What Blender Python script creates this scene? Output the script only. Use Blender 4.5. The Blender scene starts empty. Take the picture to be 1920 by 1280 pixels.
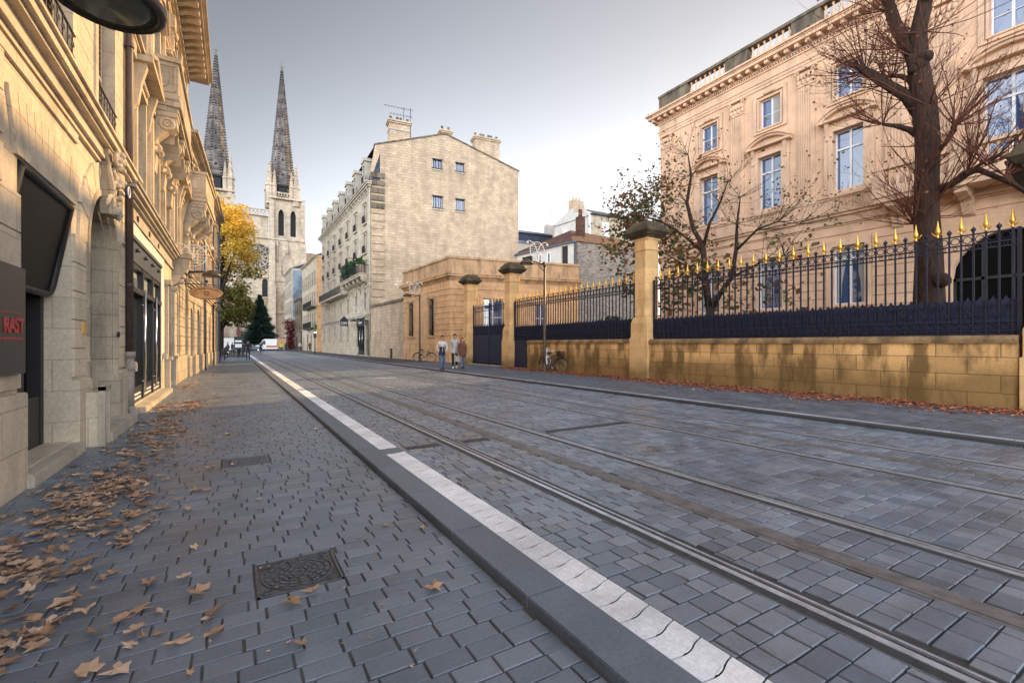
import bpy, math, random
from mathutils import Vector, Matrix, noise
R = math.radians
scene = bpy.context.scene
COL = scene.collection
rnd = random.Random(7)
pi = math.pi

# ------------------------------------------------------------------ camera maths (metres; street runs along +Y)
HEAD = R(31); S_, C_ = math.sin(HEAD), math.cos(HEAD)
FPX, EYE, VH = 870.0, 1.47, 645.0

def zat(x, y, v):
    "height of a point above plan position (x,y) seen at photo row v"
    d = x * S_ + y * C_
    return EYE + (VH - v) * d / FPX

def grd(u, v, z=0.0):
    d = FPX * (EYE - z) / (v - VH); xr = (u - 960) / FPX * d
    return (xr * C_ + d * S_, -xr * S_ + d * C_)

def xat(u, y):
    t = (u - 960) / FPX
    return y * (S_ + t * C_) / (C_ - t * S_)

def yat(u, x):
    t = (u - 960) / FPX
    return x * (C_ - t * S_) / (S_ + t * C_)

# ------------------------------------------------------------------ mesh builder
class MB:
    def __init__(s):
        s.v = []; s.f = []; s.m = []; s.s = []
    def add(s, vs, fs, mi=0, sm=False):
        b = len(s.v); s.v.extend(vs)
        for f in fs:
            s.f.append(tuple(b + i for i in f)); s.m.append(mi); s.s.append(sm)
        return s
    def quad(s, a, b, c, d, mi=0):
        return s.add([a, b, c, d], [(0, 1, 2, 3)], mi)
    def box(s, x0, x1, y0, y1, z0, z1, mi=0):
        if x0 > x1: x0, x1 = x1, x0
        if y0 > y1: y0, y1 = y1, y0
        if z0 > z1: z0, z1 = z1, z0
        return s.add([(x0,y0,z0),(x1,y0,z0),(x1,y1,z0),(x0,y1,z0),(x0,y0,z1),(x1,y0,z1),(x1,y1,z1),(x0,y1,z1)],
                     [(0,3,2,1),(4,5,6,7),(0,1,5,4),(1,2,6,5),(2,3,7,6),(3,0,4,7)], mi)
    def cbox(s, x0, x1, y0, y1, z0, z1, c=0.01, mi=0):
        "box with chamfered vertical and top front edges"
        s.prismz([(x0+c,y0),(x1-c,y0),(x1,y0+c),(x1,y1-c),(x1-c,y1),(x0+c,y1),(x0,y1-c),(x0,y0+c)], z0, z1 - c, mi)
        s.prismz([(x0+c,y0+c),(x1-c,y0+c),(x1-c,y1-c),(x0+c,y1-c)], z1 - c, z1, mi)
        return s
    def prism(s, pts, y0, y1, mi=0):
        "polygon in (x,z), counter-clockwise seen from -y, extruded y0..y1"
        n = len(pts)
        vs = [(x, y0, z) for x, z in pts] + [(x, y1, z) for x, z in pts]
        fs = [tuple(range(n)), tuple(range(2*n-1, n-1, -1))]
        fs += [(i, i + n, (i + 1) % n + n, (i + 1) % n) for i in range(n)]
        return s.add(vs, fs, mi)
    def prismx(s, pts, x0, x1, mi=0):
        "polygon in (y,z) extruded along x"
        n = len(pts)
        vs = [(x0, y, z) for y, z in pts] + [(x1, y, z) for y, z in pts]
        fs = [tuple(range(n-1, -1, -1)), tuple(range(n, 2*n))]
        fs += [(i, (i + 1) % n, (i + 1) % n + n, i + n) for i in range(n)]
        return s.add(vs, fs, mi)
    def prismz(s, pts, z0, z1, mi=0, taper=None):
        n = len(pts)
        top = taper or pts
        vs = [(x, y, z0) for x, y in pts] + [(x, y, z1) for x, y in top]
        fs = [tuple(range(n-1, -1, -1)), tuple(range(n, 2*n))]
        fs += [(i, (i + 1) % n, (i + 1) % n + n, i + n) for i in range(n)]
        return s.add(vs, fs, mi)
    def tube(s, pts, rad, n=8, mi=0, cap=True, sm=True):
        pts = [Vector(p) for p in pts]
        if not hasattr(rad, '__len__'): rad = [rad] * len(pts)
        vs = []; up = None
        for i, p in enumerate(pts):
            d = (pts[min(i+1, len(pts)-1)] - pts[max(i-1, 0)])
            if d.length < 1e-9: d = Vector((0,0,1))
            d.normalize()
            if up is None:
                up = Vector((0,0,1)) if abs(d.z) < .9 else Vector((1,0,0))
            a = d.cross(up)
            if a.length < 1e-6: a = d.orthogonal()
            a.normalize(); b = a.cross(d).normalized(); up = b
            for k in range(n):
                t = 2 * pi * k / n
                vs.append(tuple(p + (a * math.cos(t) + b * math.sin(t)) * rad[i]))
        fs = []
        for i in range(len(pts) - 1):
            for k in range(n):
                fs.append((i*n+k, i*n+(k+1) % n, (i+1)*n+(k+1) % n, (i+1)*n+k))
        s.add(vs, fs, mi, sm)
        if cap:
            b = len(s.v) - len(vs)
            s.f.append(tuple(b + k for k in range(n-1, -1, -1))); s.m.append(mi); s.s.append(False)
            e = b + (len(pts)-1)*n
            s.f.append(tuple(e + k for k in range(n))); s.m.append(mi); s.s.append(False)
        return s
    def lathe(s, prof, c=(0,0,0), n=12, mi=0, sm=True, rot=0.0, sx=1.0, sy=1.0):
        vs = []; m = len(prof)
        for r, z in prof:
            for k in range(n):
                t = 2 * pi * (k + rot) / n
                vs.append((c[0] + sx * r * math.cos(t), c[1] + sy * r * math.sin(t), c[2] + z))
        fs = []
        for i in range(m - 1):
            for k in range(n):
                fs.append((i*n+k, i*n+(k+1) % n, (i+1)*n+(k+1) % n, (i+1)*n+k))
        if prof[0][0] > 1e-4: fs.append(tuple(range(n-1, -1, -1)))
        if prof[-1][0] > 1e-4: fs.append(tuple((m-1)*n + k for k in range(n)))
        return s.add(vs, fs, mi, sm)
    def ball(s, c, r, n=8, m=5, mi=0, jit=0.0, sm=True):
        if not hasattr(r, '__len__'): r = (r, r, r)
        vs = [(c[0], c[1], c[2] - r[2])]
        for i in range(1, m):
            a = -pi/2 + pi * i / m
            for k in range(n):
                t = 2*pi*k/n; j = 1 + jit * (rnd.random() - .5)
                vs.append((c[0]+r[0]*j*math.cos(a)*math.cos(t), c[1]+r[1]*j*math.cos(a)*math.sin(t), c[2]+r[2]*math.sin(a)))
        vs.append((c[0], c[1], c[2] + r[2]))
        fs = [(0, 1+(k+1) % n, 1+k) for k in range(n)]
        for i in range(m-2):
            for k in range(n):
                fs.append((1+i*n+k, 1+i*n+(k+1) % n, 1+(i+1)*n+(k+1) % n, 1+(i+1)*n+k))
        e = len(vs) - 1; b = 1 + (m-2)*n
        fs += [(b+k, b+(k+1) % n, e) for k in range(n)]
        return s.add(vs, fs, mi, sm)
    def ring(s, c, r, rt, axis='y', n=20, k=6, mi=0, a0=0.0, a1=2*pi):
        pts = []
        full = abs(a1 - a0 - 2*pi) < 1e-6
        for i in range(n + 1):
            t = a0 + (a1 - a0) * i / n
            q = (r * math.cos(t), r * math.sin(t))
            pts.append({'y': (c[0]+q[0], c[1], c[2]+q[1]), 'x': (c[0], c[1]+q[0], c[2]+q[1]), 'z': (c[0]+q[0], c[1]+q[1], c[2])}[axis])
        return s.tube(pts, rt, k, mi, cap=not full)
    def mesh(s, name, mats):
        me = bpy.data.meshes.new(name)
        me.from_pydata(s.v, [], s.f)
        if not isinstance(mats, (list, tuple)): mats = [mats]
        for m in mats: me.materials.append(m)
        me.polygons.foreach_set('material_index', s.m)
        me.polygons.foreach_set('use_smooth', s.s)
        me.update()
        return me

def link(name, data, parent=None, loc=(0,0,0), rot=0.0):
    o = bpy.data.objects.new(name, data); COL.objects.link(o)
    o.location = loc; o.rotation_euler = (0, 0, rot)
    if parent: o.parent = parent
    return o

def part(name, mb, mats, parent, loc=(0,0,0), label=None):
    o = link(name, mb.mesh(name, mats), parent, loc)
    if label: o['label'] = label
    return o

def tag(o, label, cat, group=None, kind=None):
    o['label'] = label
    if cat: o['category'] = cat
    if group: o['group'] = group
    if kind: o['kind'] = kind
    return o

def thing(name, label, cat, loc=(0,0,0), rot=0.0, group=None):
    return tag(link(name, None, None, loc, rot), label, cat, group)

def single(name, mb, mats, label, cat, loc=(0,0,0), rot=0.0, group=None):
    return tag(link(name, mb.mesh(name, mats), None, loc, rot), label, cat, group)

def struct(name, mb, mats, kind='structure'):
    o = link(name, mb.mesh(name, mats)); o['kind'] = kind
    return o

def dup(o, loc=None, rot=None, parent=None, label=None):
    c = o.copy(); COL.objects.link(c)
    if parent is not None: c.parent = parent
    if loc is not None: c.location = loc
    if rot is not None: c.rotation_euler = (0, 0, rot)
    if label: c['label'] = label
    for ch in o.children: dup(ch, parent=c)
    return c

# ------------------------------------------------------------------ materials
def newmat(name):
    m = bpy.data.materials.new(name); m.use_nodes = True
    nt = m.node_tree; b = nt.nodes['Principled BSDF']
    return m, nt, b

def N(nt, t, **kw):
    n = nt.nodes.new(t)
    for k, v in kw.items():
        if k.startswith('i_'):
            n.inputs[k[2:].replace('_', ' ')].default_value = v
        else: setattr(n, k, v)
    return n

def plain(name, col, rough=.6, metal=0.0, spec=.5, var=.0, vs=8.0, bump=0.0, emis=None, alpha=None, island=0.0):
    m, nt, b = newmat(name)
    b.inputs['Base Color'].default_value = (*col, 1)
    b.inputs['Roughness'].default_value = rough
    b.inputs['Metallic'].default_value = metal
    b.inputs['Specular IOR Level'].default_value = spec
    L = nt.links.new
    if var or bump:
        tc = N(nt, 'ShaderNodeTexCoord'); nz = N(nt, 'ShaderNodeTexNoise')
        nz.inputs['Scale'].default_value = vs; nz.inputs['Detail'].default_value = 6; nz.inputs['Roughness'].default_value = .6
        L(tc.outputs['Object'], nz.inputs['Vector'])
        if var:
            mx = N(nt, 'ShaderNodeMix', data_type='RGBA')
            mx.inputs[6].default_value = (*[c * (1 - var) for c in col], 1)
            mx.inputs[7].default_value = (*[min(1, c * (1 + var)) for c in col], 1)
            mr = N(nt, 'ShaderNodeMapRange'); mr.inputs[1].default_value = .35; mr.inputs[2].default_value = .65
            L(nz.outputs['Fac'], mr.inputs[0]); L(mr.outputs[0], mx.inputs[0]); L(mx.outputs[2], b.inputs['Base Color'])
        if bump:
            bp = N(nt, 'ShaderNodeBump'); bp.inputs['Strength'].default_value = bump; bp.inputs['Distance'].default_value = .02
            L(nz.outputs['Fac'], bp.inputs['Height']); L(bp.outputs[0], b.inputs['Normal'])
    if emis:
        b.inputs['Emission Color'].default_value = (*emis[:3], 1); b.inputs['Emission Strength'].default_value = emis[3]
    return m

def leafmat(name, cols, rough=.6, trans=.25):
    "leaf colour picked per leaf"
    m, nt, b = newmat(name); L = nt.links.new
    g = N(nt, 'ShaderNodeNewGeometry'); cr = N(nt, 'ShaderNodeValToRGB')
    e = cr.color_ramp.elements
    while len(e) < len(cols): e.new(.5)
    for i, c in enumerate(cols):
        e[i].position = i / max(1, len(cols) - 1); e[i].color = (*c, 1)
    L(g.outputs['Random Per Island'], cr.inputs[0]); L(cr.outputs[0], b.inputs['Base Color'])
    b.inputs['Roughness'].default_value = rough
    b.inputs['Specular IOR Level'].default_value = .3
    if trans:
        t = N(nt, 'ShaderNodeBsdfTranslucent'); mx = N(nt, 'ShaderNodeMixShader'); mx.inputs[0].default_value = trans
        out = nt.nodes['Material Output']
        L(cr.outputs[0], t.inputs[0]); L(b.outputs[0], mx.inputs[1]); L(t.outputs[0], mx.inputs[2]); L(mx.outputs[0], out.inputs[0])
    return m

def stone(name, col, bw=.9, bh=.4, mortar=.75, var=.10, stain=.35, stcol=(.10,.085,.06), bump=.35, msz=.012, rough=.88, streak=2.2, low=None, lowh=1.0, thr=.52, fine=1.0, band=.22):
    """ashlar: blocks laid in (x+y, z) of the building's own frame, with weather stains"""
    m, nt, b = newmat(name); L = nt.links.new
    tc = N(nt, 'ShaderNodeTexCoord'); sp = N(nt, 'ShaderNodeSeparateXYZ'); L(tc.outputs['Object'], sp.inputs[0])
    ad = N(nt, 'ShaderNodeMath', operation='ADD'); L(sp.outputs[0], ad.inputs[0]); L(sp.outputs[1], ad.inputs[1])
    cb = N(nt, 'ShaderNodeCombineXYZ'); L(ad.outputs[0], cb.inputs[0]); L(sp.outputs[2], cb.inputs[1])
    br = N(nt, 'ShaderNodeTexBrick'); L(cb.outputs[0], br.inputs['Vector'])
    br.inputs['Scale'].default_value = 1; br.inputs['Brick Width'].default_value = bw; br.inputs['Row Height'].default_value = bh
    br.inputs['Mortar Size'].default_value = msz; br.inputs['Mortar Smooth'].default_value = .3
    br.inputs['Color1'].default_value = (*[c * (1 - var) for c in col], 1)
    br.inputs['Color2'].default_value = (*[min(1, c * (1 + var)) for c in col], 1)
    br.inputs['Mortar'].default_value = (*[c * mortar for c in col], 1)
    # large tone drift
    n1 = N(nt, 'ShaderNodeTexNoise'); n1.inputs['Scale'].default_value = .9; n1.inputs['Detail'].default_value = 7; n1.inputs['Roughness'].default_value = .65
    L(tc.outputs['Object'], n1.inputs['Vector'])
    m1 = N(nt, 'ShaderNodeMix', data_type='RGBA', blend_type='MULTIPLY'); m1.inputs[0].default_value = 1
    r1 = N(nt, 'ShaderNodeMapRange'); r1.inputs[1].default_value = .3; r1.inputs[2].default_value = .7; r1.inputs[3].default_value = .80; r1.inputs[4].default_value = 1.16
    L(n1.outputs['Fac'], r1.inputs[0]); L(br.outputs['Color'], m1.inputs[6]); L(r1.outputs[0], m1.inputs[7])
    # fine pitting
    n2 = N(nt, 'ShaderNodeTexNoise'); n2.inputs['Scale'].default_value = 22; n2.inputs['Detail'].default_value = 6; n2.inputs['Roughness'].default_value = .7
    L(tc.outputs['Object'], n2.inputs['Vector'])
    m2 = N(nt, 'ShaderNodeMix', data_type='RGBA', blend_type='MULTIPLY'); m2.inputs[0].default_value = 1
    r2 = N(nt, 'ShaderNodeMapRange'); r2.inputs[1].default_value = .3; r2.inputs[2].default_value = .7; r2.inputs[3].default_value = 1 - .2 * fine; r2.inputs[4].default_value = 1 + .12 * fine
    L(n2.outputs['Fac'], r2.inputs[0]); L(m1.outputs[2], m2.inputs[6]); L(r2.outputs[0], m2.inputs[7])
    # rain streaks and soot: noise squeezed along z
    mp = N(nt, 'ShaderNodeMapping'); mp.inputs['Scale'].default_value = (streak, streak, streak * .28); L(tc.outputs['Object'], mp.inputs[0])
    n3 = N(nt, 'ShaderNodeTexNoise'); n3.inputs['Scale'].default_value = 1; n3.inputs['Detail'].default_value = 8; n3.inputs['Roughness'].default_value = .6
    L(mp.outputs[0], n3.inputs['Vector'])
    r3 = N(nt, 'ShaderNodeMapRange'); r3.inputs[1].default_value = thr; r3.inputs[2].default_value = thr + band; r3.inputs[4].default_value = stain
    L(n3.outputs['Fac'], r3.inputs[0])
    m3 = N(nt, 'ShaderNodeMix', data_type='RGBA'); L(r3.outputs[0], m3.inputs[0]); L(m2.outputs[2], m3.inputs[6]); m3.inputs[7].default_value = (*stcol, 1)
    last = m3
    if low:      # damp moss band along the foot of the wall, ragged
        ma = N(nt, 'ShaderNodeMath', operation='MULTIPLY_ADD'); ma.inputs[1].default_value = -1.6; L(n1.outputs['Fac'], ma.inputs[0]); L(sp.outputs[2], ma.inputs[2])
        rl = N(nt, 'ShaderNodeMapRange'); rl.inputs[1].default_value = lowh - .8; rl.inputs[2].default_value = lowh - 1.35; rl.inputs[3].default_value = 0; rl.inputs[4].default_value = .75
        L(ma.outputs[0], rl.inputs[0])
        m4 = N(nt, 'ShaderNodeMix', data_type='RGBA'); L(rl.outputs[0], m4.inputs[0]); L(m3.outputs[2], m4.inputs[6]); m4.inputs[7].default_value = (*low, 1)
        last = m4
    L(last.outputs[2], b.inputs['Base Color'])
    b.inputs['Roughness'].default_value = rough; b.inputs['Specular IOR Level'].default_value = .25
    inv = N(nt, 'ShaderNodeMath', operation='MULTIPLY_ADD'); inv.inputs[1].default_value = -1.0; L(br.outputs['Fac'], inv.inputs[0])
    sc = N(nt, 'ShaderNodeMath', operation='MULTIPLY'); sc.inputs[1].default_value = .45; L(n2.outputs['Fac'], sc.inputs[0]); L(sc.outputs[0], inv.inputs[2])
    bp = N(nt, 'ShaderNodeBump'); bp.inputs['Strength'].default_value = bump; bp.inputs['Distance'].default_value = .02
    L(inv.outputs[0], bp.inputs['Height']); L(bp.outputs[0], b.inputs['Normal'])
    return m

def paver(name, cols, rough=.55, spec=.4, wet=.2):
    m, nt, b = newmat(name); L = nt.links.new
    g = N(nt, 'ShaderNodeNewGeometry'); tc = N(nt, 'ShaderNodeTexCoord')
    cr = N(nt, 'ShaderNodeValToRGB'); e = cr.color_ramp.elements
    while len(e) < len(cols): e.new(.5)
    for i, c in enumerate(cols): e[i].position = i / (len(cols) - 1); e[i].color = (*c, 1)
    L(g.outputs['Random Per Island'], cr.inputs[0])
    n1 = N(nt, 'ShaderNodeTexNoise'); n1.inputs['Scale'].default_value = 55; n1.inputs['Detail'].default_value = 5; n1.inputs['Roughness'].default_value = .7
    n2 = N(nt, 'ShaderNodeTexNoise'); n2.inputs['Scale'].default_value = 1.3; n2.inputs['Detail'].default_value = 6; n2.inputs['Roughness'].default_value = .65
    L(tc.outputs['Object'], n1.inputs['Vector']); L(tc.outputs['Object'], n2.inputs['Vector'])
    ra = N(nt, 'ShaderNodeMapRange'); ra.inputs[1].default_value = .3; ra.inputs[2].default_value = .7; ra.inputs[3].default_value = .82; ra.inputs[4].default_value = 1.18
    rb = N(nt, 'ShaderNodeMapRange'); rb.inputs[1].default_value = .3; rb.inputs[2].default_value = .7; rb.inputs[3].default_value = .66; rb.inputs[4].default_value = 1.26
    L(n1.outputs['Fac'], ra.inputs[0]); L(n2.outputs['Fac'], rb.inputs[0])
    mu = N(nt, 'ShaderNodeMath', operation='MULTIPLY'); L(ra.outputs[0], mu.inputs[0]); L(rb.outputs[0], mu.inputs[1])
    mx = N(nt, 'ShaderNodeMix', data_type='RGBA', blend_type='MULTIPLY'); mx.inputs[0].default_value = 1
    L(cr.outputs[0], mx.inputs[6]); L(mu.outputs[0], mx.inputs[7]); L(mx.outputs[2], b.inputs['Base Color'])
    rr = N(nt, 'ShaderNodeMapRange'); rr.inputs[1].default_value = .35; rr.inputs[2].default_value = .65; rr.inputs[3].default_value = rough - wet; rr.inputs[4].default_value = rough + .12
    L(n2.outputs['Fac'], rr.inputs[0]); L(rr.outputs[0], b.inputs['Roughness'])
    b.inputs['Specular IOR Level'].default_value = spec
    bp = N(nt, 'ShaderNodeBump'); bp.inputs['Strength'].default_value = .25; bp.inputs['Distance'].default_value = .004
    L(n1.outputs['Fac'], bp.inputs['Height']); L(bp.outputs[0], b.inputs['Normal'])
    return m

def glass(name, col=(.02,.03,.04), rough=.04, spec=1.0, ior=1.9):
    m, nt, b = newmat(name); L = nt.links.new
    b.inputs['Base Color'].default_value = (*col, 1); b.inputs['Roughness'].default_value = rough
    b.inputs['Specular IOR Level'].default_value = spec; b.inputs['IOR'].default_value = ior
    tc = N(nt, 'ShaderNodeTexCoord'); nz = N(nt, 'ShaderNodeTexNoise'); nz.inputs['Scale'].default_value = 1.2
    L(tc.outputs['Object'], nz.inputs['Vector'])
    bp = N(nt, 'ShaderNodeBump'); bp.inputs['Strength'].default_value = .06; bp.inputs['Distance'].default_value = .05
    L(nz.outputs['Fac'], bp.inputs['Height']); L(bp.outputs[0], b.inputs['Normal'])
    return m

M = {}
M['stoneA'] = stone('ashlar pale', (.62,.535,.41), 1.1, .42, .7, .07, .45, (.16,.13,.095), .3, .008)
M['stoneB'] = stone('ashlar ornate', (.60,.49,.345), .9, .36, .8, .07, .55, (.12,.095,.065), .3, .006)
M['stoneC'] = stone('ashlar grey', (.48,.41,.31), .9, .40, .7, .12, .6, (.11,.095,.075), .4, .012)
M['soot'] = stone('sooty stone', (.20,.165,.12), .9, .4, .8, .1, .75, (.04,.035,.028), .3, .006, thr=.42)
M['lime'] = stone('grey limestone trim', (.48,.43,.35), 1.3, .6, .8, .05, .5, (.14,.12,.10), .25, .005)
M['mansion'] = stone('rose ashlar', (.71,.475,.315), 1.0, .38, .82, .035, .22, (.26,.19,.135), .2, .005, fine=.5)
M['mansion_t'] = stone('rose trim', (.70,.485,.33), 1.6, .9, .9, .03, .35, (.22,.17,.12), .2, .004, fine=.5)
M['gable'] = stone('party wall stone', (.57,.44,.305), .62, .30, .62, .12, .5, (.27,.20,.14), .8, .011, streak=.9, thr=.44)
M['lodge'] = stone('honey ashlar', (.72,.46,.25), 1.1, .45, .60, .07, .6, (.25,.15,.085), .3, .008, streak=2.0)
M['lodge_t'] = stone('honey trim', (.60,.40,.23), 1.6, .9, .85, .04, .65, (.10,.075,.05), .3, .006, streak=2.5, thr=.48)
M['fwall'] = stone('ochre wall', (.69,.42,.175), 1.05, .38, .36, .16, .88, (.145,.088,.034), 1.0, .008, low=(.13,.085,.03), lowh=1.1, streak=2.3, thr=.455, band=.13)
M['pillar'] = stone('ochre pillar', (.74,.48,.225), 2.2, .62, .66, .07, .6, (.26,.15,.06), .35, .007, low=(.13,.10,.04), lowh=.85, thr=.5)
M['coping'] = stone('weathered coping', (.33,.215,.105), 1.6, .9, .6, .1, .8, (.07,.05,.028), .6, .006, thr=.42)
M['cap'] = stone('weathered cap', (.12,.095,.058), 2.5, .6, .8, .1, .8, (.03,.028,.02), .8, .005, thr=.4)
M['church'] = stone('cathedral stone', (.56,.46,.35), 1.2, .5, .8, .14, .55, (.19,.165,.13), .5, .02, streak=.35, thr=.46)
M['spire'] = stone('spire stone', (.19,.165,.15), 1.3, .75, .7, .42, .7, (.07,.068,.07), .6, .03, streak=.4, thr=.45)
M['rubble'] = stone('rubble wall', (.34,.30,.25), .34, .16, .55, .30, .4, (.14,.12,.10), .9, .02)
M['render'] = plain('pale render', (.52,.50,.46), .9, var=.12, vs=1.5, bump=.1)
M['white_paint'] = plain('white painted stone', (.62,.61,.57), .7, var=.06, vs=2.0, bump=.1)
M['slate'] = stone('slate roof', (.045,.055,.085), .3, .2, .5, .3, .2, (.10,.10,.10), .5, .01, rough=.45)
M['tile'] = stone('clay tile roof', (.13,.065,.048), .22, .3, .5, .35, .5, (.06,.05,.045), .9, .03)
M['zinc'] = plain('zinc', (.16,.20,.26), .4, .7, var=.15)
M['dark'] = plain('dark recess', (.012,.012,.014), .7)
M['black'] = plain('black lacquer', (.014,.015,.019), .32, var=.2)
M['blackmatt'] = plain('black paint', (.018,.018,.02), .55, var=.2)
M['shopgrey'] = plain('slate grey paint', (.055,.063,.078), .45, var=.1)
M['blue'] = plain('navy ironwork', (.006,.011,.030), .5, var=.3, vs=5, bump=.05)
M['bluepan'] = plain('navy sheet iron', (.007,.014,.045), .55, var=.35, vs=3, bump=.05)
M['gold'] = plain('gilding', (.85,.50,.10), .32, .75, var=.1)
M['whitep'] = plain('white joinery', (.72,.72,.74), .45)
M['beigep'] = plain('beige shutter', (.34,.28,.22), .6, var=.08)
M['glassm'] = glass('window glass', (.020,.075,.19), .03, 1.0, 1.9)  # base blue stands in for the reflected blue sky
M['glassd'] = glass('dark glass', (.012,.014,.016), .08, .6, 1.5)
M['glassg'] = glass('frosted glass', (.30,.34,.34), .35, .5, 1.5)
M['curtain'] = plain('curtain', (.35,.35,.34), .9)
M['rail'] = plain('worn steel', (.50,.57,.68), .32, .6, var=.2, vs=12)
M['raildark'] = plain('rubber rail jacket', (.035,.037,.042), .6, var=.3, vs=20, bump=.2)
M['groove'] = plain('groove grime', (.008,.007,.006), .9)
M['rust'] = plain('rusty strip', (.155,.15,.155), .5, .1, var=.3, vs=9, bump=.2)
M['iron'] = plain('cast iron', (.095,.105,.125), .45, .3, var=.3, vs=20, bump=.3)
M['post'] = plain('bronze painted post', (.07,.052,.038), .45, .2, var=.2)
M['pipe'] = plain('brown downpipe', (.075,.05,.045), .5, .1, var=.2)
M['pipel'] = plain('grey cast pipe', (.30,.26,.22), .7, var=.15)
M['pane_dark'] = plain('tinted pane', (.004,.005,.006), .35, spec=.06)
M['lampglass'] = plain('lamp lens', (.14,.15,.10), .12, var=.1)
M['deco'] = plain('white wire decoration', (.75,.72,.66), .5)
M['red'] = plain('red lettering', (.45,.05,.05), .5)
M['whitet'] = plain('white lettering', (.7,.7,.68), .5)
M['white'] = plain('white vehicle paint', (.75,.76,.78), .3)
M['tyre'] = plain('tyre', (.015,.015,.015), .8)
M['chrome'] = plain('chrome', (.6,.6,.62), .2, 1.0)
M['bark'] = plain('bark', (.040,.019,.011), .9, var=.45, vs=6, bump=.9)
M['twig'] = plain('reddish twigs', (.115,.036,.02), .8, var=.3)
M['twigd'] = plain('dark twigs', (.055,.035,.024), .85, var=.3)
M['mortar'] = plain('sandy joint', (.20,.18,.155), .95, var=.4, vs=3, bump=.3)
M['mortard'] = plain('dark joint', (.055,.052,.052), .95, var=.5, vs=3, bump=.3)
M['mortarp'] = plain('pavement joint', (.10,.095,.09), .95, var=.35, vs=2.5, bump=.3)
M['pav'] = paver('pavement paver', [(.112,.142,.188),(.138,.170,.220),(.166,.200,.252)], .38, .65, .10)
M['setts'] = paver('road sett', [(.115,.148,.200),(.155,.194,.252),(.215,.252,.310)], .36, .6, .10)
M['pavr'] = paver('far pavement paver', [(.085,.10,.125),(.11,.125,.15),(.13,.148,.175)], .6, .4, .1)
M['kerb'] = paver('kerb granite', [(.125,.155,.200),(.145,.175,.222)], .5, .42, .1)
M['kerbr'] = paver('far kerb granite', [(.34,.37,.42),(.42,.45,.50)], .6, .3, .1)
M['tact'] = paver('white tactile slab', [(.74,.78,.84),(.85,.87,.90)], .5, .4, .1)
M['asph'] = plain('asphalt', (.05,.05,.053), .85, var=.2, vs=3, bump=.2)
M['soil'] = plain('gravel garden', (.16,.13,.09), .95, var=.3, vs=2, bump=.4)

for n_ in M['bark'].node_tree.nodes:
    if n_.type == 'BUMP': n_.inputs['Distance'].default_value = .09
    if n_.type == 'TEX_NOISE': n_.inputs['Scale'].default_value = 1.0
_bt = M['bark'].node_tree; _mp = N(_bt, 'ShaderNodeMapping'); _mp.inputs['Scale'].default_value = (14, 14, 3.2)
_tc = [n_ for n_ in _bt.nodes if n_.type == 'TEX_COORD'][0]; _nz = [n_ for n_ in _bt.nodes if n_.type == 'TEX_NOISE'][0]
_bt.links.new(_tc.outputs['Object'], _mp.inputs[0]); _bt.links.new(_mp.outputs[0], _nz.inputs['Vector'])
# ================================================================== GROUND
g = MB(); g.quad((-900,-400,-.12),(900,-400,-.12),(900,1600,-.12),(-900,1600,-.12)); struct('ground', g, M['asph'])
YE = 46.0
RZ = .04     # road level; the left pavement lies at 0
def tiles(mb, X0, X1, Y0, Y1, z, lens, row, gap, holes=(), jz=.0015, stack=False, seed=1):
    r = random.Random(seed); y = Y0; k = 0
    while y < Y1:
        h = row * r.uniform(.96, 1.04); x = X0 - (r.random() * lens[0] if not stack else 0)
        if stack and k % 2: x -= lens[0] / 2
        while x < X1:
            w = r.choice(lens) * r.uniform(.95, 1.05)
            a, b = max(x, X0), min(x + w, X1)
            rects = [(a, b, y, y+h)] if b - a > .035 else []
            for H in holes:
                nr = []
                for (p, q, s, t_) in rects:
                    if p >= H[1] or q <= H[0] or s >= H[3] or t_ <= H[2]: nr.append((p,q,s,t_)); continue
                    if H[0]-p > .025: nr.append((p, H[0], s, t_))
                    if q-H[1] > .025: nr.append((H[1], q, s, t_))
                    lo, hi_ = max(p, H[0]), min(q, H[1])
                    if hi_-lo > .025:
                        if H[2]-s > .025: nr.append((lo, hi_, s, H[2]))
                        if t_-H[3] > .025: nr.append((lo, hi_, H[3], t_))
                rects = nr
            for (a, b, ya, yb) in rects:
                zz = z + r.uniform(-jz, jz); e = .004; q = gap / 2
                j = [r.uniform(-.0025, .0025) for _ in range(8)]
                qy = q*.72; o = [(a+q+j[0], ya+qy+j[1]), (b-q+j[2], ya+qy+j[3]), (b-q+j[4], yb-qy+j[5]), (a+q+j[6], yb-qy+j[7])]
                cx = (a+b)/2; cy = (ya+yb)/2
                i_ = [(p[0] + (e if p[0] < cx else -e), p[1] + (e if p[1] < cy else -e)) for p in o]
                t = [r.uniform(-jz, jz) for _ in range(4)]
                vs = [(p[0], p[1], z - .012) for p in o] + [(p[0], p[1], zz - .004 + t[i]) for i, p in enumerate(o)] + [(p[0], p[1], zz + t[i]) for i, p in enumerate(i_)]
                fs = [(8,9,10,11)]
                for i in range(4):
                    n_ = (i+1) % 4
                    fs += [(4+i, 4+n_, 8+n_, 8+i), (i, n_, 4+n_, 4+i)]
                mb.add(vs, fs, 0)
            x += w
        y += h; k += 1

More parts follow.
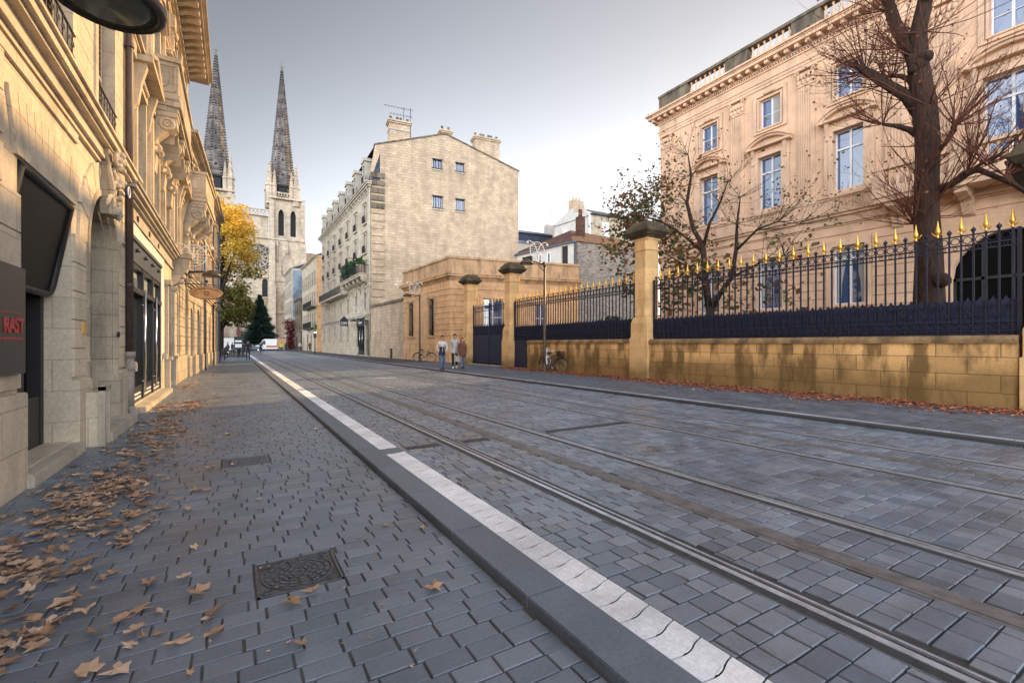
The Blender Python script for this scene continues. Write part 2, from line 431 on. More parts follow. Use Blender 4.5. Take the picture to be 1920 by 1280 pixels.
g = MB(); g.quad((-2.6,-6,-.011),(1.42,-6,-.011),(1.42,60,-.011),(-2.6,60,-.011)); struct('pavement_bed', g, M['mortarp'])
MH = [(.12,.60,3.05,3.52), (-.12,.40,6.5,6.98), (-1.05,-.6,14.2,14.6)]
g = MB(); tiles(g, -2.0, 1.40, -3.0, YE, 0, [.215], .127, .0095, [(a-.005,b+.005,c-.005,d+.005) for a,b,c,d in MH], seed=3); struct('pavement', g, M['pav'])
g = MB(); g.quad((1.95,-6,RZ-.0095),(9.4,-6,RZ-.0095),(9.4,150,RZ-.0095),(1.95,150,RZ-.0095)); g.f.pop(); g.m.pop(); g.s.pop(); g.v.clear()
g.quad((1.95,-6,RZ-.0115),(4.2,-6,RZ-.0115),(4.2,150,RZ-.0115),(1.95,150,RZ-.0115),0); g.quad((4.2,-6,RZ-.0115),(9.4,-6,RZ-.0115),(9.4,150,RZ-.0115),(4.2,150,RZ-.0115),1)
struct('road_bed', g, [M['mortard'], M['mortar']])
RAILS = [2.70, 4.20, 6.32, 7.78]; APS = [3.47, 7.06]
DR = [(2.02,2.52,6.1,6.32), (2.86,3.32,6.1,6.32), (4.36,6.2,6.1,6.32)]
holes = [(r-.115, r+.115, -9, 200) for r in RAILS] + [(a-.10, a+.10, -9, 200) for a in APS] + DR
g = MB()
edges = sorted([(r-.115, r+.115) for r in RAILS] + [(a-.10, a+.10) for a in APS])
x = 1.955; strips = []
for a, b in edges: strips.append((x, a)); x = b
strips.append((x, 9.36))
for i, (a, b) in enumerate(strips):
    tiles(g, a, b, -3.0, 52, RZ, [.215,.215,.14] if i < 4 else [.2,.14], .143, .0125, DR, jz=.002, seed=20+i)
struct('road', g, M['setts'])
# beyond the modelled setts the same surface continues as sheets
g = MB()
for a, b in strips: g.quad((a+.01,52,RZ-.004),(b-.01,52,RZ-.004),(b-.01,150,RZ-.004),(a+.01,150,RZ-.004))
g.quad((-2,YE,-.002),(1.4,YE,-.002),(1.4,60,-.002),(-2,60,-.002))
struct('far_road', g, M['setts'])
g = MB(); g.box(-40,60,150,175,-.1,.03); g.box(-60,1.40,60.0,150,-.1,.028); struct('cathedral_square', g, M['asph'])
# kerb
g = MB(); y = -3 - .07
while y < 90:
    g.cbox(1.412, 1.688, y+.003, y+1.047, -.1, .058, .006); y += 1.05
struct('kerb', g, M['kerb'])
# warning strip of white slabs with wavy joints
g = MB(); y = -2.0; k = 0
def wav(t): return .013*math.sin(2*pi*t*.85+2.6) + .03*t
while y < 90:
    h = .163
    if not 6.03 < y + h/2 < 6.33:
        if y < 14:
            nseg = 10; lo = []; hi = []
            for i in range(nseg+1):
                t = i/nseg; xx = 1.692 + .258*t
                lens = .011 * max(0, math.sin(pi*(t-.3)/.42)) if .3 < t < .72 else 0
                lo.append((xx, y + wav(t) + .004 + lens)); hi.append((xx, y + h + wav(t) - .007 - lens*.2))
            n = nseg+1
            vs = [(p[0],p[1],.046) for p in lo] + [(p[0],p[1],.046) for p in hi] + [(p[0],p[1],.02) for p in lo] + [(p[0],p[1],.02) for p in hi]
            fs = [(i, i+1, n+i+1, n+i) for i in range(nseg)] + [(2*n+i, 2*n+i+1, i+1, i) for i in range(nseg)] + [(n+i, n+i+1, 3*n+i+1, 3*n+i) for i in range(nseg)]
            g.add(vs, fs, 0)
            # lens insert and the thin lip that follows the joint
            cx = 1.692 + .258*.51; L_ = []
            for i in range(12):
                a = 2*pi*i/12; tx = .51 + .17*math.cos(a)
                L_.append((1.692+.258*tx, y + wav(tx) + .0055*math.sin(a) + .003, .0475))
            g.add(L_, [tuple(range(12))], 0)
        else:
            g.box(1.692, 1.95, y + .004, y + h - .004, .02, .046)
    y += h; k += 1
struct('warning_strip', g, M['tact'])
g = MB(); g.box(1.692, 1.95, 6.02, 6.32, .02, .044); struct('strip_gap_stone', g, M['kerb'])
g = MB(); g.quad((1.688,-3,.036),(1.955,-3,.036),(1.955,120,.036),(1.688,120,.036)); struct('strip_bed', g, M['groove'])
# tram rails
for r in RAILS:
    t = MB(); YR = 150
    t.box(r-.112, r-.040, -3, YR, RZ-.05, RZ-.001, 1)
    t.prismx([(0,0)]*3, 0, 0) if False else None
    t.box(r-.039, r+.006, -3, YR, RZ-.05, RZ+.004, 0)
    t.box(r-.1135, r-.1122, -3, YR, RZ-.05, RZ+.001, 0)
    t.box(r+.006, r+.052, -3, YR, RZ-.06, RZ-.048, 2)
    t.box(r+.052, r+.072, -3, YR, RZ-.05, RZ+.001, 0)
    t.box(r+.073, r+.112, -3, YR, RZ-.05, RZ-.004, 1)
    struct('tram_rail', t, [M['rail'], M['raildark'], M['groove']])
for a in APS:
    t = MB()
    t.box(a-.098, a-.066, -3, 150, RZ-.05, RZ-.002, 0)
    for dx in (-.058, -.018, .022): t.box(a+dx, a+dx+.036, -3, 150, RZ-.05, RZ, 0)
    t.box(a+.066, a+.098, -3, 150, RZ-.05, RZ-.002, 0)
    t.box(a-.062, a+.062, -3, 150, RZ-.06, RZ-.006, 2)
    yy = 1.0
    struct('power_rail', t, [M['rust'], M['raildark'], M['groove']])
# transverse drain
for i, (a, b, c, d) in enumerate(DR):
    t = MB(); t.box(a, b, c, d, RZ-.09, RZ-.05, 1)
    t.box(a, b, c, c+.02, RZ-.05, RZ, 0); t.box(a, b, d-.02, d, RZ-.05, RZ, 0)
    x = a
    while x < b: t.box(x, x+.018, c+.02, d-.02, RZ-.05, RZ-.001, 0); x += .042
    single('drain_grate', t, [M['iron'], M['groove']], ['short slotted drain grate between the white strip and the nearest rail', 'short slotted drain grate just beyond the nearest rail', 'long slotted drain grate crossing under the second rail'][i], 'drain grate')
# right pavement
PZ = .10
g = MB(); g.box(9.36, 32, -4, 33, -.1, PZ-.011); g.box(9.36, 60, 33, 150, -.1, PZ-.011); struct('far_pavement_bed', g, M['asph'])
g = MB(); tiles(g, 9.66, 13.7, -3, 34, PZ, [.2,.16], .13, .012, seed=50); struct('far_pavement', g, M['pavr'])
g = MB(); y = -3
while y < 140:
    g.add([(9.37,y,-.05),(9.65,y,-.05),(9.65,y+.99,-.05),(9.37,y+.99,-.05),(9.37,y,RZ+.012),(9.65,y,PZ+.002),(9.65,y+.99,PZ+.002),(9.37,y+.99,RZ+.012)],[(4,5,6,7),(0,1,5,4),(3,0,4,7),(1,2,6,5),(2,3,7,6)]); y += 1.0
struct('far_kerb', g, M['kerbr'])
g = MB(); g.box(5.05,6.0,19.4,19.52,RZ,RZ+.003); struct('road_marking', g, M['white_paint'])
g = MB(); g.quad((14.0,-6,.35),(22.5,-6,.35),(22.5,31,.35),(14.0,31,.35)); struct('garden', g, M['soil'])

# manhole covers
for i, (a, b, c, d) in enumerate(MH):
    t = MB(); w = b-a; cx, cy = (a+b)/2, (c+d)/2
    t.box(a, b, c, d, -.03, -.006, 1)
    if i == 0:
        t.box(a, b, c, c+.014, -.006, .002); t.box(a, b, d-.014, d, -.006, .002); t.box(a, a+.014, c, d, -.006, .002); t.box(b-.014, b, c, d, -.006, .002)
        def arcblk(r0, r1, n, gapf, ph=0):
            for k in range(n):
                a0 = 2*pi*(k+ph)/n; a1 = 2*pi*(k+ph+1-gapf)/n; m_ = max(2, int(24/n))
                ps = [(cx+r1*math.cos(a0+(a1-a0)*j/m_), cy+r1*math.sin(a0+(a1-a0)*j/m_)) for j in range(m_+1)]
                ps += [(cx+r0*math.cos(a0+(a1-a0)*j/m_), cy+r0*math.sin(a0+(a1-a0)*j/m_)) for j in range(m_, -1, -1)]
                t.prismz(ps, -.006, .003)
        arcblk(.203, .213, 8, 0.0)
        arcblk(.165, .190, 16, .38); arcblk(.125, .150, 14, .4, .5); arcblk(.088, .110, 12, .4); arcblk(.055, .074, 8, .35, .5); arcblk(.022, .040, 6, 0.0)
        for sx in (-1, 1):
            for sy in (-1, 1):
                ox, oy = cx+sx*.185, cy+sy*.18
                for rr in (.012, .026):
                    ps = [(ox+(rr+.005)*math.cos(q), oy+(rr+.005)*math.sin(q)) for q in [2*pi*j/10 for j in range(10)]]
                    pi_ = [(ox+(rr-.003)*math.cos(q), oy+(rr-.003)*math.sin(q)) for q in [2*pi*j/10 for j in range(10)]]
                    for j in range(10): t.prismz([ps[j], ps[(j+1)%10], pi_[(j+1)%10], pi_[j]], -.006, .003)
    else:
        t.box(a+.01, b-.01, c+.01, d-.01, -.006, 0)
        for k in range(8): t.box(a+.03, b-.03, c+.04+k*.05, c+.06+k*.05, 0, .003)
    single('manhole_cover', t, [M['iron'], M['mortarp']], ['square cast iron cover with rings of raised studs in the pavement foreground', 'worn square cover flush with the pavement, level with the arched door', 'smaller dark square cover in the pavement, farthest up the street'][i], 'manhole cover')

# ================================================================== LEAVES ON THE GROUND
def leafshape(r, s):
    "ragged five-lobed dry leaf, curled"
    pts = []; nl = 5
    for k in range(nl*2+1):
        a = -pi*.82 + 2*pi*.82 * k/(nl*2)
        rr = s * (r.uniform(.80, 1.1) if k % 2 else r.uniform(.52, .80)) * (1.15 if k == nl else 1)
        pts.append((rr*math.sin(a), rr*math.cos(a)))
    return pts
def litter(name, spots, mats, smin, smax, lift, seed, label, thick=.5):
    r = random.Random(seed); mb = MB()
    for (x, y, z) in spots:
        s = r.uniform(smin, smax); p = leafshape(r, s); th = r.uniform(0, 2*pi); ct, st = math.cos(th), math.sin(th)
        q = r.uniform(-.35, .6); cu = r.uniform(0, .55); tl = r.uniform(-.25, .25); mi = 0
        zz = z + r.uniform(.004, lift); sx = r.uniform(.35, 1)
        vs = [(x, y, zz + .004)]
        for (px, py) in p:
            px *= sx; h = abs(px)*cu + (py*py/s)*q*.6 + py*tl + r.uniform(-.08,.12)*s
            vs.append((x+px*ct-py*st, y+px*st+py*ct, max(z+.003, zz + h)))
        n = len(p); fs = [(0, i+1, i) for i in range(1, n)] 
        mb.add(vs, fs, mi, False)
    o = struct(name, mb, mats, 'stuff'); o['label'] = label
    return o
M['litL'] = leafmat('dry plane leaves', [(.20,.115,.07),(.42,.265,.17),(.54,.37,.25),(.62,.45,.33),(.32,.19,.11),(.48,.31,.21)], .8, .1)
M['litR'] = leafmat('russet leaves', [(.22,.05,.025),(.36,.10,.05),(.46,.17,.085),(.54,.27,.15),(.28,.07,.035)], .8, .1)
r = random.Random(5); sp = []
for k in range(95):   # gust heaps along the drift near the house fronts
    cy = 3.0 + 11.5 * r.random()**1.1; cx = -1.08 + r.gauss(0, .22) - (.15 if cy < 5 else 0); n = int(r.uniform(3, 26)); sxx = r.uniform(.06, .17); syy = r.uniform(.08, .28)
    for _ in range(n): sp.append((max(-1.75, cx + r.gauss(0, sxx)), cy + r.gauss(0, syy), 0))
for k in range(60):
    cy = r.uniform(4, 9.5); sp.append((-1.1+r.gauss(0,.3), cy, 0))
for k in range(130): sp.append((r.uniform(-1.7, .3) - .4*r.random(), 2.2 + 14*r.random()**1.5, 0))
for k in range(16): sp.append((r.uniform(-.3, 1.3), 1.5 + 16*r.random(), 0))
for k in range(90): sp.append((-1.35 + r.gauss(0,.2), 19.6 + r.gauss(0,.75), .01 + r.random()*.05))
for k in range(120): sp.append((-1.1 + r.gauss(0,.4), r.uniform(15, 44), 0))
for u, v in [(345,1087),(250,1185),(245,1212),(180,1190),(215,1260),(130,1110),(187,1090),(812,1103),(585,1110),(565,1210),(75,1215),(355,957),(20,1190),(60,1170),(300,1190)]:
    p = grd(u, v); sp.append((p[0], p[1], 0))
sp = [q for q in sp if q[1] > 1.2]
litter('fallen_leaves', sp, M['litL'], .030, .078, .02, 9, 'tan dry plane leaves strewn over the left pavement')
sp = []
for k in range(420):   # crumbs
    sp.append((r.uniform(-1.6, .9), 1.5 + 12*r.random()**1.3, 0))
litter('leaf_crumbs', sp, M['litL'], .008, .018, .003, 10, 'crumbs of dry leaf scattered over the left pavement')
sp = []
for k in range(6500):
    y = -1 + 24*r.random(); dd = abs(r.gauss(0, .46)) * (1.25 if 2 < y < 13 else .8) * (.75 + .5*math.sin(y*1.3)**2)
    sp.append((13.62 - dd + (0.0 if y < 13.4 else .05), y, PZ + max(0, .06 - dd*.12) * r.random()))
for k in range(170): sp.append((13.3 - abs(r.gauss(0, 1.5)), r.uniform(0, 22), PZ))
sp = [q for q in sp if q[0] > 9.8]
litter('russet_leaves', sp, M['litR'], .035, .075, .025, 11, 'russet leaves drifted along the foot of the ochre wall')
# ================================================================== FACADE HELPERS (local frame: x along, -y outward, z up)
def wall(mb, x0, x1, z0, z1, holes=(), y=0.0, rev=.25, mi=0, rmi=None):
    """holes: (xa,xb,za,zb[,arch]) arch=True rounds the top (radius half width)"""
    if rmi is None: rmi = mi
    xs = sorted({x0, x1} | {h[0] for h in holes} | {h[1] for h in holes}); zs = sorted({z0, z1} | {h[2] for h in holes} | {h[3] for h in holes})
    xs = [x for x in xs if x0 <= x <= x1]; zs = [z for z in zs if z0 <= z <= z1]
    for i in range(len(xs)-1):
        for j in range(len(zs)-1):
            cx = (xs[i]+xs[i+1])/2; cz = (zs[j]+zs[j+1])/2
            if any(h[0] < cx < h[1] and h[2] < cz < h[3] for h in holes): continue
            mb.quad((xs[i],y,zs[j]),(xs[i+1],y,zs[j]),(xs[i+1],y,zs[j+1]),(xs[i],y,zs[j+1]), mi)
    for h in holes:
        a, b, c, d = h[:4]; Y = y + rev
        arch = len(h) > 4 and h[4]
        if arch:
            rad = (b-a)/2; cx = (a+b)/2; rise = rad if h[4] is True else h[4]; sp = d - rise; n = 12
            P = [(cx - rad*math.cos(pi*k/n), sp + rise*math.sin(pi*k/n)) for k in range(n+1)]
            for k in range(n):
                p, q = P[k], P[k+1]
                mb.quad((p[0],y,p[1]),(q[0],y,q[1]),(q[0],y,d),(p[0],y,d), mi)
                mb.quad((p[0],y,p[1]),(p[0],Y,p[1]),(q[0],Y,q[1]),(q[0],y,q[1]), rmi)
        else:
            sp = d; mb.quad((a,y,d),(a,Y,d),(b,Y,d),(b,y,d), rmi)
        mb.quad((a,y,c),(a,Y,c),(a,Y,sp),(a,y,sp), rmi)
        mb.quad((b,y,c),(b,y,sp),(b,Y,sp),(b,Y,c), rmi)
        mb.quad((a,y,c),(b,y,c),(b,Y,c),(a,Y,c), rmi)

def courses(mb, x0, x1, z0, z1, h, gap, proud, holes=(), y=0.0, mi=0, blk=None):
    "raised ashlar courses, cut around openings"
    z = z0; k = 0
    while z < z1 - .05:
        za, zb = z + gap/2, min(z + h, z1) - gap/2
        iv = [(x0, x1)]
        for H in holes:
            if H[2] < zb and H[3] > za:
                nv = []
                for a, b in iv:
                    if H[1] <= a or H[0] >= b: nv.append((a, b)); continue
                    if H[0] > a: nv.append((a, H[0]))
                    if H[1] < b: nv.append((H[1], b))
                iv = nv
        for a, b in iv:
            if b - a < .03: continue
            if blk:
                n = max(1, round((b-a)/blk)); off = 0
                xs = [a + (b-a)*i/n for i in range(n+1)]
                for i in range(n): mb.box(xs[i] + (gap/4 if i else 0), xs[i+1] - (gap/4 if i < n-1 else 0), y-proud, y+.02, za, zb, mi)
            else: mb.box(a, b, y-proud, y+.02, za, zb, mi)
        z += h; k += 1

def moulding(mb, x0, x1, z, prof, mi=0, y=0.0, r0=True, r1=True):
    "prof: list of (height, projection) stacked from z; returns top"
    for h, p in prof:
        mb.box(x0 - (p if r0 else 0), x1 + (p if r1 else 0), y - p, y + .02, z, z + h, mi); z += h
    return z

def segped(mb, cx, z, w, rise, th, proj, mi=0, y=0.0, n=14):
    "segmental pediment: arc band over a flat band"
    rad = (w*w/4 + rise*rise)/(2*rise); cz = z + rise - rad; a0 = math.asin(w/2/rad)
    for r0, r1, p in ((rad - th, rad, proj), (rad, rad + th*.45, proj*1.25)):
        for k in range(n):
            a = -a0 + 2*a0*k/n; b = -a0 + 2*a0*(k+1)/n
            mb.prism([(cx+r0*math.sin(a), cz+r0*math.cos(a)), (cx+r0*math.sin(b), cz+r0*math.cos(b)), (cx+r1*math.sin(b), cz+r1*math.cos(b)), (cx+r1*math.sin(a), cz+r1*math.cos(a))], y-p, y+.01, mi)
    # tympanum
    ps = [(cx + rad*math.sin(-a0+2*a0*k/n), cz + (rad-th*.5)*math.cos(-a0+2*a0*k/n)) for k in range(n, -1, -1)]
    mb.prism([(cx-w/2, z), (cx+w/2, z)] + ps[1:-1], y - proj*.3, y+.01, mi)

WIN = {}
def winproto(w, h, cols=2, transom=None, rows=(), mat='whitep', gl='glassm', arch=0, fr=.055):
    """meshes of a window: sash frame (origin bottom centre) and its pane"""
    key = (round(w,2), round(h,2), cols, transom, tuple(rows), mat, gl, arch, fr)
    if key in WIN: return WIN[key]
    f = MB(); a = w/2
    f.box(-a, -a+fr, -.05, .03, 0, h); f.box(a-fr, a, -.05, .03, 0, h); f.box(-a+fr, a-fr, -.05, .03, 0, fr); f.box(-a+fr, a-fr, -.05, .03, h-fr, h)
    for i in range(1, cols):
        x = -a + w*i/cols; f.box(x-fr*.75, x+fr*.75, -.045, .028, fr, h-fr)
    if transom: f.box(-a+fr, a-fr, -.058, .026, h*transom-fr*.7, h*transom+fr*.7)
    for q in rows: f.box(-a+fr, a-fr, -.035, .02, h*q-.013, h*q+.013)
    p = MB(); p.box(-a+.02, a-.02, .0, .012, .02, h-.02)
    WIN[key] = (f.mesh('window', M[mat]), p.mesh('pane', M[gl]))
    return WIN[key]
def window(parent, proto, x, y, z, extra=None, emats=None, name='window'):
    o = link(name, proto[0], parent, (x, y, z))
    link('pane', proto[1], o)
    if extra: link('surround', extra, o)
    return o

def baluster(mb, x, y, z, h, r=.06, n=7, mi=0):
    mb.lathe([(r,0),(r,.08*h),(r*.55,.14*h),(r*1.05,.32*h),(r*.95,.42*h),(r*.45,.68*h),(r*.5,.82*h),(r*.9,.9*h),(r,h)], (x,y,z), n, mi)

# ================================================================== GATE PILLARS
def pillar(x, y, rot, zb, label):
    t = thing('stone_pillar', label, 'pillar', (x, y, zb), rot, 'stone pillars of the railing')
    b = MB(); b.cbox(-.47,.47,-.47,.47,-.3,1.62,.012); part('base', b, M['pillar'], t)
    b = MB(); b.cbox(-.43,.43,-.43,.43,1.62,2.17,.012)
    b.prismz([(-.43,-.43),(.43,-.43),(.43,.43),(-.43,.43)], 2.17, 2.42, 0, [(-.36,-.36),(.36,-.36),(.36,.36),(-.36,.36)])
    c = .10
    def oct_(h): return [(-h+c,-h),(h-c,-h),(h,-h+c),(h,h-c),(h-c,h),(-h+c,h),(-h,h-c),(-h,-h+c)]
    b.prismz(oct_(.36), 2.42, 5.02); b.prismz(oct_(.385), 5.02, 5.09); b.prismz(oct_(.36), 5.09, 5.42); b.box(-.38,.38,-.38,.38,5.42,5.50)
    part('shaft', b, M['pillar'], t)
    b = MB()
    for z0, z1, h0, h1 in ((5.50,5.58,.42,.46),(5.58,5.72,.50,.62),(5.72,5.80,.64,.62),(5.80,5.98,.56,.50),(5.98,6.14,.46,.36)):
        b.prismz([(-h0,-h0),(h0,-h0),(h0,h0),(-h0,h0)], z0, z1, 0, [(-h1,-h1),(h1,-h1),(h1,h1),(-h1,h1)])
    part('cap', b, M['cap'], t)
    return t
pillar(14.0, 12.98, 0, PZ, 'ochre stone pillar with dark weathered cap, standing alone between the two long railings')
pillar(14.15, 23.5, 0, PZ, 'ochre stone pillar with dark cap on the near side of the double gate')
pillar(14.15, 29.2, 0, PZ, 'ochre stone pillar with dark cap on the far side of the double gate, against the lodge')
pillar(14.26, 2.33, 0, -.42, 'ochre stone pillar cut by the right edge of the view')

# ================================================================== LOW WALLS AND RAILINGS
def low_wall(P, Q, zb, zt, label):
    P = Vector((*P, 0)); Q = Vector((*Q, 0)); d = Q - P; L_ = d.length; ang = math.atan2(d.y, d.x)
    t = thing('garden_wall', label, 'wall', (P.x, P.y, zb), ang)
    b = MB(); h = zt - zb; b.box(0, L_, 0, .5, -.3, h - .17); part('wall', b, M['fwall'], t)
    b = MB(); b.prismx([(-.05,h-.17),(.55,h-.17),(.55,h-.10),(.50,h),(.02,h),(-.05,h-.09)], 0, L_); part('coping', b, M['coping'], t)
    return t
# run from far to near so that local x goes to the right in the view and -y faces the street
F1a, F1b = (13.64, 12.52), (13.86, 2.82)
low_wall(F1a, F1b, .05, 1.66, 'long mossy ochre garden wall, the nearer one, right of the free-standing pillar')
F2a, F2b = (13.74, 21.25), (13.66, 13.45)
low_wall(F2a, F2b, PZ, 1.68, 'ochre garden wall with the bicycle against it, left of the free-standing pillar')

def bar_mesh(z0, z1, top):
    m = MB(); w = .017
    m.box(-w, w, -w, w, z0, z1)
    m.lathe([(w*1.5,0),(w*1.9,.012),(w*1.5,.024)], (0,0,z1-.16), 6); m.lathe([(w*1.5,0),(w*1.9,.012),(w*1.5,.024)], (0,0,z0+.72), 6)
    f = MB()
    if top == 'gold':
        f.lathe([(.018,0),(.030,.02),(.018,.05),(.026,.085),(.050,.14),(.042,.19),(.024,.28),(.010,.37),(.002,.42)], (0,0,z1), 8)
        for s in (-1, 1):
            f.tube([(s*.02,0,z1+.05),(s*.075,0,z1+.085),(s*.10,0,z1+.13),(s*.115,0,z1+.15)], [.014,.014,.010,.003], 5)
    else:
        f.lathe([(.018,0),(.03,.015),(.018,.03)], (0,0,z1), 7); f.ball((0,0,z1+.075), .048, 8, 6); f.lathe([(.012,0),(.002,.04)], (0,0,z1+.12), 6)
    return m.mesh('bar', M['blue']), f.mesh('finial', M['gold'] if top == 'gold' else M['blue'])
def scroll(mb, cx, cz, r, s, y, turns=1.4, rt=.009, up=1):
    pts = []
    for i in range(16):
        q = i/15; a = q*turns*2*pi; rr = r*(1-.82*q); pts.append((cx + s*rr*math.cos(a), y, cz + up*rr*math.sin(a)))
    mb.tube(pts, rt, 4, 0, cap=False)

def railing(P, Q, label, zb, z1=3.93, n=48, panel=(1.66, 2.5), low=None):
    P = Vector((*P, 0)); Q = Vector((*Q, 0)); d = Q - P; L_ = d.length; ang = math.atan2(d.y, d.x)
    t = thing('iron_railing', label, 'railing', (P.x, P.y, 0), ang, 'navy railings with gilded spear tips')
    g_ = bar_mesh(zb+.02, z1, 'gold'); k_ = bar_mesh(zb+.02, z1, 'ball'); st = L_/n
    for i in range(n):
        m = g_ if i % 2 else k_
        o = link('bar', m[0], t, (st*(i+.5), 0, 0)); link('finial', m[1], o)
    b = MB()
    for z in (z1-.03, z1-.25, z1-.36, zb+.10, zb+.30): b.box(0, L_, -.022, .022, z-.014, z+.014)
    part('cross_rails', b, M['blue'], t)
    b = MB()
    for i in range(n-1):
        x = st*(i+1); b.ring((x, 0, z1-.14), min(st*.36, .078), .010, 'y', 12, 4)
        b.ring((x, 0, z1-.305), .036, .008, 'y', 8, 4)
        s = 1 if i % 2 else -1
        b.ring((x, -.03, zb+.20), .072, .010, 'y', 12, 4)
        scroll(b, x+s*.02, zb+.42, .07, s, -.035); scroll(b, x-s*.02, zb+.66, .055, -s, -.035, up=-1)
        b.tube([(x+s*.07,-.035,zb+.44),(x,-.035,zb+.54),(x-s*.06,-.035,zb+.65)], .009, 4, 0, False)
    part('scrollwork', b, M['blue'], t)
    b = MB()
    pz0, pz1 = panel; xs = []; 
    for i in range(n*6+1):
        x = L_*i/(n*6); fr = (i % 6)/6.0
        xs.append((x, pz1 - .10*abs(math.sin(pi*fr))**.5 * (1) + .02))
    vs = []; fs = []
    for x, z in xs: vs += [(x, .030, pz0), (x, .030, z), (x, .036, pz0), (x, .036, z)]
    for i in range(len(xs)-1):
        q = 4*i; fs += [(q, q+4, q+5, q+1), (q+2, q+3, q+7, q+6), (q+1, q+5, q+7, q+3)]
    b.add(vs, fs, 0)
    part('sheet_panel', b, M['bluepan'], t)
    b = MB()
    for x in (.0, L_): b.box(x-.03, x+.03, -.03, .03, zb, z1-.0)
    part('end_post', b, M['blue'], t)
    if low:
        b = MB(); b.box(low[0], low[1], -.03, .03, PZ, zb); 
        b.box(low[0]+.1, low[1]-.1, -.045, -.03, PZ+.15, zb-.2); part('wicket_panel', b, M['bluepan'], t)
    return t
railing((13.90,12.5),(14.10,2.85), 'navy iron railing with gilded tips on the nearer mossy wall, before the bare trunk', 1.66, n=48)
railing((14.0,23.0),(13.92,13.47), 'navy iron railing with gilded tips between the gate pillar and the free-standing pillar', 1.68, n=46, panel=(1.68,2.55), low=(.06, 1.70))
# double gate
t = thing('iron_gate', 'closed navy double gate with gilded tips between two stone pillars beside the lodge', 'gate', (14.15, 28.78, PZ), -pi/2)
GL = 4.83
def gleaf(x0, x1):
    b = MB(); b.box(x0, x1, -.02, .02, .08, 1.95); b.box(x0+.12, x1-.12, -.035, -.02, .25, .95); b.box(x0+.12, x1-.12, -.035, -.02, 1.1, 1.8)
    b.box(x0, x0+.07, -.04, .04, .05, 4.0); b.box(x1-.07, x1, -.04, .04, .05, 4.0)
    for z in (1.95, 2.15, 3.55, 3.8): b.box(x0, x1, -.025, .025, z-.02, z+.02)
    nn = 11; st = (x1-x0)/nn
    b.box(x0, x1, .02, .03, 1.95, 2.55)
    for i in range(nn):
        x = x0+st*(i+.5); b.box(x-.015,x+.015,-.015,.015,1.95,3.95); b.prism([(x-.08,2.55),(x+.08,2.55),(x,2.72)], .02, .03)
        b.ring((x, 0, 3.68), .06, .01, 'y', 8, 4)
    o = part('gate_leaf', b, M['bluepan'], t)
    f = MB()
    for i in range(1, nn, 2): f.lathe([(.012,0),(.034,.10),(.018,.2),(.002,.36)], (x0+st*(i+.5),0,3.95), 6)
    part('spear_tips', f, M['gold'], o)
gleaf(.1, GL/2-.01); gleaf(GL/2+.01, GL-.1)
b = MB(); b.box(0, GL, -.3, .3, 0, .05); part('threshold', b, M['lime'], t)

# ================================================================== LODGE
LA, LB = (13.45, 41.6), (13.95, 32.2)
def frame(P, Q):
    d = Vector((Q[0]-P[0], Q[1]-P[1])); return d.length, math.atan2(d.y, d.x)
LL, ang = frame(LA, LB)
ld = thing('gate_lodge', 'low flat-roofed honey stone lodge with barred windows behind the gate pillars', 'lodge', (LA[0], LA[1], PZ), ang)
zt = zat(*LB, 480) - PZ; zc = zat(*LB, 516) - PZ
zwa, zwb = 1.55, 4.75
wins = [(1.25, 2.25, 2.05, 5.0), (5.55, 6.55, 2.05, 5.0)]
LD = 10.8
b = MB(); wall(b, 0, LL, -.3, zt, wins, 0, .3)
courses(b, .0, LL, 2.0, zc-.9, .44, .06, .05, [(w[0]-.28, w[1]+.28, w[2]-.3, w[3]+.3) for w in wins] + [(2.9,4.9,0,9)] , 0)
b.box(-.06, LL+.06, -.08, 0, -.3, 1.55)                   # plinth
# near side wall (local +x end) with an angled return
sx = LL; b2h = [(.0,1)]
ang2 = math.atan2(-1.9, 10.3)
ca, sa = math.cos(ang2-ang), math.sin(ang2-ang)
def rt(p): return (sx + p[0]*ca - p[1]*sa, p[0]*sa + p[1]*ca, p[2])
def addrot(mb, src):
    n = len(mb.v); mb.v += [rt(p) for p in src.v]; mb.f += [tuple(n+i for i in f) for f in src.f]; mb.m += src.m; mb.s += src.s
s2 = MB(); h2 = [(2.6,4.2,.9,4.9),(7.0,7.9,1.2,4.6)]; wall(s2, 0, LD, -.3, zt, h2, 0, .3)
courses(s2, .0, LD, 2.0, zc-.9, .44, .06, .05, [(a-.25,b_+.25,0,d+.3) for a,b_,c,d in h2], 0)
addrot(b, s2)
e1 = rt((LD,0,0)); e0 = (LL,0,0)
b.add([(0,0,-.3),(0,0,zt),(1,9,-.3),(1,9,zt),(e1[0],e1[1],-.3),(e1[0],e1[1],zt)],[(0,1,3,2),(2,3,5,4)])
part('wall', b, M['lodge'], ld)
b = MB(); prof = [(.10,.05),(.10,.12),(.08,.20),(.16,.34),(.06,.38)]
z = moulding(b, 0, LL, zc-.35, prof, 0)
s2 = MB(); moulding(s2, 0, LD, zc-.351, prof, 0, r0=False); addrot(b, s2)
k = 0
while k*.16 < LL: b.box(k*.16, k*.16+.08, -.13, -.05, zc-.26, zc-.18); k += 1
part('cornice', b, M['lodge_t'], ld)
b = MB(); prof = [(zt-z-.16,.06)]; moulding(b, 0, LL, z, prof); moulding(b, 0, LL, zt-.16, [(.16,.16)])
s2 = MB(); moulding(s2, 0, LD, z+.001, prof, r0=False); moulding(s2, 0, LD, zt-.161, [(.16,.16)], r0=False)
for xx in (0.05, 2.2, 5.0, 7.8, LD-.5): s2.box(xx, xx+.5, -.10, 0, z, zt-.16)
for xx in (0.0, LL-.6): b.box(xx, xx+.6, -.10, 0, z, zt-.16)
addrot(b, s2); part('parapet', b, M['lodge_t'], ld)
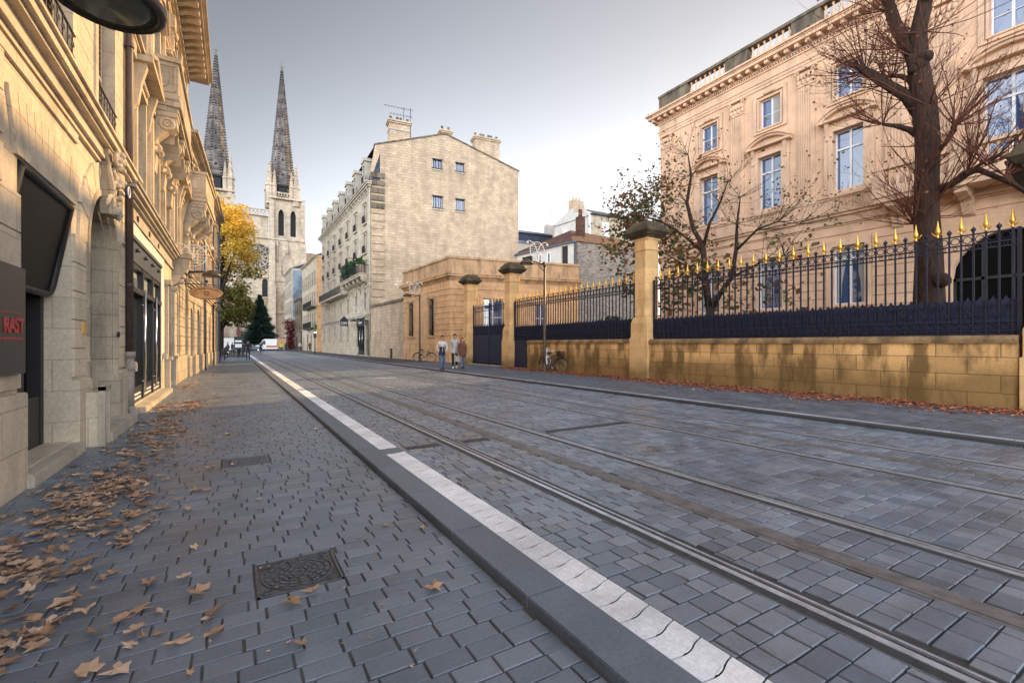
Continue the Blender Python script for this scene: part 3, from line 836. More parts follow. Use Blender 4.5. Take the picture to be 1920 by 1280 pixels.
b = MB(); b.add([(0,0,zt-.2),(LL,0,zt-.2),(e1[0],e1[1],zt-.2),(1,9,zt-.2)],[(0,1,2,3)]); part('roof', b, M['zinc'], ld)
pw = winproto(1.0, 2.95, 2, .74, (), 'blackmatt', 'glassd')
for w in wins:
    ex = MB(); moulding(ex, -.62, .62, -.14, [(.14,.10)], 0, -.28, True, True)
    ex.box(-.72,-.5,-.33,-.28,0,3.1); ex.box(.5,.72,-.33,-.28,0,3.1); ex.box(-.72,.72,-.33,-.28,3.0,3.25)
    o = window(ld, pw, (w[0]+w[1])/2, .28, w[2]); part('surround', ex, M['lodge_t'], o)
    gr = MB()
    for i in range(7):
        x = -.42 + i*.14; gr.tube([(x,-.30,.05),(x,-.30,2.85)], .011, 5)
    for z_ in (.25, .5, 2.2, 2.5): gr.box(-.46,.46,-.31,-.29,z_-.012,z_+.012)
    for i in range(6): gr.ring((-.35+i*.14,-.3,.37), .06, .01, 'y', 8, 4); gr.ring((-.35+i*.14,-.3,2.35), .06, .01, 'y', 8, 4)
    part('window_grille', gr, M['blackmatt'], o)
b = MB()
for a,b_,c,d in h2:
    m_ = MB(); m_.box(a,b_,.25,.28,c,d,1); m_.box(a,a+.08,.2,.25,c,d); m_.box(b_-.08,b_,.2,.25,c,d); m_.box((a+b_)/2-.05,(a+b_)/2+.05,.2,.25,c,d); m_.box(a,b_,.2,.25,(c+d)/2+.5,(c+d)/2+.58); m_.box(a,b_,.2,.25,d-.08,d); b = MB(); addrot(b, m_); part('side_window', b, [M['whitep'], M['glassm']], ld)
# cctv dome on the far corner
b = MB(); b.tube([(-.05,-.1,zc+.55),(-.05,-.7,zc+.62),(-.05,-.75,zc+.35)], .03, 6); b.ball((-.05,-.75,zc+.2), .14, 10, 8); part('camera_dome', b, M['whitep'], ld)
tag(single('wall_lantern', MB().box(-.06,.06,-.3,0,.55,.6).lathe([(.05,-.35),(.13,-.2),(.18,.25),(.2,.3),(.03,.5),(.02,.6)], (0,-.28,0), 6), M['blackmatt'], 'small black lantern on the lodge wall above the double gate', 'lantern', (15.6, 31.85, zat(15.6,31.8,528)), ang2), 'small black lantern on the lodge wall above the double gate', 'lantern')

# boundary wall between lodge and tall house
W0, W1 = (13.0, 51.9), (13.42, 41.66)
L_, a_ = frame(W0, W1)
t = thing('boundary_wall', 'high plain stone wall between the tall house and the lodge', 'wall', (W0[0], W0[1], PZ), a_)
b = MB(); b.box(0, L_, 0, .5, -.3, 5.35); b.box(0, L_, -.05, 0, -.3, 1.9); part('wall', b, M['gable'], t)
b = MB(); b.prismx([(-.12,5.35),(.6,5.35),(.55,5.62),(-.06,5.62)], 0, L_); part('coping', b, M['soot'], t)
b = MB(); b.box(6.7, 7.3, -.07, -.05, 0, .95); part('meter_hatch', b, M['dark'], t)

# ================================================================== MANSION
MO = (22.0, 19.3)
mn = thing('mansion', 'large rose stone mansion with pilasters, arched pediments and roof balustrade behind the railings', 'mansion', (MO[0], MO[1], 0), -pi/2)
ML = 25.0; ZE = 13.95    # entablature start
def mx(Y): return MO[1] - Y          # street Y -> local x
bays = [mx(15.95), mx(12.65), mx(9.35)]
bays2 = [mx(4.62), mx(1.3), mx(-2.0)]
allb = bays + bays2
w1, h1 = 1.12, 2.62
holes = []
for i, x in enumerate(allb):
    wd = 1.12 if i != 3 else 1.35
    holes += [(x-wd/2, x+wd/2, 7.95, 10.5), (x-.52, x+.52, 11.85, 13.3)]
    if i < 3: holes.append((x-.6, x+.6, 3.15, 5.6))
dx0, dx1 = mx(4.62)-1.5, mx(4.62)+1.5
holes.append((dx0, dx1, .9, 5.3, True))
b = MB(); wall(b, 0, ML, 0, ZE, holes, 0, .26)
b.add([(0,0,0),(0,12,0),(0,12,ZE),(0,0,ZE),(ML,12,0),(ML,12,ZE)],[(1,0,3,2),(4,1,2,5)])
part('wall', b, M['mansion'], mn)
b = MB()
ph = [(x-.85, x+.85, 3.0, 5.9) for x in bays] + [(dx0-.35, dx1+.35, 0, 5.8)]
courses(b, 0, ML, 1.9, 6.55, .38, .035, .05, ph)
part('rusticated_base', b, M['mansion'], mn)
b = MB()
moulding(b, 0, ML, 6.55, [(.10,.10),(.22,.06),(.12,.16),(.10,.24)], 0)
moulding(b, 0, ML, 7.12, [(.50,.07),(.10,.12),(.10,.17)], 0)      # plinth band at first floor
moulding(b, 0, ML, 1.5, [(.3,.1),(.1,.14)], 0)
part('string_course', b, M['mansion_t'], mn)
# pilasters
for Yp in (18.75, 14.3, 11.0, 7.75, 6.3, 2.95, -.3, -3.6):
    x = mx(Yp); p = MB()
    p.box(x-.50, x+.50, -.14, 0, 7.1, 7.62); p.box(x-.46, x+.46, -.18, 0, 7.62, 7.82); p.box(x-.42, x+.42, -.14, 0, 7.82, 7.95)
    p.box(x-.36, x+.36, -.085, 0, 7.95, 13.0)
    for k in range(6):
        xx = x-.30+k*.10; p.box(xx, xx+.055, -.115, -.085, 8.1, 12.9)
    p.box(x-.38, x+.38, -.13, 0, 13.0, 13.07)
    for row in range(2):      # acanthus rows
        for k in range(4 + row):
            xx = x - .30 + k*(.60/(3+row)); p.ball((xx, -.12-.03*row, 13.2+.22*row), (.085,.07,.13), 6, 5)
    for s in (-1, 1): p.ring((x+s*.34, -.17, 13.62), .07, .035, 'y', 8, 5)
    p.box(x-.30, x+.30, -.12, 0, 13.07, 13.62); p.box(x-.46, x+.46, -.2, 0, 13.72, 13.83)
    part('pilaster', p, M['mansion_t'], mn)
b = MB()
z = moulding(b, 0, ML, 13.83, [(.14,.05),(.14,.08),(.06,.12),(.36,.05),(.08,.11)], 0)
zd = z
x = 0
while x < ML: b.box(x, x+.07, -.15, 0, z, z+.08); x += .13
z = moulding(b, 0, ML, z+.08, [(.05,.17)], 0)
x = -.3
while x < ML: b.box(x, x+.17, -.44, 0, z, z+.17); x += .46
for k in range(4): b.box(-.44, 0, -.0+k*.46, .17+k*.46, z, z+.17)
z = moulding(b, 0, ML, z+.17, [(.14,.52),(.06,.56),(.09,.64)], 0)
b.box(-.6, 0, 0, 12, z-.29, z)
part('cornice', b, M['mansion_t'], mn); zc2 = z
zr = zc2 + 1.05
b = MB()
b.box(0, ML, -.16, .22, zc2, zc2+.16); b.box(-.02, ML, -.20, .26, zr-.14, zr)
peds = [(0, 2.05), (mx(14.3)-.62, mx(14.3)+.62), (mx(11.0)-.62, mx(11.0)+.62), (mx(7.0)-1.3, mx(7.0)+1.3), (mx(2.95)-.62, mx(2.95)+.62), (mx(-.3)-.62, mx(-.3)+.62)]
for a, c in peds: b.box(a, c, -.14, .20, zc2+.16, zr-.14)
b.box(-.0, .36, .2, 11, zc2, zr-.02)
part('parapet', b, M['soot'], mn)
ed = [(peds[i][1], peds[i+1][0]) for i in range(len(peds)-1)]
bl = MB(); baluster(bl, 0, 0, 0, zr-zc2-.30, .066, 8); blm = bl.mesh('baluster', M['mansion_t'])
for a, c in ed:
    n = max(2, round((c-a)/.29))
    for i in range(n): link('baluster', blm, mn, (a + (c-a)*(i+.5)/n, .02, zc2+.16))
b = MB(); b.box(.5, ML, 1.2, 11.5, zc2, zc2+.5); part('roof', b, M['zinc'], mn)
# windows
p1 = winproto(1.12, 2.55, 2, .70); p1b = winproto(1.35, 2.55, 2, .70); p2 = winproto(1.04, 1.45, 2, None, (.48,)); p0 = winproto(1.2, 2.45, 2, .78)
def sur1(w):
    e = MB(); a = w/2
    for s in (-1, 1):
        e.box(s*a, s*(a+.17), -.33, -.26, -.05, 2.75); e.box(s*(a+.17), s*(a+.36), -.30, -.26, -.05, 2.9)
        # console
        e.prismx([(-.26,2.15),(-.36,2.25),(-.40,2.6),(-.48,2.95),(-.26,2.95)], s*(a+.2)-.075, s*(a+.2)+.075)
    e.box(-a, a, -.33, -.26, 2.55, 2.75); e.box(-a-.36, a+.36, -.31, -.26, 2.75, 2.95)
    for k in range(9): e.ball((-a+.1+k*(w-.2)/8, -.32, 2.85), (.05,.03,.06), 5, 4)
    e.box(-a-.5, a+.5, -.56, -.26, 2.95, 3.06)
    segped(e, 0, 3.06, w+1.0, .40, .11, .28, y=-.26)
    e.box(-a-.2, a+.2, -.36, -.2, -.14, 0)
    return e.mesh('surround', M['mansion_t'])
s1, s1b = sur1(1.12), sur1(1.35)
e = MB()
for a_x in (-.72, .72): e.box(a_x-.08*(1 if a_x>0 else 1), a_x+.08, -.30, -.26, -.18, 1.75)
e.box(-.64, .64, -.30, -.26, 1.59, 1.75); e.box(-.64,.64,-.30,-.26,-.18,-.06)
for s in (-1,1): e.box(s*.52, s*.60, -.32, -.26, 0, 1.5)
for k in range(5): e.ball((-.2+k*.1, -.31, 1.66), (.08,.05,.07), 5, 4)
e.box(-.6,.6,-.35,-.2,-.06,0); s2m = e.mesh('surround', M['mansion_t'])
e = MB()
for s in (-1,1): e.box(s*.6, s*.82, -.32, -.26, -.1, 2.7)
e.box(-.6,.6,-.32,-.26,2.45,2.7); e.box(-.7,.7,-.38,-.2,-.12,0)
s0m = e.mesh('surround', M['mansion_t'])
cur = MB()
for s in (-1, 1):
    pts = [(s*.5, 0), (s*.5,2.35), (s*.06,2.35), (s*.22,1.6), (s*.34,.9), (s*.38,0)]
    cur.prism(pts if s < 0 else pts[::-1], -.012, -.006)
curm = cur.mesh('curtain', M['curtain'])
for i, x in enumerate(allb):
    window(mn, p1b if i == 3 else p1, x, .22, 7.95, s1b if i == 3 else s1)
    window(mn, p2, x, .22, 11.85, s2m)
    if i < 3:
        o = window(mn, p0, x, .22, 3.15, s0m); link('curtain', curm, o)
    if i == 1:
        e = MB(); e.box(.04, .46, -.02, -.012, .05, 1.4); part('window_blind', e, M['curtain'], mn, (x, .22, 11.85))
    if i != 3:   # blind balustrade under the window
        e = MB()
        for k in range(9): baluster(e, x-.52+k*.13, -.10, 7.22, .46, .045, 6)
        e.box(x-.62, x+.62, -.155, -.07, 7.12, 7.22); e.box(x-.62, x+.62, -.19, -.07, 7.68, 7.78)
        part('window_balustrade', e, M['mansion_t'], mn)
# door under the balcony, glazed and dark
b = MB(); b.box(dx0, dx1, .24, .3, .9, 5.3); part('door', b, M['pane_dark'], mn)
b = MB()
for k in range(5): xx = dx0+.04+(dx1-dx0-.08)*k/4; b.box(xx-.04, xx+.04, .16, .24, .9, 5.3 if 0<k<4 else 3.8)
b.box(dx0,dx1,.16,.24,3.7,3.8); part('door_frame', b, M['blackmatt'], mn)
# balcony
b = MB(); bx0, bx1 = mx(8.1), mx(1.2)
b.box(bx0, bx1, -1.15, 0, 6.98, 7.22); b.box(bx0+.05, bx1-.05, -1.08, 0, 6.80, 6.98)
b.box(bx0, bx1, -1.12, -.90, 7.22, 7.34); b.box(bx0-.03, bx1+.03, -1.16, -.86, 7.98, 8.10)
for xx in (bx0, bx0+2.2, bx1-2.2-.35, bx1-.35): b.box(xx, xx+.35, -1.13, -.89, 7.34, 7.98)
b.box(bx0, bx0+.22, -.9, 0, 7.22, 7.34); b.box(bx0, bx0+.22, -.9, 0, 7.98, 8.10)
for xx in (bx0+.3, bx0+2.3, bx1-2.6, bx1-.6): b.prismx([(0,5.9),(-.15,6.0),(-.35,6.4),(-.95,6.62),(-.95,6.8),(0,6.8)], xx, xx+.32)
part('balcony', b, M['mansion_t'], mn)
bl = MB(); baluster(bl, 0, 0, 0, .64, .07, 8); blm = bl.mesh('balcony_baluster', M['mansion_t'])
x = bx0+.5
while x < bx1-.4:
    link('balcony_baluster', blm, mn, (x, -1.0, 7.34)); x += .24
for k in range(3): link('balcony_baluster', blm, mn, (bx0+.11, -.7+.24*k, 7.34))
# glass canopy over the door
b = MB(); b.tube([(mx(4.0),-.1,6.3),(mx(4.0),-2.2,6.9)], .04, 5); b.tube([(mx(1.5),-.1,6.3),(mx(1.5),-2.2,6.9)], .04, 5)
b.add([(mx(4.3),-.1,6.2),(mx(1.2),-.1,6.2),(mx(1.2),-2.3,6.85),(mx(4.3),-2.3,6.85),(mx(4.3),-.1,6.25),(mx(1.2),-.1,6.25),(mx(1.2),-2.3,6.92),(mx(4.3),-2.3,6.92)],[(0,3,2,1),(4,5,6,7),(0,4,7,3),(3,7,6,2),(2,6,5,1)])
part('canopy', b, M['blackmatt'], mn)
# ================================================================== LEFT ROW, FIRST HOUSE (pale ashlar, shop opening and arched door)
def louvres(mb, x0, x1, z0, z1, y, n, fr=.06):
    mb.box(x0, x0+fr, y-.03, y+.03, z0, z1); mb.box(x1-fr, x1, y-.03, y+.03, z0, z1)
    for q in (z0, (z0+z1)/2-fr/2, z1-fr): mb.box(x0+fr, x1-fr, y-.03, y+.03, q, q+fr)
    for i in range(n):
        z = z0+fr+(z1-z0-2*fr)*(i+.5)/n; h = (z1-z0)/n*.62
        mb.add([(x0+fr,y-.022,z-h/2),(x1-fr,y-.022,z-h/2),(x1-fr,y+.018,z+h/2),(x0+fr,y+.018,z+h/2)],[(0,1,2,3)])
def ironguard(mb, x0, x1, z, h, y, n):
    mb.tube([(x0,y,z+h),(x1,y,z+h)], .016, 6); mb.tube([(x0,y,z+.06),(x1,y,z+.06)], .011, 5); mb.tube([(x0,y,z+h*.6),(x1,y,z+h*.6)], .009, 5)
    for i in range(n):
        x = x0+(x1-x0)*(i+.5)/n
        mb.tube([(x,y,z+.06),(x,y,z+h)], .008, 4)
        scroll(mb, x+.02, z+h*.78, .055, 1, y, rt=.007); scroll(mb, x-.02, z+h*.30, .06, -1, y, rt=.007)

XA = -1.88; A0 = -4.0; A1 = 12.08
hA = thing('stone_house', 'pale ashlar house nearest on the left with black shop opening and carved arched doorway', 'house', (XA, A0, 0), pi/2)
def ay(Y): return Y - A0
sh = (ay(6.62), ay(8.46), .16, 3.36); dr = (ay(9.20), ay(11.12), .18, 3.92, True)
sh2 = (ay(1.2), ay(4.4), .16, 3.36)
ups = [(ay(7.12), ay(8.34), 4.86, 7.4), (ay(9.72), ay(10.92), 4.86, 7.4), (ay(4.2), ay(5.4), 4.86, 7.4)]
upt = [(a, b, 8.9, 11.0) for a, b, _, _ in ups]
b = MB(); LAh = A1-A0; HA = 12.6
wall(b, 0, LAh, -.2, HA, [sh, dr, sh2] + ups + upt, 0, .46)
b.add([(0,0,-.2),(0,9,-.2),(0,9,HA),(0,0,HA),(LAh,9,-.2),(LAh,9,HA),(LAh,0,HA),(LAh,0,-.2)],[(0,1,2,3),(1,4,5,2),(7,6,5,4),(3,2,5,6)])
part('wall', b, M['stoneA'], hA)
b = MB()
bl = [(sh[0]-.02, sh[1]+.02, 0, 3.36), (dr[0]-.16, dr[1]+.16, 0, 3.30), (sh2[0], sh2[1], 0, 3.4), (sh[0]-.45, sh[1]+.45, 3.36, 4.1), (sh2[0]-.3, sh2[1]+.3, 3.3, 4.2), (dr[0]+.12, dr[1]-.12, 3.2, 4.4)]
courses(b, 0, LAh, 1.02, 3.38, .393, .016, .035, bl)
part('rusticated_courses', b, M['stoneA'], hA)
b = MB()      # flat arches: radiating voussoirs over the shop openings, stones over the door
for H in (sh, sh2):
    n = 11; x0, x1 = H[0]-.10, H[1]+.10
    for k in range(n):
        a0, a1 = x0+(x1-x0)*k/n+.006, x0+(x1-x0)*(k+1)/n-.006; m_ = (x0+x1)/2
        z1 = 3.98 if k % 2 == 0 else 3.98
        b.prism([(a0,3.375),(a1,3.375),(a1+(a1-m_)*.22,z1),(a0+(a0-m_)*.22,z1)], -.033, .02)
cx = (dr[0]+dr[1])/2; rad = (dr[1]-dr[0])/2-.005; spz = dr[3]-rad
for k in range(9):
    a = pi*k/9 + .012; c = pi*(k+1)/9 - .012
    if k == 4: continue
    P = lambda r_, t_: (cx - r_*math.cos(t_), spz + r_*math.sin(t_))
    b.prism([P(rad+.04,a), P(rad+.04,c), P(rad+.52,c), P(rad+.52,a)], -.035, .02)
courses(b, 0, LAh, 3.44, 4.38, .40, .016, .034, [(sh[0]-.42, sh[1]+.42, 0, 4.05),(sh2[0]-.42, sh2[1]+.42, 0, 4.05),(cx-rad-.56, cx+rad+.56, 3, 5)])
part('arch_stones', b, M['stoneA'], hA)
b = MB()      # plinth blocks between openings
for a, c in ((0, sh2[0]), (sh2[1], sh[0]), (sh[1], dr[0]-.1), (dr[1]+.1, LAh)):
    b = MB(); b.cbox(a+.006, c-.006, -.085, .04, -.15, .98, .012)
    if a == sh[1]: b.box(sh[1]+.30, sh[1]+.62, -.22, -.087, .0, .78)
    part('plinth', b, M['stoneA'], hA)
b = MB()
for x in (sh[1]+.29, sh[1]+.58): b.box(x, x+.05, -.30, -.22, 0, .86)
b.box(sh[1]+.29, sh[1]+.63, -.30, -.22, .80, .87); part('hydrant_box', b, M['lime'], hA)
b = MB(); moulding(b, 0, LAh, 4.40, [(.07,.05),(.05,.10),(.16,.07),(.05,.16),(.10,.22),(.04,.26)]); part('string_course', b, M['stoneA'], hA)
b = MB(); courses(b, 0, LAh, 4.95, HA-.8, .40, .014, .014, [(a-.16, c+.16, d, e_+.16) for a, c, d, e_ in ups+upt])
part('upper_courses', b, M['stoneA'], hA)
b = MB(); moulding(b, 0, LAh, HA-.8, [(.15,.08),(.12,.18),(.12,.32),(.14,.46)]); moulding(b, 0, LAh, 8.3, [(.08,.06),(.10,.12)]); part('cornice', b, M['stoneA'], hA)
b = MB(); b.box(-.2, LAh, -.40, 9, HA-.27, HA-.1); b.prismx([(-.35,HA-.1),(9,HA-.1),(4.5,HA+1.8)], 0, LAh); part('roof', b, M['tile'], hA)
# moulded arched jamb of the door, door leaf, steps
b = MB()
for (r0, r1, y0, y1) in ((-.10, .0, -.05, .03), (0, .07, .02, .16), (.07, .15, .10, .30)):
    ri, ro = rad - r1, rad - r0; n = 14
    for k in range(n):
        a, c = pi*k/n, pi*(k+1)/n
        b.prism([(cx-ri*math.cos(a), spz+ri*math.sin(a)), (cx-ro*math.cos(a), spz+ro*math.sin(a)), (cx-ro*math.cos(c), spz+ro*math.sin(c)), (cx-ri*math.cos(c), spz+ri*math.sin(c))][::-1], y0, y1)
    for s in (-1, 1): b.box(cx+s*ri, cx+s*ro, y0, y1, .95, spz)
for s in (-1, 1): b.cbox(cx+s*rad-.17, cx+s*rad+.17, -.10, .3, .0, .95, .015)
part('door_jamb', b, M['stoneC'], hA)
b = MB(); b.prism([(cx-rad+.001,.185),(cx+rad-.001,.185)] + [(cx+(rad-.001)*math.cos(pi*k/12), spz+rad*math.sin(pi*k/12)) for k in range(13)], .30, .36)
for s in (-1, 1):
    for z0, z1 in ((.35,1.1),(1.25,2.2),(2.35,2.95)): b.box(cx+s*.42-.28, cx+s*.42+.28, .27, .30, z0, z1)
o = part('door', b, M['black'], hA)
b = MB(); b.ball((cx+.07,.22,1.15), .04); part('handle', b, M['chrome'], o)
b = MB(); b.cbox(dr[0]-.1, dr[1]+.1, -.32, .4, 0, .17, .02); part('doorstep', b, M['lime'], hA)
b = MB(); b.cbox(sh[0]-.05, sh[1]+.04, -.14, .4, -.02, .14, .02); part('shop_step', b, M['lime'], hA)
# carved cartouche over the arch
b = MB(); rr_ = random.Random(4)
b.prism([(cx-.16,3.62),(cx+.16,3.62),(cx+.26,4.7),(cx-.26,4.7)], -.14, 0)
for k in range(60):
    q = rr_.random(); z = 3.60+1.05*q; wv = .10+.15*q
    b.ball((cx+rr_.uniform(-wv, wv), -.13-.09*rr_.random()-.06*q, z), (rr_.uniform(.025,.07), rr_.uniform(.03,.06), rr_.uniform(.03,.09)), 7, 5, jit=.5)
b.ball((cx,-.22,4.22),(.10,.09,.13),10,8); b.ball((cx,-.31,4.20),(.025,.03,.035),6,5)
for s in (-1, 1):
    b.ring((cx+s*.18, -.22, 4.52), .09, .035, 'y', 14, 6); b.ring((cx+s*.15, -.19, 4.02), .06, .028, 'y', 12, 6)
    b.tube([(cx+s*.29,-.14,4.5),(cx+s*.31,-.15,4.3),(cx+s*.23,-.17,4.1),(cx+s*.16,-.16,3.85),(cx+s*.05,-.15,3.60)], [.02,.035,.045,.035,.02], 7)
    for k in range(4): b.tube([(cx+s*(.22+.05*k),-.15,3.9-.04*k),(cx+s*(.42+.05*k),-.14,3.86-.08*k)], [.04,.006], 5)
o = part('cartouche', b, M['stoneC'], hA); m = o.modifiers.new('r', 'REMESH'); m.mode = 'VOXEL'; m.voxel_size = .011; m.use_smooth_shade = True; m = o.modifiers.new('s', 'SMOOTH'); m.iterations = 3
b = MB(); b.lathe([(.0,-.0),(.11,0),(.11,.03),(.085,.035),(0,.035)], (0,0,0), 18)
for i, v_ in enumerate(b.v): b.v[i] = (v_[0], -v_[2]-.0, v_[1])
part('number_plaque', b, M['bluepan'], hA, (cx+.10,-.30,4.08))
b = MB(); b.ring((0,-.04,0), .09, .012, 'y', 18, 6); part('plaque_rim', b, M['whitep'], hA, (cx+.10,-.30,4.08))
b = MB(); b.box(dr[0]-.38, dr[0]-.22, -.05, -.03, 1.62, 1.78); part('brass_plate', b, M['gold'], hA)
b = MB(); b.lathe([(.0,-.0),(.05,0),(.05,.03),(0,.03)], (0,0,0), 12)
for i, v_ in enumerate(b.v): b.v[i] = (v_[0], -v_[2], v_[1])
part('doorbell', b, M['blackmatt'], hA, (dr[1]-.02,-.05,1.65))
# shop front inside the opening
b = MB(); b.box(sh[0]+.002, sh[1]-.002, .40, .45, .16, 3.35, 0); b.box(sh2[0]+.002, sh2[1]-.002, .40, .45, .16, 3.35)
part('shop_glass', b, M['pane_dark'], hA)
b = MB()
X0, X1 = sh[0]+.003, sh[1]-.003
for a, c in ((X0, X0+.10), (X0+.95, X0+1.15), (X1-.12, X1)): b.box(a, c, .27, .41, .16, 3.35)
for a, c in ((X0+.10, X0+.95), (X0+1.15, X1-.12)): b.box(a, c, .28, .40, .16, .80); b.box(a, c, .28, .40, 2.78, 2.9)
part('shop_frame', b, M['blackmatt'], hA)
b = MB(); b.box(sh[0]+.1, sh[0]+.94, .26, .28, .80, .83); part('shop_trim', b, M['chrome'], hA)
b = MB()
for sg in (sh2,):
    for a in (sg[0], (sg[0]+sg[1])/2, sg[1]-.1): b.box(a, a+.1, .12, .27, .16, 3.36)
    b.box(sg[0], sg[1], .12, .27, .16, .7)
part('shop_frame', b, M['blackmatt'], hA)
# tilted black fanlight frame hanging in the top of the opening
b = MB(); x0, x1 = sh[0]+.06, sh[1]-.05; zt_, zb_ = 3.30, 2.12; yt, yb = .0, .20
def sl_(x, z): q = (zt_-z)/(zt_-zb_); return (x, yt+(yb-yt)*q, z)
R4 = [(x0,zt_),(x1,zt_),(x1,zb_+.12),(x1-.05,zb_+.03),(x1-.14,zb_),(x0+.14,zb_),(x0+.05,zb_+.03),(x0,zb_+.12)]
b.tube([sl_(*p) for p in R4] + [sl_(*R4[0])], .045, 6); part('tilted_fanlight', b, M['blackmatt'], hA)
b = MB(); b.add([sl_(*p) for p in R4], [tuple(range(8))]); part('fanlight_pane', b, M['pane_dark'], hA)
# upper windows with shutters and iron guards
for i, (a, c, d, e_) in enumerate(ups):
    s = MB()
    for q in (a-.15, c): s.box(q, q+.15, -.045, 0, d, e_+.15)
    s.box(a, c, -.045, 0, e_, e_+.15); s.box(a-.15, c+.15, -.09, .3, d-.08, d)
    s = part('surround', s, M['stoneA'], hA)
    m = MB(); louvres(m, a+.02, (a+c)/2-.005, d+.02, e_, .16, 26); louvres(m, (a+c)/2+.005, c-.02, d+.02, e_, .16, 26)
    part('shutter', m, M['beigep'], hA)
    m = MB(); ironguard(m, a, c, d, .72, -.06, 6); part('window_guard', m, M['blackmatt'], hA)
for i, (a, c, d, e_) in enumerate(upt):
    m = MB(); louvres(m, a+.02, (a+c)/2-.005, d+.02, e_, .16, 22); louvres(m, (a+c)/2+.005, c-.02, d+.02, e_, .16, 22); part('shutter', m, M['beigep'], hA)
# downpipe between the first two houses
dp = thing('downpipe', 'tall dark brown downpipe between the first and second house on the left', 'downpipe', (XA+.10, 11.92, 0))
b = MB(); b.tube([(0,0,1.25),(0,0,11.8)], .062, 12)
for z in (2.6, 4.9, 7.4, 9.9): b.tube([(0,0,z),(0,0,z+.09)], .074, 12)
part('pipe', b, M['pipe'], dp)
b = MB(); b.tube([(0,0,.10),(0,0,1.25)], .078, 12); b.tube([(0,0,1.20),(0,0,1.32)], .096, 12); b.tube([(0,0,.95),(0,0,1.0)], .088, 12); b.tube([(0,0,.22),(.05,0,.08),(.14,0,.04)], .08, 10)
part('cast_foot', b, M['pipel'], dp)
# black sign with red lettering
def text(body, size, mat, parent, loc, rot, name='lettering', ext=.004, align='CENTER', sx=1.0, bold=0.0):
    cu = bpy.data.curves.new(name, 'FONT'); cu.body = body; cu.size = size; cu.extrude = ext; cu.align_x = align; cu.offset = bold
    cu.materials.append(M[mat])
    tmp = bpy.data.objects.new('tmp', cu); COL.objects.link(tmp)
    dg = bpy.context.evaluated_depsgraph_get(); me = bpy.data.meshes.new_from_object(tmp.evaluated_get(dg)); me.name = name
    COL.objects.unlink(tmp); bpy.data.objects.remove(tmp)
    o = bpy.data.objects.new(name, me); COL.objects.link(o); o.location = loc; o.rotation_euler = rot; o.scale = (sx, 1, 1); o.parent = parent
    return o
sg = thing('shop_sign', 'flat black sign with red lettering RAST on the pale pier beside the shop opening', 'sign', (XA, 5.1, 0), pi/2)
b = MB(); b.box(0, 1.42, -.09, -.03, 1.18, 2.22); part('board', b, M['black'], sg)
text('RAST', .20, 'red', sg, (1.36, -.094, 1.58), (R(90),0,0), align='RIGHT', bold=.004)
b = MB(); b.box(.75, 1.36, -.096, -.09, 1.765, 1.772); part('red_line', b, M['red'], sg)
text('ESPACE DE COIFFURE', .045, 'red', sg, (1.40, -.094, 1.50), (R(90),0,0), align='RIGHT') if False else None
b = MB()
for k in range(14): b.box(.62+k*.052, .65+k*.052, -.095, -.09, 1.515, 1.535)
part('small_print', b, M['red'], sg)

# ================================================================== LEFT ROW, SECOND HOUSE (ornate, black shop door, balcony)
XB = -1.90; B0 = 12.08; B1 = 25.4; HB = 14.05
hB = thing('stone_house', 'ornate tall stone house with white painted shop level, black glazed shop doors and stone balcony', 'house', (XB, B0, 0), pi/2)
def by(Y): return Y - B0
LBh = B1-B0
shB = (by(12.75), by(17.55), .14, 3.82); enB = (by(18.9), by(20.55), .14, 3.55)
rest = [(by(21.9), by(23.0), 1.1, 3.6, True)]
c1 = [by(13.9), by(16.35), by(18.9), by(21.3), by(23.6)]
wu = [(x-.55, x+.55, 4.95, 7.35) for x in c1]; wm = [(x-.55, x+.55, 9.1 if False else 8.15, 10.6) for x in c1]; wt = [(x-.5, x+.5, 11.3, 12.75) for x in c1]
b = MB(); wall(b, 0, LBh, -.2, HB-.9, [shB, enB] + rest + wu + wm + wt, 0, .34)
b.add([(0,0,-.2),(0,9,-.2),(0,9,HB),(0,0,HB),(LBh,9,-.2),(LBh,9,HB),(LBh,0,HB),(LBh,0,-.2)],[(0,1,2,3),(1,4,5,2),(7,6,5,4)])
part('wall', b, M['stoneB'], hB)
b = MB(); wall(b, .12, by(18.2), .95, 4.15, [(shB[0]-.0, shB[1]+.0, 0, 3.82)], -.03, .03); b.box(.12, by(18.2), -.03, .0, 4.12, 4.15)
b.box(by(12.5)+.0, by(12.7), -.07, -.03, .0, .98); part('painted_front', b, M['white_paint'], hB)
b = MB(); moulding(b, 0, LBh, 4.15, [(.06,.06),(.28,.03),(.06,.10),(.07,.17),(.08,.24),(.04,.28)]); part('string_course', b, M['lime'], hB)
b = MB()
for x in (by(13.4), by(15.1), by(16.8)): b.ring((x,-.05,4.02 if False else 4.30), .07, .012, 'y', 12, 5)
part('hooks', b, M['blackmatt'], hB)
# shop front
b = MB(); b.box(shB[0], shB[1], -.02, .10, 3.30, 3.82); b.box(shB[0], shB[1], -.06, -.02, 3.76, 3.84)
for k in range(4): b.ball((shB[0]+.6+k*1.15, -.06, 3.58), .05)
part('fascia', b, M['shopgrey'], hB)
b = MB(); a, c = shB[0]+.0, shB[1]-.05
b.box(a, c, -.0, .12, 3.20, 3.30); b.box(a, c, -.05, .12, 2.62, 2.74); b.box(a, c, -.0, .12, .14, .50)
xs = [a, a+(c-a)/3, a+2*(c-a)/3, c]
for x in xs: b.box(min(x, c-.10)-.0, min(x, c-.10)+.12, -.02, .12, .14, 3.30)
part('shop_frame', b, M['black'], hB)
b = MB(); b.box(a, c, .10, .13, .5, 2.62); part('shop_glass', b, M['glassd'], hB)
b = MB(); b.box(a, c, .10, .13, 2.74, 3.2); part('transom_glass', b, M['glassg'], hB)
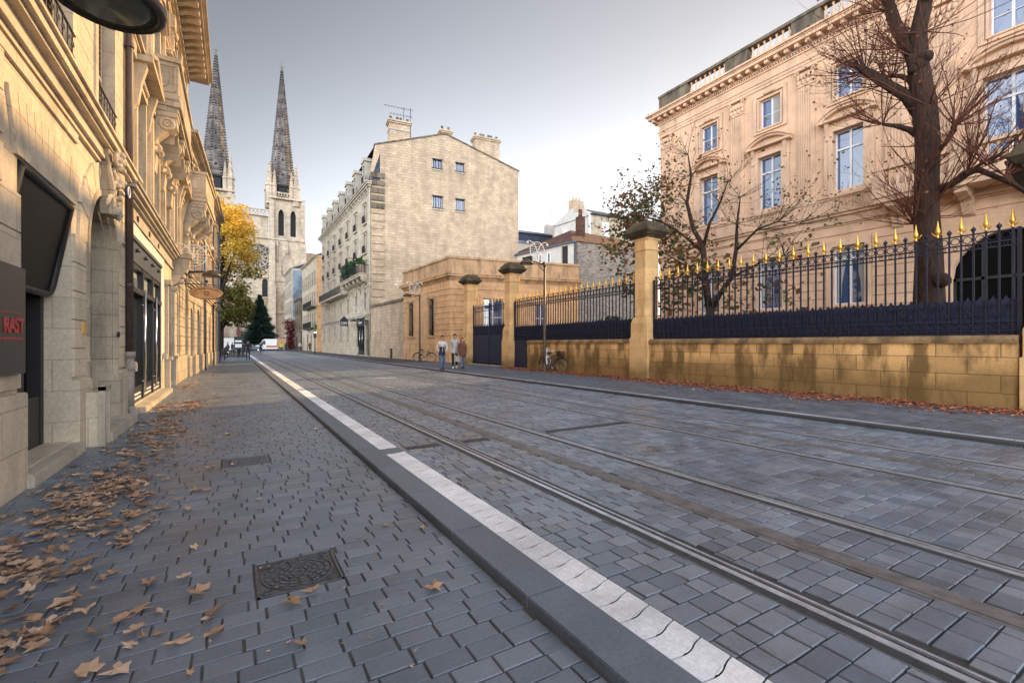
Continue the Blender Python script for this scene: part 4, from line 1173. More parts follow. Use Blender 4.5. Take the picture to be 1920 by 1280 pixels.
for x in (xs[1]-.35, xs[2]-.06):
    b = MB(); b.tube([(x,-.10,.35),(x,-.10,2.75)], .028, 8)
    for z in (.6, 2.4): b.tube([(x,0,z),(x,-.10,z)], .014, 6)
    part('pull_bar', b, M['chrome'], hB)
b = MB()
for k in range(3):
    x = xs[k]+.25
    b.box(x, x+1.05, -.012, .0, .22, .26); b.box(x, x+1.05, -.012, .0, .31, .35)
for k, x in enumerate((xs[0], xs[2])):
    for z in (2.28, 2.1, 1.98): b.box(x+.2, x+1.0-.2*k, .085, .098, z, z+.035)
part('window_stickers', b, M['whitet'], hB)
b = MB()     # vertical row of characters on the middle leaf
rr_ = random.Random(12); z = 1.55
while z > .75:
    x = xs[1]+.75
    b.box(x, x+.16, .085, .098, z, z+.02); b.box(x + (0 if rr_.random()<.5 else .13), x+.03+(0 if rr_.random()<.5 else .13), .085, .098, z, z+.08)
    if rr_.random() < .6: b.box(x, x+.16, .085, .098, z+.07, z+.09)
    z -= .125
part('window_lettering', b, M['whitet'], hB)
b = MB(); b.cbox(shB[0]-.15, shB[1]+.2, -.30, .3, 0, .12, .02); b.box(shB[0], shB[1]-.05, -.04, 0, .12, .15); part('shop_step', b, M['lime'], hB)
for x, z in ((shB[0]-.28, 1.0), (shB[0]-.30, 2.75), (shB[1]+.3, 1.1)):
    b = MB(); b.cbox(-.09,.09,-.16,-.03,-.1,.1,.02); part('wall_box', b, M['lime'], hB, (x,0,z))
# entrance with pilasters and carved bracket
b = MB(); b.box(enB[0], enB[1], .28, .34, .14, 3.55); part('door', b, M['glassd'], hB)
b = MB()
for x in (enB[0]-.28, enB[1]+.02):
    b = MB(); b.box(x, x+.26, -.14, 0, .0, 1.0); b.box(x+.03, x+.23, -.09, 0, 1.0, 3.4); b.box(x-.02, x+.28, -.18, 0, 3.4, 3.55); b.box(x-.03, x+.29, -.20, 0, .96, 1.06)
    part('entrance_pilaster', b, M['lime'], hB)
b = MB(); x = by(20.9)
b.prismx([(0,3.55),(-.18,3.7),(-.30,4.0),(-.50,4.25),(-.55,4.6),(0,4.6)], x-.2, x+.25); b.box(x-.28, x+.33, -.6, 0, 4.6, 4.72)
for k in range(4): b.ball((x+.02,-.25-.07*k,3.75+.2*k), (.17,.09,.10), 8, 5)
part('entrance_bracket', b, M['soot'] if False else M['stoneC'], hB)
b = MB(); courses(b, by(21.1), LBh, 1.0, 4.1, .40, .03, .06, [(rest[0][0]-.1, rest[0][1]+.1, 0, 3.7)]); b.box(by(21.0), LBh, -.14, 0, 0, 1.0); part('rusticated_pier', b, M['stoneC'], hB)
b = MB(); b.box(rest[0][0], rest[0][1], .3, .34, 1.1, 3.6); part('pane', b, M['glassd'], hB)
# upper storeys: pilasters, framed windows with pediments
b = MB()
for x in [0.12] + [(c1[i]+c1[i+1])/2 for i in range(4)] + [LBh-.45]:
    b = MB(); b.box(x-.2, x+.2, -.10, 0, 4.74, 7.75); b.box(x-.13, x+.13, -.13, -.10, 5.1, 7.3); b.box(x-.25, x+.25, -.15, 0, 4.74, 5.0)
    b.box(x-.24, x+.24, -.16, 0, 7.45, 7.75)
    b.box(x-.19, x+.19, -.10, 0, 8.1, 12.9); b.box(x-.12, x+.12, -.125, -.10, 8.5, 12.2); b.box(x-.24, x+.24, -.17, 0, 12.45, 12.9)
    for s in (-1, 1): b.ring((x+s*.16,-.17,12.35), .07, .035, 'y', 10, 5)
    part('pilaster', b, M['stoneB'], hB)
b = MB(); moulding(b, 0, LBh, 7.75, [(.10,.08),(.08,.16),(.08,.22)]); moulding(b, 0, LBh, 10.95, [(.08,.06),(.10,.12),(.05,.15)]); part('upper_string_course', b, M['stoneB'], hB)
pB = winproto(1.1, 2.4, 2, .72, (), 'beigep', 'glassm'); pT = winproto(1.0, 1.45, 2, None, (.5,), 'beigep', 'glassm'); pM = winproto(1.1, 2.45, 2, .72, (), 'beigep', 'glassm')
e = MB()
for s in (-1, 1):
    e.box(s*.55, s*.72, -.40, -.34, -.1, 2.5); e.box(s*.72, s*.88, -.44, -.34, 1.9, 2.75)
    e.prismx([(-.34,1.7),(-.44,1.85),(-.5,2.3),(-.62,2.75),(-.34,2.75)], s*.80-.09, s*.80+.09)
e.box(-.72,.72,-.42,-.34,2.42,2.75); e.box(-1.0,1.0,-.72,-.34,2.75,2.88); e.prism([(-1.0,2.88),(1.0,2.88),(0,3.30)], -.6, -.34)
for s in (-1,1): e.tube([(s*1.02,-.66,2.9),(0,-.66,3.34)], .055, 4)
e.box(-.75,.75,-.46,-.34,-.2,-.08)
for k in range(6): e.ball((-.4+k*.16,-.44,2.6), (.09,.05,.08), 6, 5)
sB = e.mesh('surround', M['stoneB'])
e = MB()
for s in (-1, 1): e.box(s*.5, s*.66, -.40, -.34, -.1, 1.6)
e.box(-.66,.66,-.40,-.34,1.45,1.68); e.box(-.7,.7,-.44,-.34,-.18,-.06); e.ball((0,-.42,1.6),(.16,.08,.14)); sT = e.mesh('surround', M['stoneB'])
for x in c1:
    window(hB, pB, x, .34, 4.95, sB); window(hB, pM, x, .34, 8.15, sB if False else None); window(hB, pT, x, .34, 11.3, sT)
e = MB()
for x in c1:
    for s in (-1,1): e.box(x+s*.55, x+s*.75, -.07, 0, 8.1, 10.7)
    e.box(x-.75, x+.75, -.07, 0, 10.6, 10.8); segped(e, x, 10.8-.12, 1.7, .30, .08, .22)
part('window_frames', e, M['stoneB'], hB)
# main cornice with modillions
b = MB(); z = moulding(b, 0, LBh, 12.9, [(.10,.08),(.22,.05),(.08,.14),(.10,.22)], r0=False)
x = .1
while x < LBh+.2:
    b.prismx([(0,z),(-.18,z+.02),(-.5,z+.16),(-.82,z+.17),(-.84,z+.34),(0,z+.34)], x, x+.24); x += .52
z = moulding(b, 0, LBh, z+.34, [(.12,.92),(.08,.98),(.10,1.06)], r0=False)
part('cornice', b, M['stoneB'], hB)
b = MB(); b.prismx([(-.9,z),(9,z),(4.5,z+2.2)], 0, LBh); part('roof', b, M['slate'], hB)
# stone balconies
def balcony(par, x0, x1, proj, z, mat='stoneB', solid=True, br=None, name='balcony', h=1.12):
    b = MB()
    b.box(x0, x1, -proj-.06, 0, z-.16, z); b.box(x0+.063, x1-.063, -proj, 0, z-.30, z-.161)
    b.box(x0+.001, x0+.22, -proj+.202, 0, z+.141, z+h-.122); b.box(x0+.001, x1-.001, -proj+.001, -proj+.2, z+.141, z+h-.122)
    b.box(x1-.22, x1-.001, -proj+.202, 0, z+.001, z+h-.122)
    b.box(x0-.06, x1+.06, -proj-.06, -proj+.26, z+h-.12, z+h); b.box(x0-.06, x0+.28, -proj+.26, 0, z+h-.12, z+h)
    b.box(x0-.03, x1+.03, -proj-.03, -proj+.2, z+.001, z+.14); b.box(x0-.03, x0+.2, -proj+.201, 0, z+.001, z+.14)
    # raised oval medallion and frame on the near cheek
    cy = -proj/2
    ov = [(cy+.12*math.cos(2*pi*k/16), z+.56+.24*math.sin(2*pi*k/16)) for k in range(16)]
    b.prismx(ov, x0-.035, x0)
    for q in (-1, 1): b.box(x0-.025, x0, cy+q*.24-.02, cy+q*.24+.02, z+.22, z+h-.22)
    b.box(x0-.025, x0, cy-.26, cy+.26, z+.20, z+.24); b.box(x0-.025, x0, cy-.26, cy+.26, z+h-.24, z+h-.2)
    o = part(name, b, M[mat], par)
    return o
def console(par, x, proj, z, w=.34, drop=1.5, mat='stoneB'):
    b = MB(); P = [(0,z-drop),(-.12,z-drop+.05),(-.16,z-drop*.72),(-.10,z-drop*.62),(-.18,z-drop*.45),(-.42*proj/.65,z-drop*.30),(-.70*proj/.65*.9,z-drop*.22),(-proj*.96,z-.02),(0,z-.02)]
    b.prismx(P, x-w/2, x+w/2)
    b.ring((0,-.0,0),.001,.001,'y',3,3) if False else None
    for s in (-1, 1):
        b.ring((x+s*w/2, -proj*.62, z-drop*.20), .15*proj/.65, .05, 'x', 16, 6); b.ring((x+s*w/2, -proj*.62, z-drop*.20), .06, .03, 'x', 10, 5)
        b.ring((x+s*w/2, -.15, z-drop*.62), .10, .04, 'x', 12, 6)
    b.box(x-w/2-.04, x+w/2+.04, -proj, 0, z-.14, z-.02)
    return part('console', b, M[mat], par)
bz = 7.98
balcony(hB, by(15.3), by(19.6), .64, bz, 'stoneC')
for x in (by(15.3)+.3, by(17.45), by(19.3)): console(hB, x, .62, bz-.30, .46, 1.65)
for xa, xb in ((by(15.3)+.53, by(17.22)), (by(17.68), by(19.07))):
    b = MB(); cx_ = (xa+xb)/2; rd = (xb-xa)/2
    for k in range(10):
        a, c = pi*k/10, pi*(k+1)/10
        b.prism([(cx_-rd*math.cos(a), bz-1.0+.66*math.sin(a)), (cx_-rd*math.cos(c), bz-1.0+.66*math.sin(c)), (cx_-rd*math.cos(c), bz-.3), (cx_-rd*math.cos(a), bz-.3)], -.5, 0)
    part('balcony_arch', b, M['stoneB'], hB)

# ================================================================== LEFT ROW, FARTHER HOUSES
def small_facade(par, L, H, floors, base, cols, mat, joinery='beigep', gl='glassm', arch=0, courses_h=.42, depth=9, cornice=.3, cmat=None, roof='slate', holes0=None, guard=True):
    """floors: list of (z0, height of window)"""
    holes = []; 
    for (z0, hh) in floors:
        for x in cols: holes.append((x-.5, x+.5, z0, z0+hh))
    h0 = holes0 or []
    b = MB(); wall(b, 0, L, -.3, H, holes + h0, 0, .28)
    b.add([(0,0,-.3),(0,depth,-.3),(0,depth,H),(0,0,H),(L,depth,-.3),(L,depth,H),(L,0,H),(L,0,-.3)],[(0,1,2,3),(1,4,5,2),(7,6,5,4)])
    part('wall', b, M[mat], par)
    if courses_h:
        b = MB(); courses(b, 0, L, .95, base-.1, courses_h, .035, .05, [(h[0]-.12, h[1]+.12, h[2]-.1, h[3]+.15) for h in h0]); b.box(0, L, -.11, 0, -.1, .93) if not h0 else None
        if h0:
            xs_ = [0] + sum([[h[0]-.05, h[1]+.05] for h in h0], []) + [L]
            for i in range(0, len(xs_), 2): b.box(xs_[i], xs_[i+1], -.11, 0, -.1, .93)
        part('rusticated_base', b, M[mat], par)
    b = MB(); moulding(b, 0, L, base, [(.10,.08),(.12,.15),(.08,.2)])
    for (z0, hh) in floors[1:]: moulding(b, 0, L, z0-.35, [(.08,.05),(.08,.10)])
    part('string_course', b, M[cmat or mat], par)
    b = MB(); moulding(b, 0, L, H-.45, [(.12,.08),(.10,.16),(.10,cornice),(.13,cornice+.12)]); part('cornice', b, M[cmat or mat], par)
    b = MB(); b.prismx([(-.25,H),(depth,H),(depth/2,H+depth*.22)], 0, L); part('roof', b, M[roof], par)
    for (z0, hh) in floors:
        p = winproto(1.0, hh, 2, .74 if hh > 1.8 else None, (), joinery, gl)
        e = MB()
        for s in (-1, 1): e.box(s*.5, s*.66, -.33, -.28, -.05, hh+.12)
        e.box(-.66,.66,-.33,-.28,hh,hh+.18); e.box(-.75,.75,-.42,-.28,hh+.18,hh+.26); e.box(-.7,.7,-.40,-.28,-.14,-.04)
        if guard: ironguard(e, -.5, .5, 0, .8, -.36, 5)
        em = e.mesh('surround', M[cmat or mat])
        for x in cols: window(par, p, x, .26, z0, em)
    for h in h0:
        b = MB(); b.box(h[0], h[1], .24, .28, h[2], h[3]); 
        o = part('door', b, M['glassd' if h[1]-h[0] > 1.2 else 'blackmatt'], par)
        b = MB()
        for x in (h[0], h[1]-.07, (h[0]+h[1])/2-.035): b.box(x, x+.07, .18, .24, h[2], h[3]-.2)
        b.box(h[0], h[1], .18, .24, h[3]*.74, h[3]*.74+.07); part('door_frame', b, M['blackmatt'], o)
C = [(-1.78, 25.4), (-1.48, 31.6), (-1.28, 37.8), (-1.08, 44.6)]
labs = ['sooty stone house with scroll consoles and a big stone balcony, third along the left pavement', 'narrow grey stone house behind the oval hanging sign, fourth along the left pavement', 'dark end house of the left row beside the yellow tree']
for i in range(3):
    P, Q = C[i], C[i+1]; L_ = math.hypot(Q[0]-P[0], Q[1]-P[1]); ang_ = math.atan2(Q[1]-P[1], Q[0]-P[0])
    h = thing('stone_house', labs[i], 'house', (P[0], P[1], 0), ang_)
    Hh = [11.0, 10.9, 11.6][i]
    cols = [L_*(k+.5)/3 for k in range(3)]
    small_facade(h, L_, Hh, [(4.7,2.3),(8.1,1.9)], 4.1, cols, ['stoneC','stoneB','stoneC'][i], holes0=[(.9,2.0,.1,3.2,True),(3.4,4.9,.1,3.3,True)], cornice=.35, gl='glassm')
    if i == 0:
        balcony(h, -.9, 2.9, .80, 7.9, 'stoneB', name='balcony')
        for x in (-.6, 1.0, 2.5): console(h, x, .78, 7.6, .5, 2.2, 'stoneC')
    for x in (L_-.1,):
        b = MB(); b.tube([(0,-.12,0),(0,-.12,Hh-.4)], .06, 8)
        dpx = single('downpipe', b, M['zinc' if i != 1 else 'pipe'], ['grey-blue downpipe beyond the scroll consoles', 'brown downpipe past the oval hanging sign', 'grey-blue downpipe on the last corner of the left row'][i], 'downpipe', (P[0]+x*math.cos(ang_), P[1]+x*math.sin(ang_), 0), ang_)
# street wall lamps
def lamp_head(mb, c, r=.33):
    mb.lathe([(.05,.20),(.10,.19),(.16,.15),(r*.8,.08),(r,.02),(r,-.03),(r*.90,-.05),(r*.88,-.03)][::-1], c, 22, 0)
    mb.lathe([(r*.88,-.028),(r*.6,-.045),(0.0001,-.055)], c, 22, 1)
def wall_lamp(x, y, z, arm, label, rot=0.0, post=None):
    """arm reaches along local +x from the wall"""
    t = thing('street_lamp' if post is None else 'street_lamp', label, 'street lamp', (x, y, 0 if post is None else post), rot, 'saucer street lamps of the street')
    b = MB(); zz = z - (0 if post is None else post)
    b.tube([(0,0,zz+.05),(arm*.5,0,zz+.09),(arm-.2,0,zz+.13)], [.05,.045,.04], 8); b.tube([(.0,0,zz-.35),(arm*.45,0,zz+.05)], .018, 6)
    b.box(-.03,.04,-.07,.07,zz-.45,zz+.2) if post is None else b.tube([(0,0,zz-.1),(0,0,zz+.16)], .06, 8)
    part('arm', b, M['blackmatt' if post is None else 'post'], t)
    b = MB(); lamp_head(b, (arm+.05,0,zz)); part('lamp_head', b, [M['post'], M['lampglass']], t)
    if post is not None:
        b = MB(); b.tube([(0,0,0),(0,0,1.0),(0,0,zz)], [.085,.075,.05], 12); b.lathe([(.14,0),(.14,.06),(.10,.12),(.10,.35),(.085,.4)], (0,0,0), 12); part('post', b, M['post'], t)
    return t
wall_lamp(XA, 4.22, 3.87, 1.08, 'big saucer lamp on a wall arm overhead, cut by the top edge of the view')
wall_lamp(XB, 21.2, 4.1, 1.15, 'saucer lamp on a wall arm above the oval hanging sign')
wall_lamp(-1.28, 37.6, 4.2, 1.0, 'saucer lamp on a wall arm near the far end of the left row')
# festive wire wheels on the lamps
def deco(x, y, z, rot, label, r=.40):
    t = thing('wire_wheel', label, 'street decoration', (x, y, z), rot, 'white festive wire wheels')
    b = MB(); b.ring((0,0,0), r, .020, 'y', 26, 6)
    for k in range(6):
        q = -r*.72 + k*r*.29; hw = math.sqrt(max(0, r*r-q*q)); b.tube([(-hw,0,q),(hw,0,q)], .011, 5)
    part('wheel', b, M['deco'], t)
    b = MB()
    for s in (-1, 1):
        b.tube([(0,-.02,-r*.9),(s*.06*0+.0,-.02,-.1),(s*.12,-.02,r*.45),(s*.30,-.02,r*.92),(s*.46,-.02,r*1.05),(s*.56,-.02,r*.98),(s*.58,-.02,r*.82)], .020, 6)
        b.lathe([(.075,0),(.05,.07),(.01,.1)], (s*.58,-.02,r*.70), 8)
    part('curled_arms', b, M['deco'], t)
    b = MB(); b.tube([(-r*.5,0,-r*.86),(-r*.5-.02,0,-r*1.2),(-r*.2,0,-r*1.45),(.1,0,-r*1.5)], .018, 5); part('hook', b, M['deco'], t)
    return t
deco(-1.28, 21.25, 4.82, 0, 'white wire wheel on the wall lamp arm over the left pavement')
# oval hanging sign
t = thing('hanging_sign', 'oval orange wooden sign hanging from a bracket on the left row', 'sign', (-1.66, 24.3, 0), 0)
b = MB(); cz_ = zat(-1.04, 24.3, 549)
pts = [(.66+.60*math.cos(2*pi*k/28), cz_+.27*math.sin(2*pi*k/28)) for k in range(28)]; b.prism(pts, -.03, .03); part('board', b, plain('orange wood', (.50,.26,.10), .6, var=.25, vs=4), t)
b = MB(); b.tube([(.66+.60*math.cos(2*pi*k/28), -.0, cz_+.27*math.sin(2*pi*k/28)) for k in range(29)], .03, 6, cap=False)
b.tube([(.66+.5*math.cos(a_), -.035, cz_+.19*math.sin(a_)) for a_ in [pi*.12+k*pi*.76/12 for k in range(13)]], .014, 5); b.ring((.66,-.03,cz_-.02), .08, .02, 'y', 12, 5)
part('rim', b, M['post'], t)
b = MB(); b.tube([(-.1,0,cz_+.36),(1.15,0,cz_+.36)], .02, 6); b.tube([(.35,0,cz_+.36),(.35,0,cz_+.24)], .012, 5); b.tube([(.97,0,cz_+.36),(.97,0,cz_+.24)], .012, 5); b.tube([(-.1,0,cz_+.75),(.3,0,cz_+.6),(.5,0,cz_+.36)], .014, 5); b.ball((.66,0,cz_+.50), .07); part('bracket', b, M['blackmatt'], t)
# ================================================================== TALL GABLED HOUSE
GC = (13.0, 52.0)         # near street corner
gx = xat(604, 84.0); GE = (13.0 if False else 12.9, 84.0)
LG, ag = frame(GE, GC)    # street front, far end -> near corner
gh = thing('gabled_house', 'tall stone town house with blank gable wall, slate mansard, dormers and four small barred windows', 'house', (GE[0], GE[1], 0), ag)
HE = zat(*GC, 338)        # eaves
dirg = (math.sin(R(96.5)), math.cos(R(96.5)))
def gpt(u):
    "distance along gable for a photo column"
    t = (u-960)/FPX; c0, c1 = C_-t*S_, S_+t*C_
    return (GC[1]*c1 - GC[0]*c0) / (dirg[0]*c0 - dirg[1]*c1)
def gz(u, v):
    s = gpt(u); return zat(GC[0]+dirg[0]*s, GC[1]+dirg[1]*s, v)
GL_ = gpt(972)
zk, zp, zr_ = gz(703, 272), gz(835, 252), gz(972, 322)
nf = 7; cols = [LG*(k+.5)/nf for k in range(nf)]
fl = [(9.0-.6, 2.4), (12.3-.4, 2.1), (15.3, 2.0)]
holes = [(x-.5, x+.5, z0, z0+hh) for x in cols for z0, hh in fl]
xsh = LG-6.6
h0 = [(LG-6.4, LG-2.6, 0.2, 4.3), (LG-1.9, LG-.7, .2, 4.2)] + [(cols[k]-.5, cols[k]+.5, 1.7, 4.0) for k in range(5)]
h1 = [(x-.5, x+.5, 5.4, 7.3) for x in cols]
b = MB(); wall(b, 0, LG, -.2, HE-.9, holes + h0 + h1, 0, .3)
b.add([(0,0,-.2),(0,14,-.2),(0,14,HE),(0,0,HE)],[(0,1,2,3)]); part('street_wall', b, M['stoneC'], gh)
# gable wall as a slab with its own thickness, turned to its true direction
a2 = math.atan2(dirg[1], dirg[0])
gw = thing('x', 'x', 'x', (0,0,0)); bpy.data.objects.remove(gw)
gw = link('gable_wall', None, gh, (LG, 0, 0), a2-ag)
gh_holes = []
for u0, u1, v0, v1 in ((811,829,299,316),(854,870,306,322),(811,830,368,390),(854,871,374,395)):
    gh_holes.append((gpt(u0), gpt(u1), gz((u0+u1)/2, v1), gz((u0+u1)/2, v0)))
g_ = MB(); zl = min(zk, zr_) - 1.2; zlo = zl if zl > max(h[3] for h in gh_holes) else min(h[2] for h in gh_holes)
zmid = HE
wall(g_, 0, GL_, -.2, zmid, [h for h in gh_holes if h[3] < zmid], 0, .35)
hi = [h for h in gh_holes if h[3] >= zmid]
wall(g_, hi[0][0]-1.0, hi[-1][1]+1.0, zmid, hi[0][3]+.3, hi, 0, .35)
xa, xb, ztp = hi[0][0]-1.0, hi[-1][1]+1.0, hi[0][3]+.3
sp_ = gpt(835); s0 = gpt(703)
g_.add([(0,0,zmid),(xa,0,zmid),(xa,0,ztp),(s0,0,zk),(0,0,zmid+1.2),(sp_,0,zp),(xb,0,ztp),(xb,0,zmid),(GL_,0,zmid),(GL_,0,zr_)],
       [(0,1,2,3,4),(2,6,5,3),(6,7,8,9,5)])
# back and top thickness
g_.add([(GL_,0,-.2),(GL_,0,zr_),(GL_-1,14,zr_),(GL_-1,14,-.2)],[(0,3,2,1)])
g_me = g_.mesh('gable_wall', M['gable']); 
bpy.data.objects.remove(gw)
gw = link('gable_wall', g_me, gh, (LG,0,0), a2-ag)
b = MB()
for (p, q) in (((s0-.1, zk),(sp_, zp)), ((sp_, zp),(GL_+.1, zr_))):
    n = 10
    for k in range(n):
        xa_, xb_ = p[0]+(q[0]-p[0])*k/n, p[0]+(q[0]-p[0])*(k+1)/n; za, zb_ = p[1]+(q[1]-p[1])*k/n, p[1]+(q[1]-p[1])*(k+1)/n
        b.prism([(xa_,za-.02),(xb_,zb_-.02),(xb_,zb_+.14),(xa_,za+.14)], -.09, .5)
part('verge', b, M['soot'], gw)
b = MB()
b.add([(s0,.02,zk),(sp_,.02,zp),(GL_,.02,zr_),(s0-3,34,zk),(sp_-3,34,zp),(GL_-3,34,zr_)],[(0,1,4,3),(1,2,5,4)]); part('roof', b, M['tile'], gw)
b = MB()
for k, h in enumerate(gh_holes):
    f = MB(); f.box(h[0],h[1],.22,.26,h[2],h[3]); o = part('window', f, M['glassm'], gw)
    f = MB(); w_ = h[1]-h[0]
    f.box(h[0]+w_*.42, h[0]+w_*.52, .17, .22, h[2], h[3]); f.box(h[0], h[0]+.06, .17,.22,h[2],h[3]); f.box(h[1]-.06,h[1],.17,.22,h[2],h[3])
    part('frame', f, M['whitep'], o)
    f = MB()
    for i in range(6): x = h[0]+w_*(i+.5)/6; f.tube([(x,-.05,h[2]),(x,-.05,h[3])], .028, 5)
    f.box(h[0]-.08,h[1]+.08,-.06,.0,h[3]-.02,h[3]+.07); f.box(h[0]-.08,h[1]+.08,-.07,.0,h[2]-.05,h[2]+.03); part('window_bars', f, M['blackmatt'], o)
    f = MB(); f.box(h[0]-.05,h[1]+.05,-.1,0,h[2]-.25,h[2]-.10); part('sill', f, M['lime'], o)
# toothing stones along the near corner
f = MB(); z = 5.9; k = 0; rr_ = random.Random(2)
while z < HE-.3:
    f.box(.10+.1*rr_.random(), 1.35+.25*rr_.random(), -.13, .02, z, z+.42); z += .84; k += 1
part('toothing_stones', f, M['gable'], gw)
f = MB(); z = HE-3.0
while z < HE+1.0: f.box(.02, 1.5, -.17, -.0, z, z+.55) ; z += .84
part('corner_blocks', f, M['soot'], gw)
# chimneys
def chimney(par, x, y, w_, d_, z0, z1, pots, mat='gable', bands=False):
    f = MB(); f.box(x-w_/2, x+w_/2, y, y+d_, z0, z1); f.box(x-w_/2-.12, x+w_/2+.12, y-.12, y+d_+.12, z1-.30, z1-.12); f.box(x-w_/2-.2, x+w_/2+.2, y-.2, y+d_+.2, z1-.12, z1+.06)
    o = part('chimney', f, M[mat], par)
    f = MB()
    for i in range(pots): f.lathe([(.16,0),(.13,.1),(.14,.5),(.17,.55),(.15,.62)], (x-w_/2+w_*(i+.5)/pots + (.1 if i%2 else -.08), y+d_/2, z1+.06), 8)
    part('chimney_pots', f, M['soot'], o)
    if bands:
        f = MB()
        for z in (z0+1.9, z1-1.1): f.box(x-w_/2-.05, x+w_/2+.05, y-.05, y+d_+.05, z, z+.07)
        part('straps', f, M['zinc'], o)
    return o
def gch(u0, u1, vt, y, d_, pots, **k):
    x0, x1 = gpt(u0), gpt(u1); um = (u0+u1)/2; s = gpt(um)
    chimney(gw, (x0+x1)/2, y, x1-x0, d_, min(zk, zr_)-1.0, gz(um, vt), pots, **k)
gch(731, 770, 226, .25, 1.2, 4, bands=True); gch(829, 848, 243, .35, 1.0, 2); gch(893, 938, 258, .25, 1.3, 6)
f = MB(); xan = gpt(772); za = gz(772, 258)
f.tube([(xan,.6,za),(xan,.6,za+3.6)], .05, 5)
for q, zz in ((1.9,3.4),(1.5,2.6)):
    f.tube([(xan-q*1.6,.6,za+zz),(xan+.3,.6,za+zz)], .03, 4)
    for k in range(7): f.tube([(xan-q*1.5+k*.36,.3,za+zz),(xan-q*1.5+k*.36,.9,za+zz)], .02, 4)
f.tube([(xan-.8,.6,za-.5),(xan-.8,.6,za+3.5)], .035, 5)
part('tv_aerial', f, M['zinc'], gw)
# street front details
b = MB(); moulding(b, 0, LG, 4.6, [(.15,.12),(.15,.25)]); moulding(b, 0, LG, 7.85, [(.12,.08),(.12,.16)])
moulding(b, 0, LG, HE-1.2, [(.3,.05),(.15,.15),(.2,.32),(.2,.5),(.12,.62)]); 
for k in range(22): x = LG*(k+.5)/22; b.prismx([(0,HE-1.1),(-.12,HE-1.1),(-.4,HE-.6),(0,HE-.6)], x-.12, x+.12)
part('cornice', b, M['lime'], gh)
b = MB(); courses(b, 0, LG, .8, 4.5, .5, .04, .05, [(h[0]-.15,h[1]+.15,h[2]-.1,h[3]+.2) for h in h0])
courses(b, 0, 9.5, 5.0, HE-1.4, .5, .05, .06, [(h[0]-.2,h[1]+.2,h[2]-.2,h[3]+.3) for h in holes+h1])
part('rusticated_stone', b, M['stoneC'], gh)
pw = [winproto(1.0, hh, 2, .74, (), 'whitep') for _, hh in fl]; pw1 = winproto(1.0, 1.9, 2, None, (), 'whitep')
for j, (z0, hh) in enumerate(fl):
    e = MB()
    for s in (-1, 1): e.box(s*.5, s*.70, -.38, -.30, -.1, hh+.15)
    e.box(-.70,.70,-.38,-.30,hh,hh+.2); e.box(-.8,.8,-.5,-.3,hh+.2,hh+.30); e.box(-.8,.8,-.5,-.3,-.2,-.06)
    em = e.mesh('surround', M['lime'])
    g2 = MB(); g2.box(-.62,.62,-.55,-.52,.75,.8)
    for k in range(12): g2.box(-.6+k*.105,-.57+k*.105,-.55,-.52,0,.75)
    g2.box(-.55,.55,-.5,-.48,.05,.7)
    gm = g2.mesh('window_guard', M['blackmatt'])
    for x in cols:
        o = window(gh, pw[j], x, .28, z0, em)
        if j >= 1: link('window_guard', gm, o)
for x in cols: window(gh, pw1, x, .28, 5.4)
for k in range(5):
    b = MB(); b.box(cols[k]-.5, cols[k]+.5, .24, .28, 1.7, 4.0); part('pane', b, M['glassm'], gh)
# mansard with dormers
b = MB(); zk2 = zk
b.prismx([(-.35,HE),(.0,HE),(1.3,zk2),(6,zk2+1.4),(6,HE)], 0, LG+.12); part('mansard_roof', b, M['slate'], gh)
b = MB(); 
d = MB()
d.box(-.62,-.38,-.15,1.1,.2,2.6); d.box(.38,.62,-.15,1.1,.2,2.6); d.box(-.62,.62,-.15,1.1,-.1,.25); d.box(-.38,.38,-.15,1.1,2.25,2.6)
d.box(-.80,.80,-.30,1.2,2.6,2.72); d.prism([(-.80,2.72),(.80,2.72),(0,3.25)], -.28, 1.5)
for s in (-1,1): d.prismx([(-.15,.2),(-.35,.2),(-.15,1.0)], s*.72-.09, s*.72+.09)
d.box(-.38,.38,.0,.04,.25,2.25)
dm = d.mesh('dormer', M['lime']); dp_ = MB().box(-.36,.36,-.05,-.01,.27,2.23).mesh('pane', M['glassm']); dg_ = MB()
for k in range(9): dg_.box(-.36+k*.09,-.34+k*.09,-.32,-.29,.2,.95)
dg_.box(-.4,.4,-.32,-.29,.9,.95); dgm = dg_.mesh('dormer_guard', M['blackmatt'])
for x in cols:
    o = link('dormer', dm, gh, (x, -.05, HE+.05)); link('pane', dp_, o); link('dormer_guard', dgm, o)
# long balcony with plants
bx0, bx1 = LG-11.0, LG-.3
zb_ = zat(GC[0], GC[1], 512)-.0
b = MB(); b.box(bx0, bx1, -1.1, 0, zb_-.35, zb_-.12); b.box(bx0-.06, bx1+.06, -1.2, 0, zb_-.12, zb_)
b.box(4, bx0, -1.0, 0, zb_-1.4, zb_-1.2); part('balcony', b, M['stoneC'], gh)
for k in range(6): console(gh, bx0+.5+k*2.0, .95, zb_-.35, .4, 1.6, 'stoneC')
for k in range(3): console(gh, 5+k*1.6, .9, zb_-1.4, .35, 1.2, 'stoneC')
b = MB()
for x0, x1, z0 in ((bx0, bx1, zb_), (4, bx0, zb_-1.2)):
    b.tube([(x0,-1.1,z0+.95),(x1,-1.1,z0+.95)], .025, 5); b.tube([(x0,-1.1,z0+.1),(x1,-1.1,z0+.1)], .02, 5); x = x0
    while x < x1: b.box(x-.012,x+.012,-1.11,-1.09,z0,z0+.95); x += .16
b.tube([(bx1,-1.1,zb_+.95),(bx1,0,zb_+.95)], .025, 5)
for k in range(7): b.box(bx1-.012,bx1+.012,-1.1+k*.16,-1.08+k*.16,zb_,zb_+.95)
part('balcony_railing', b, M['blackmatt'], gh)
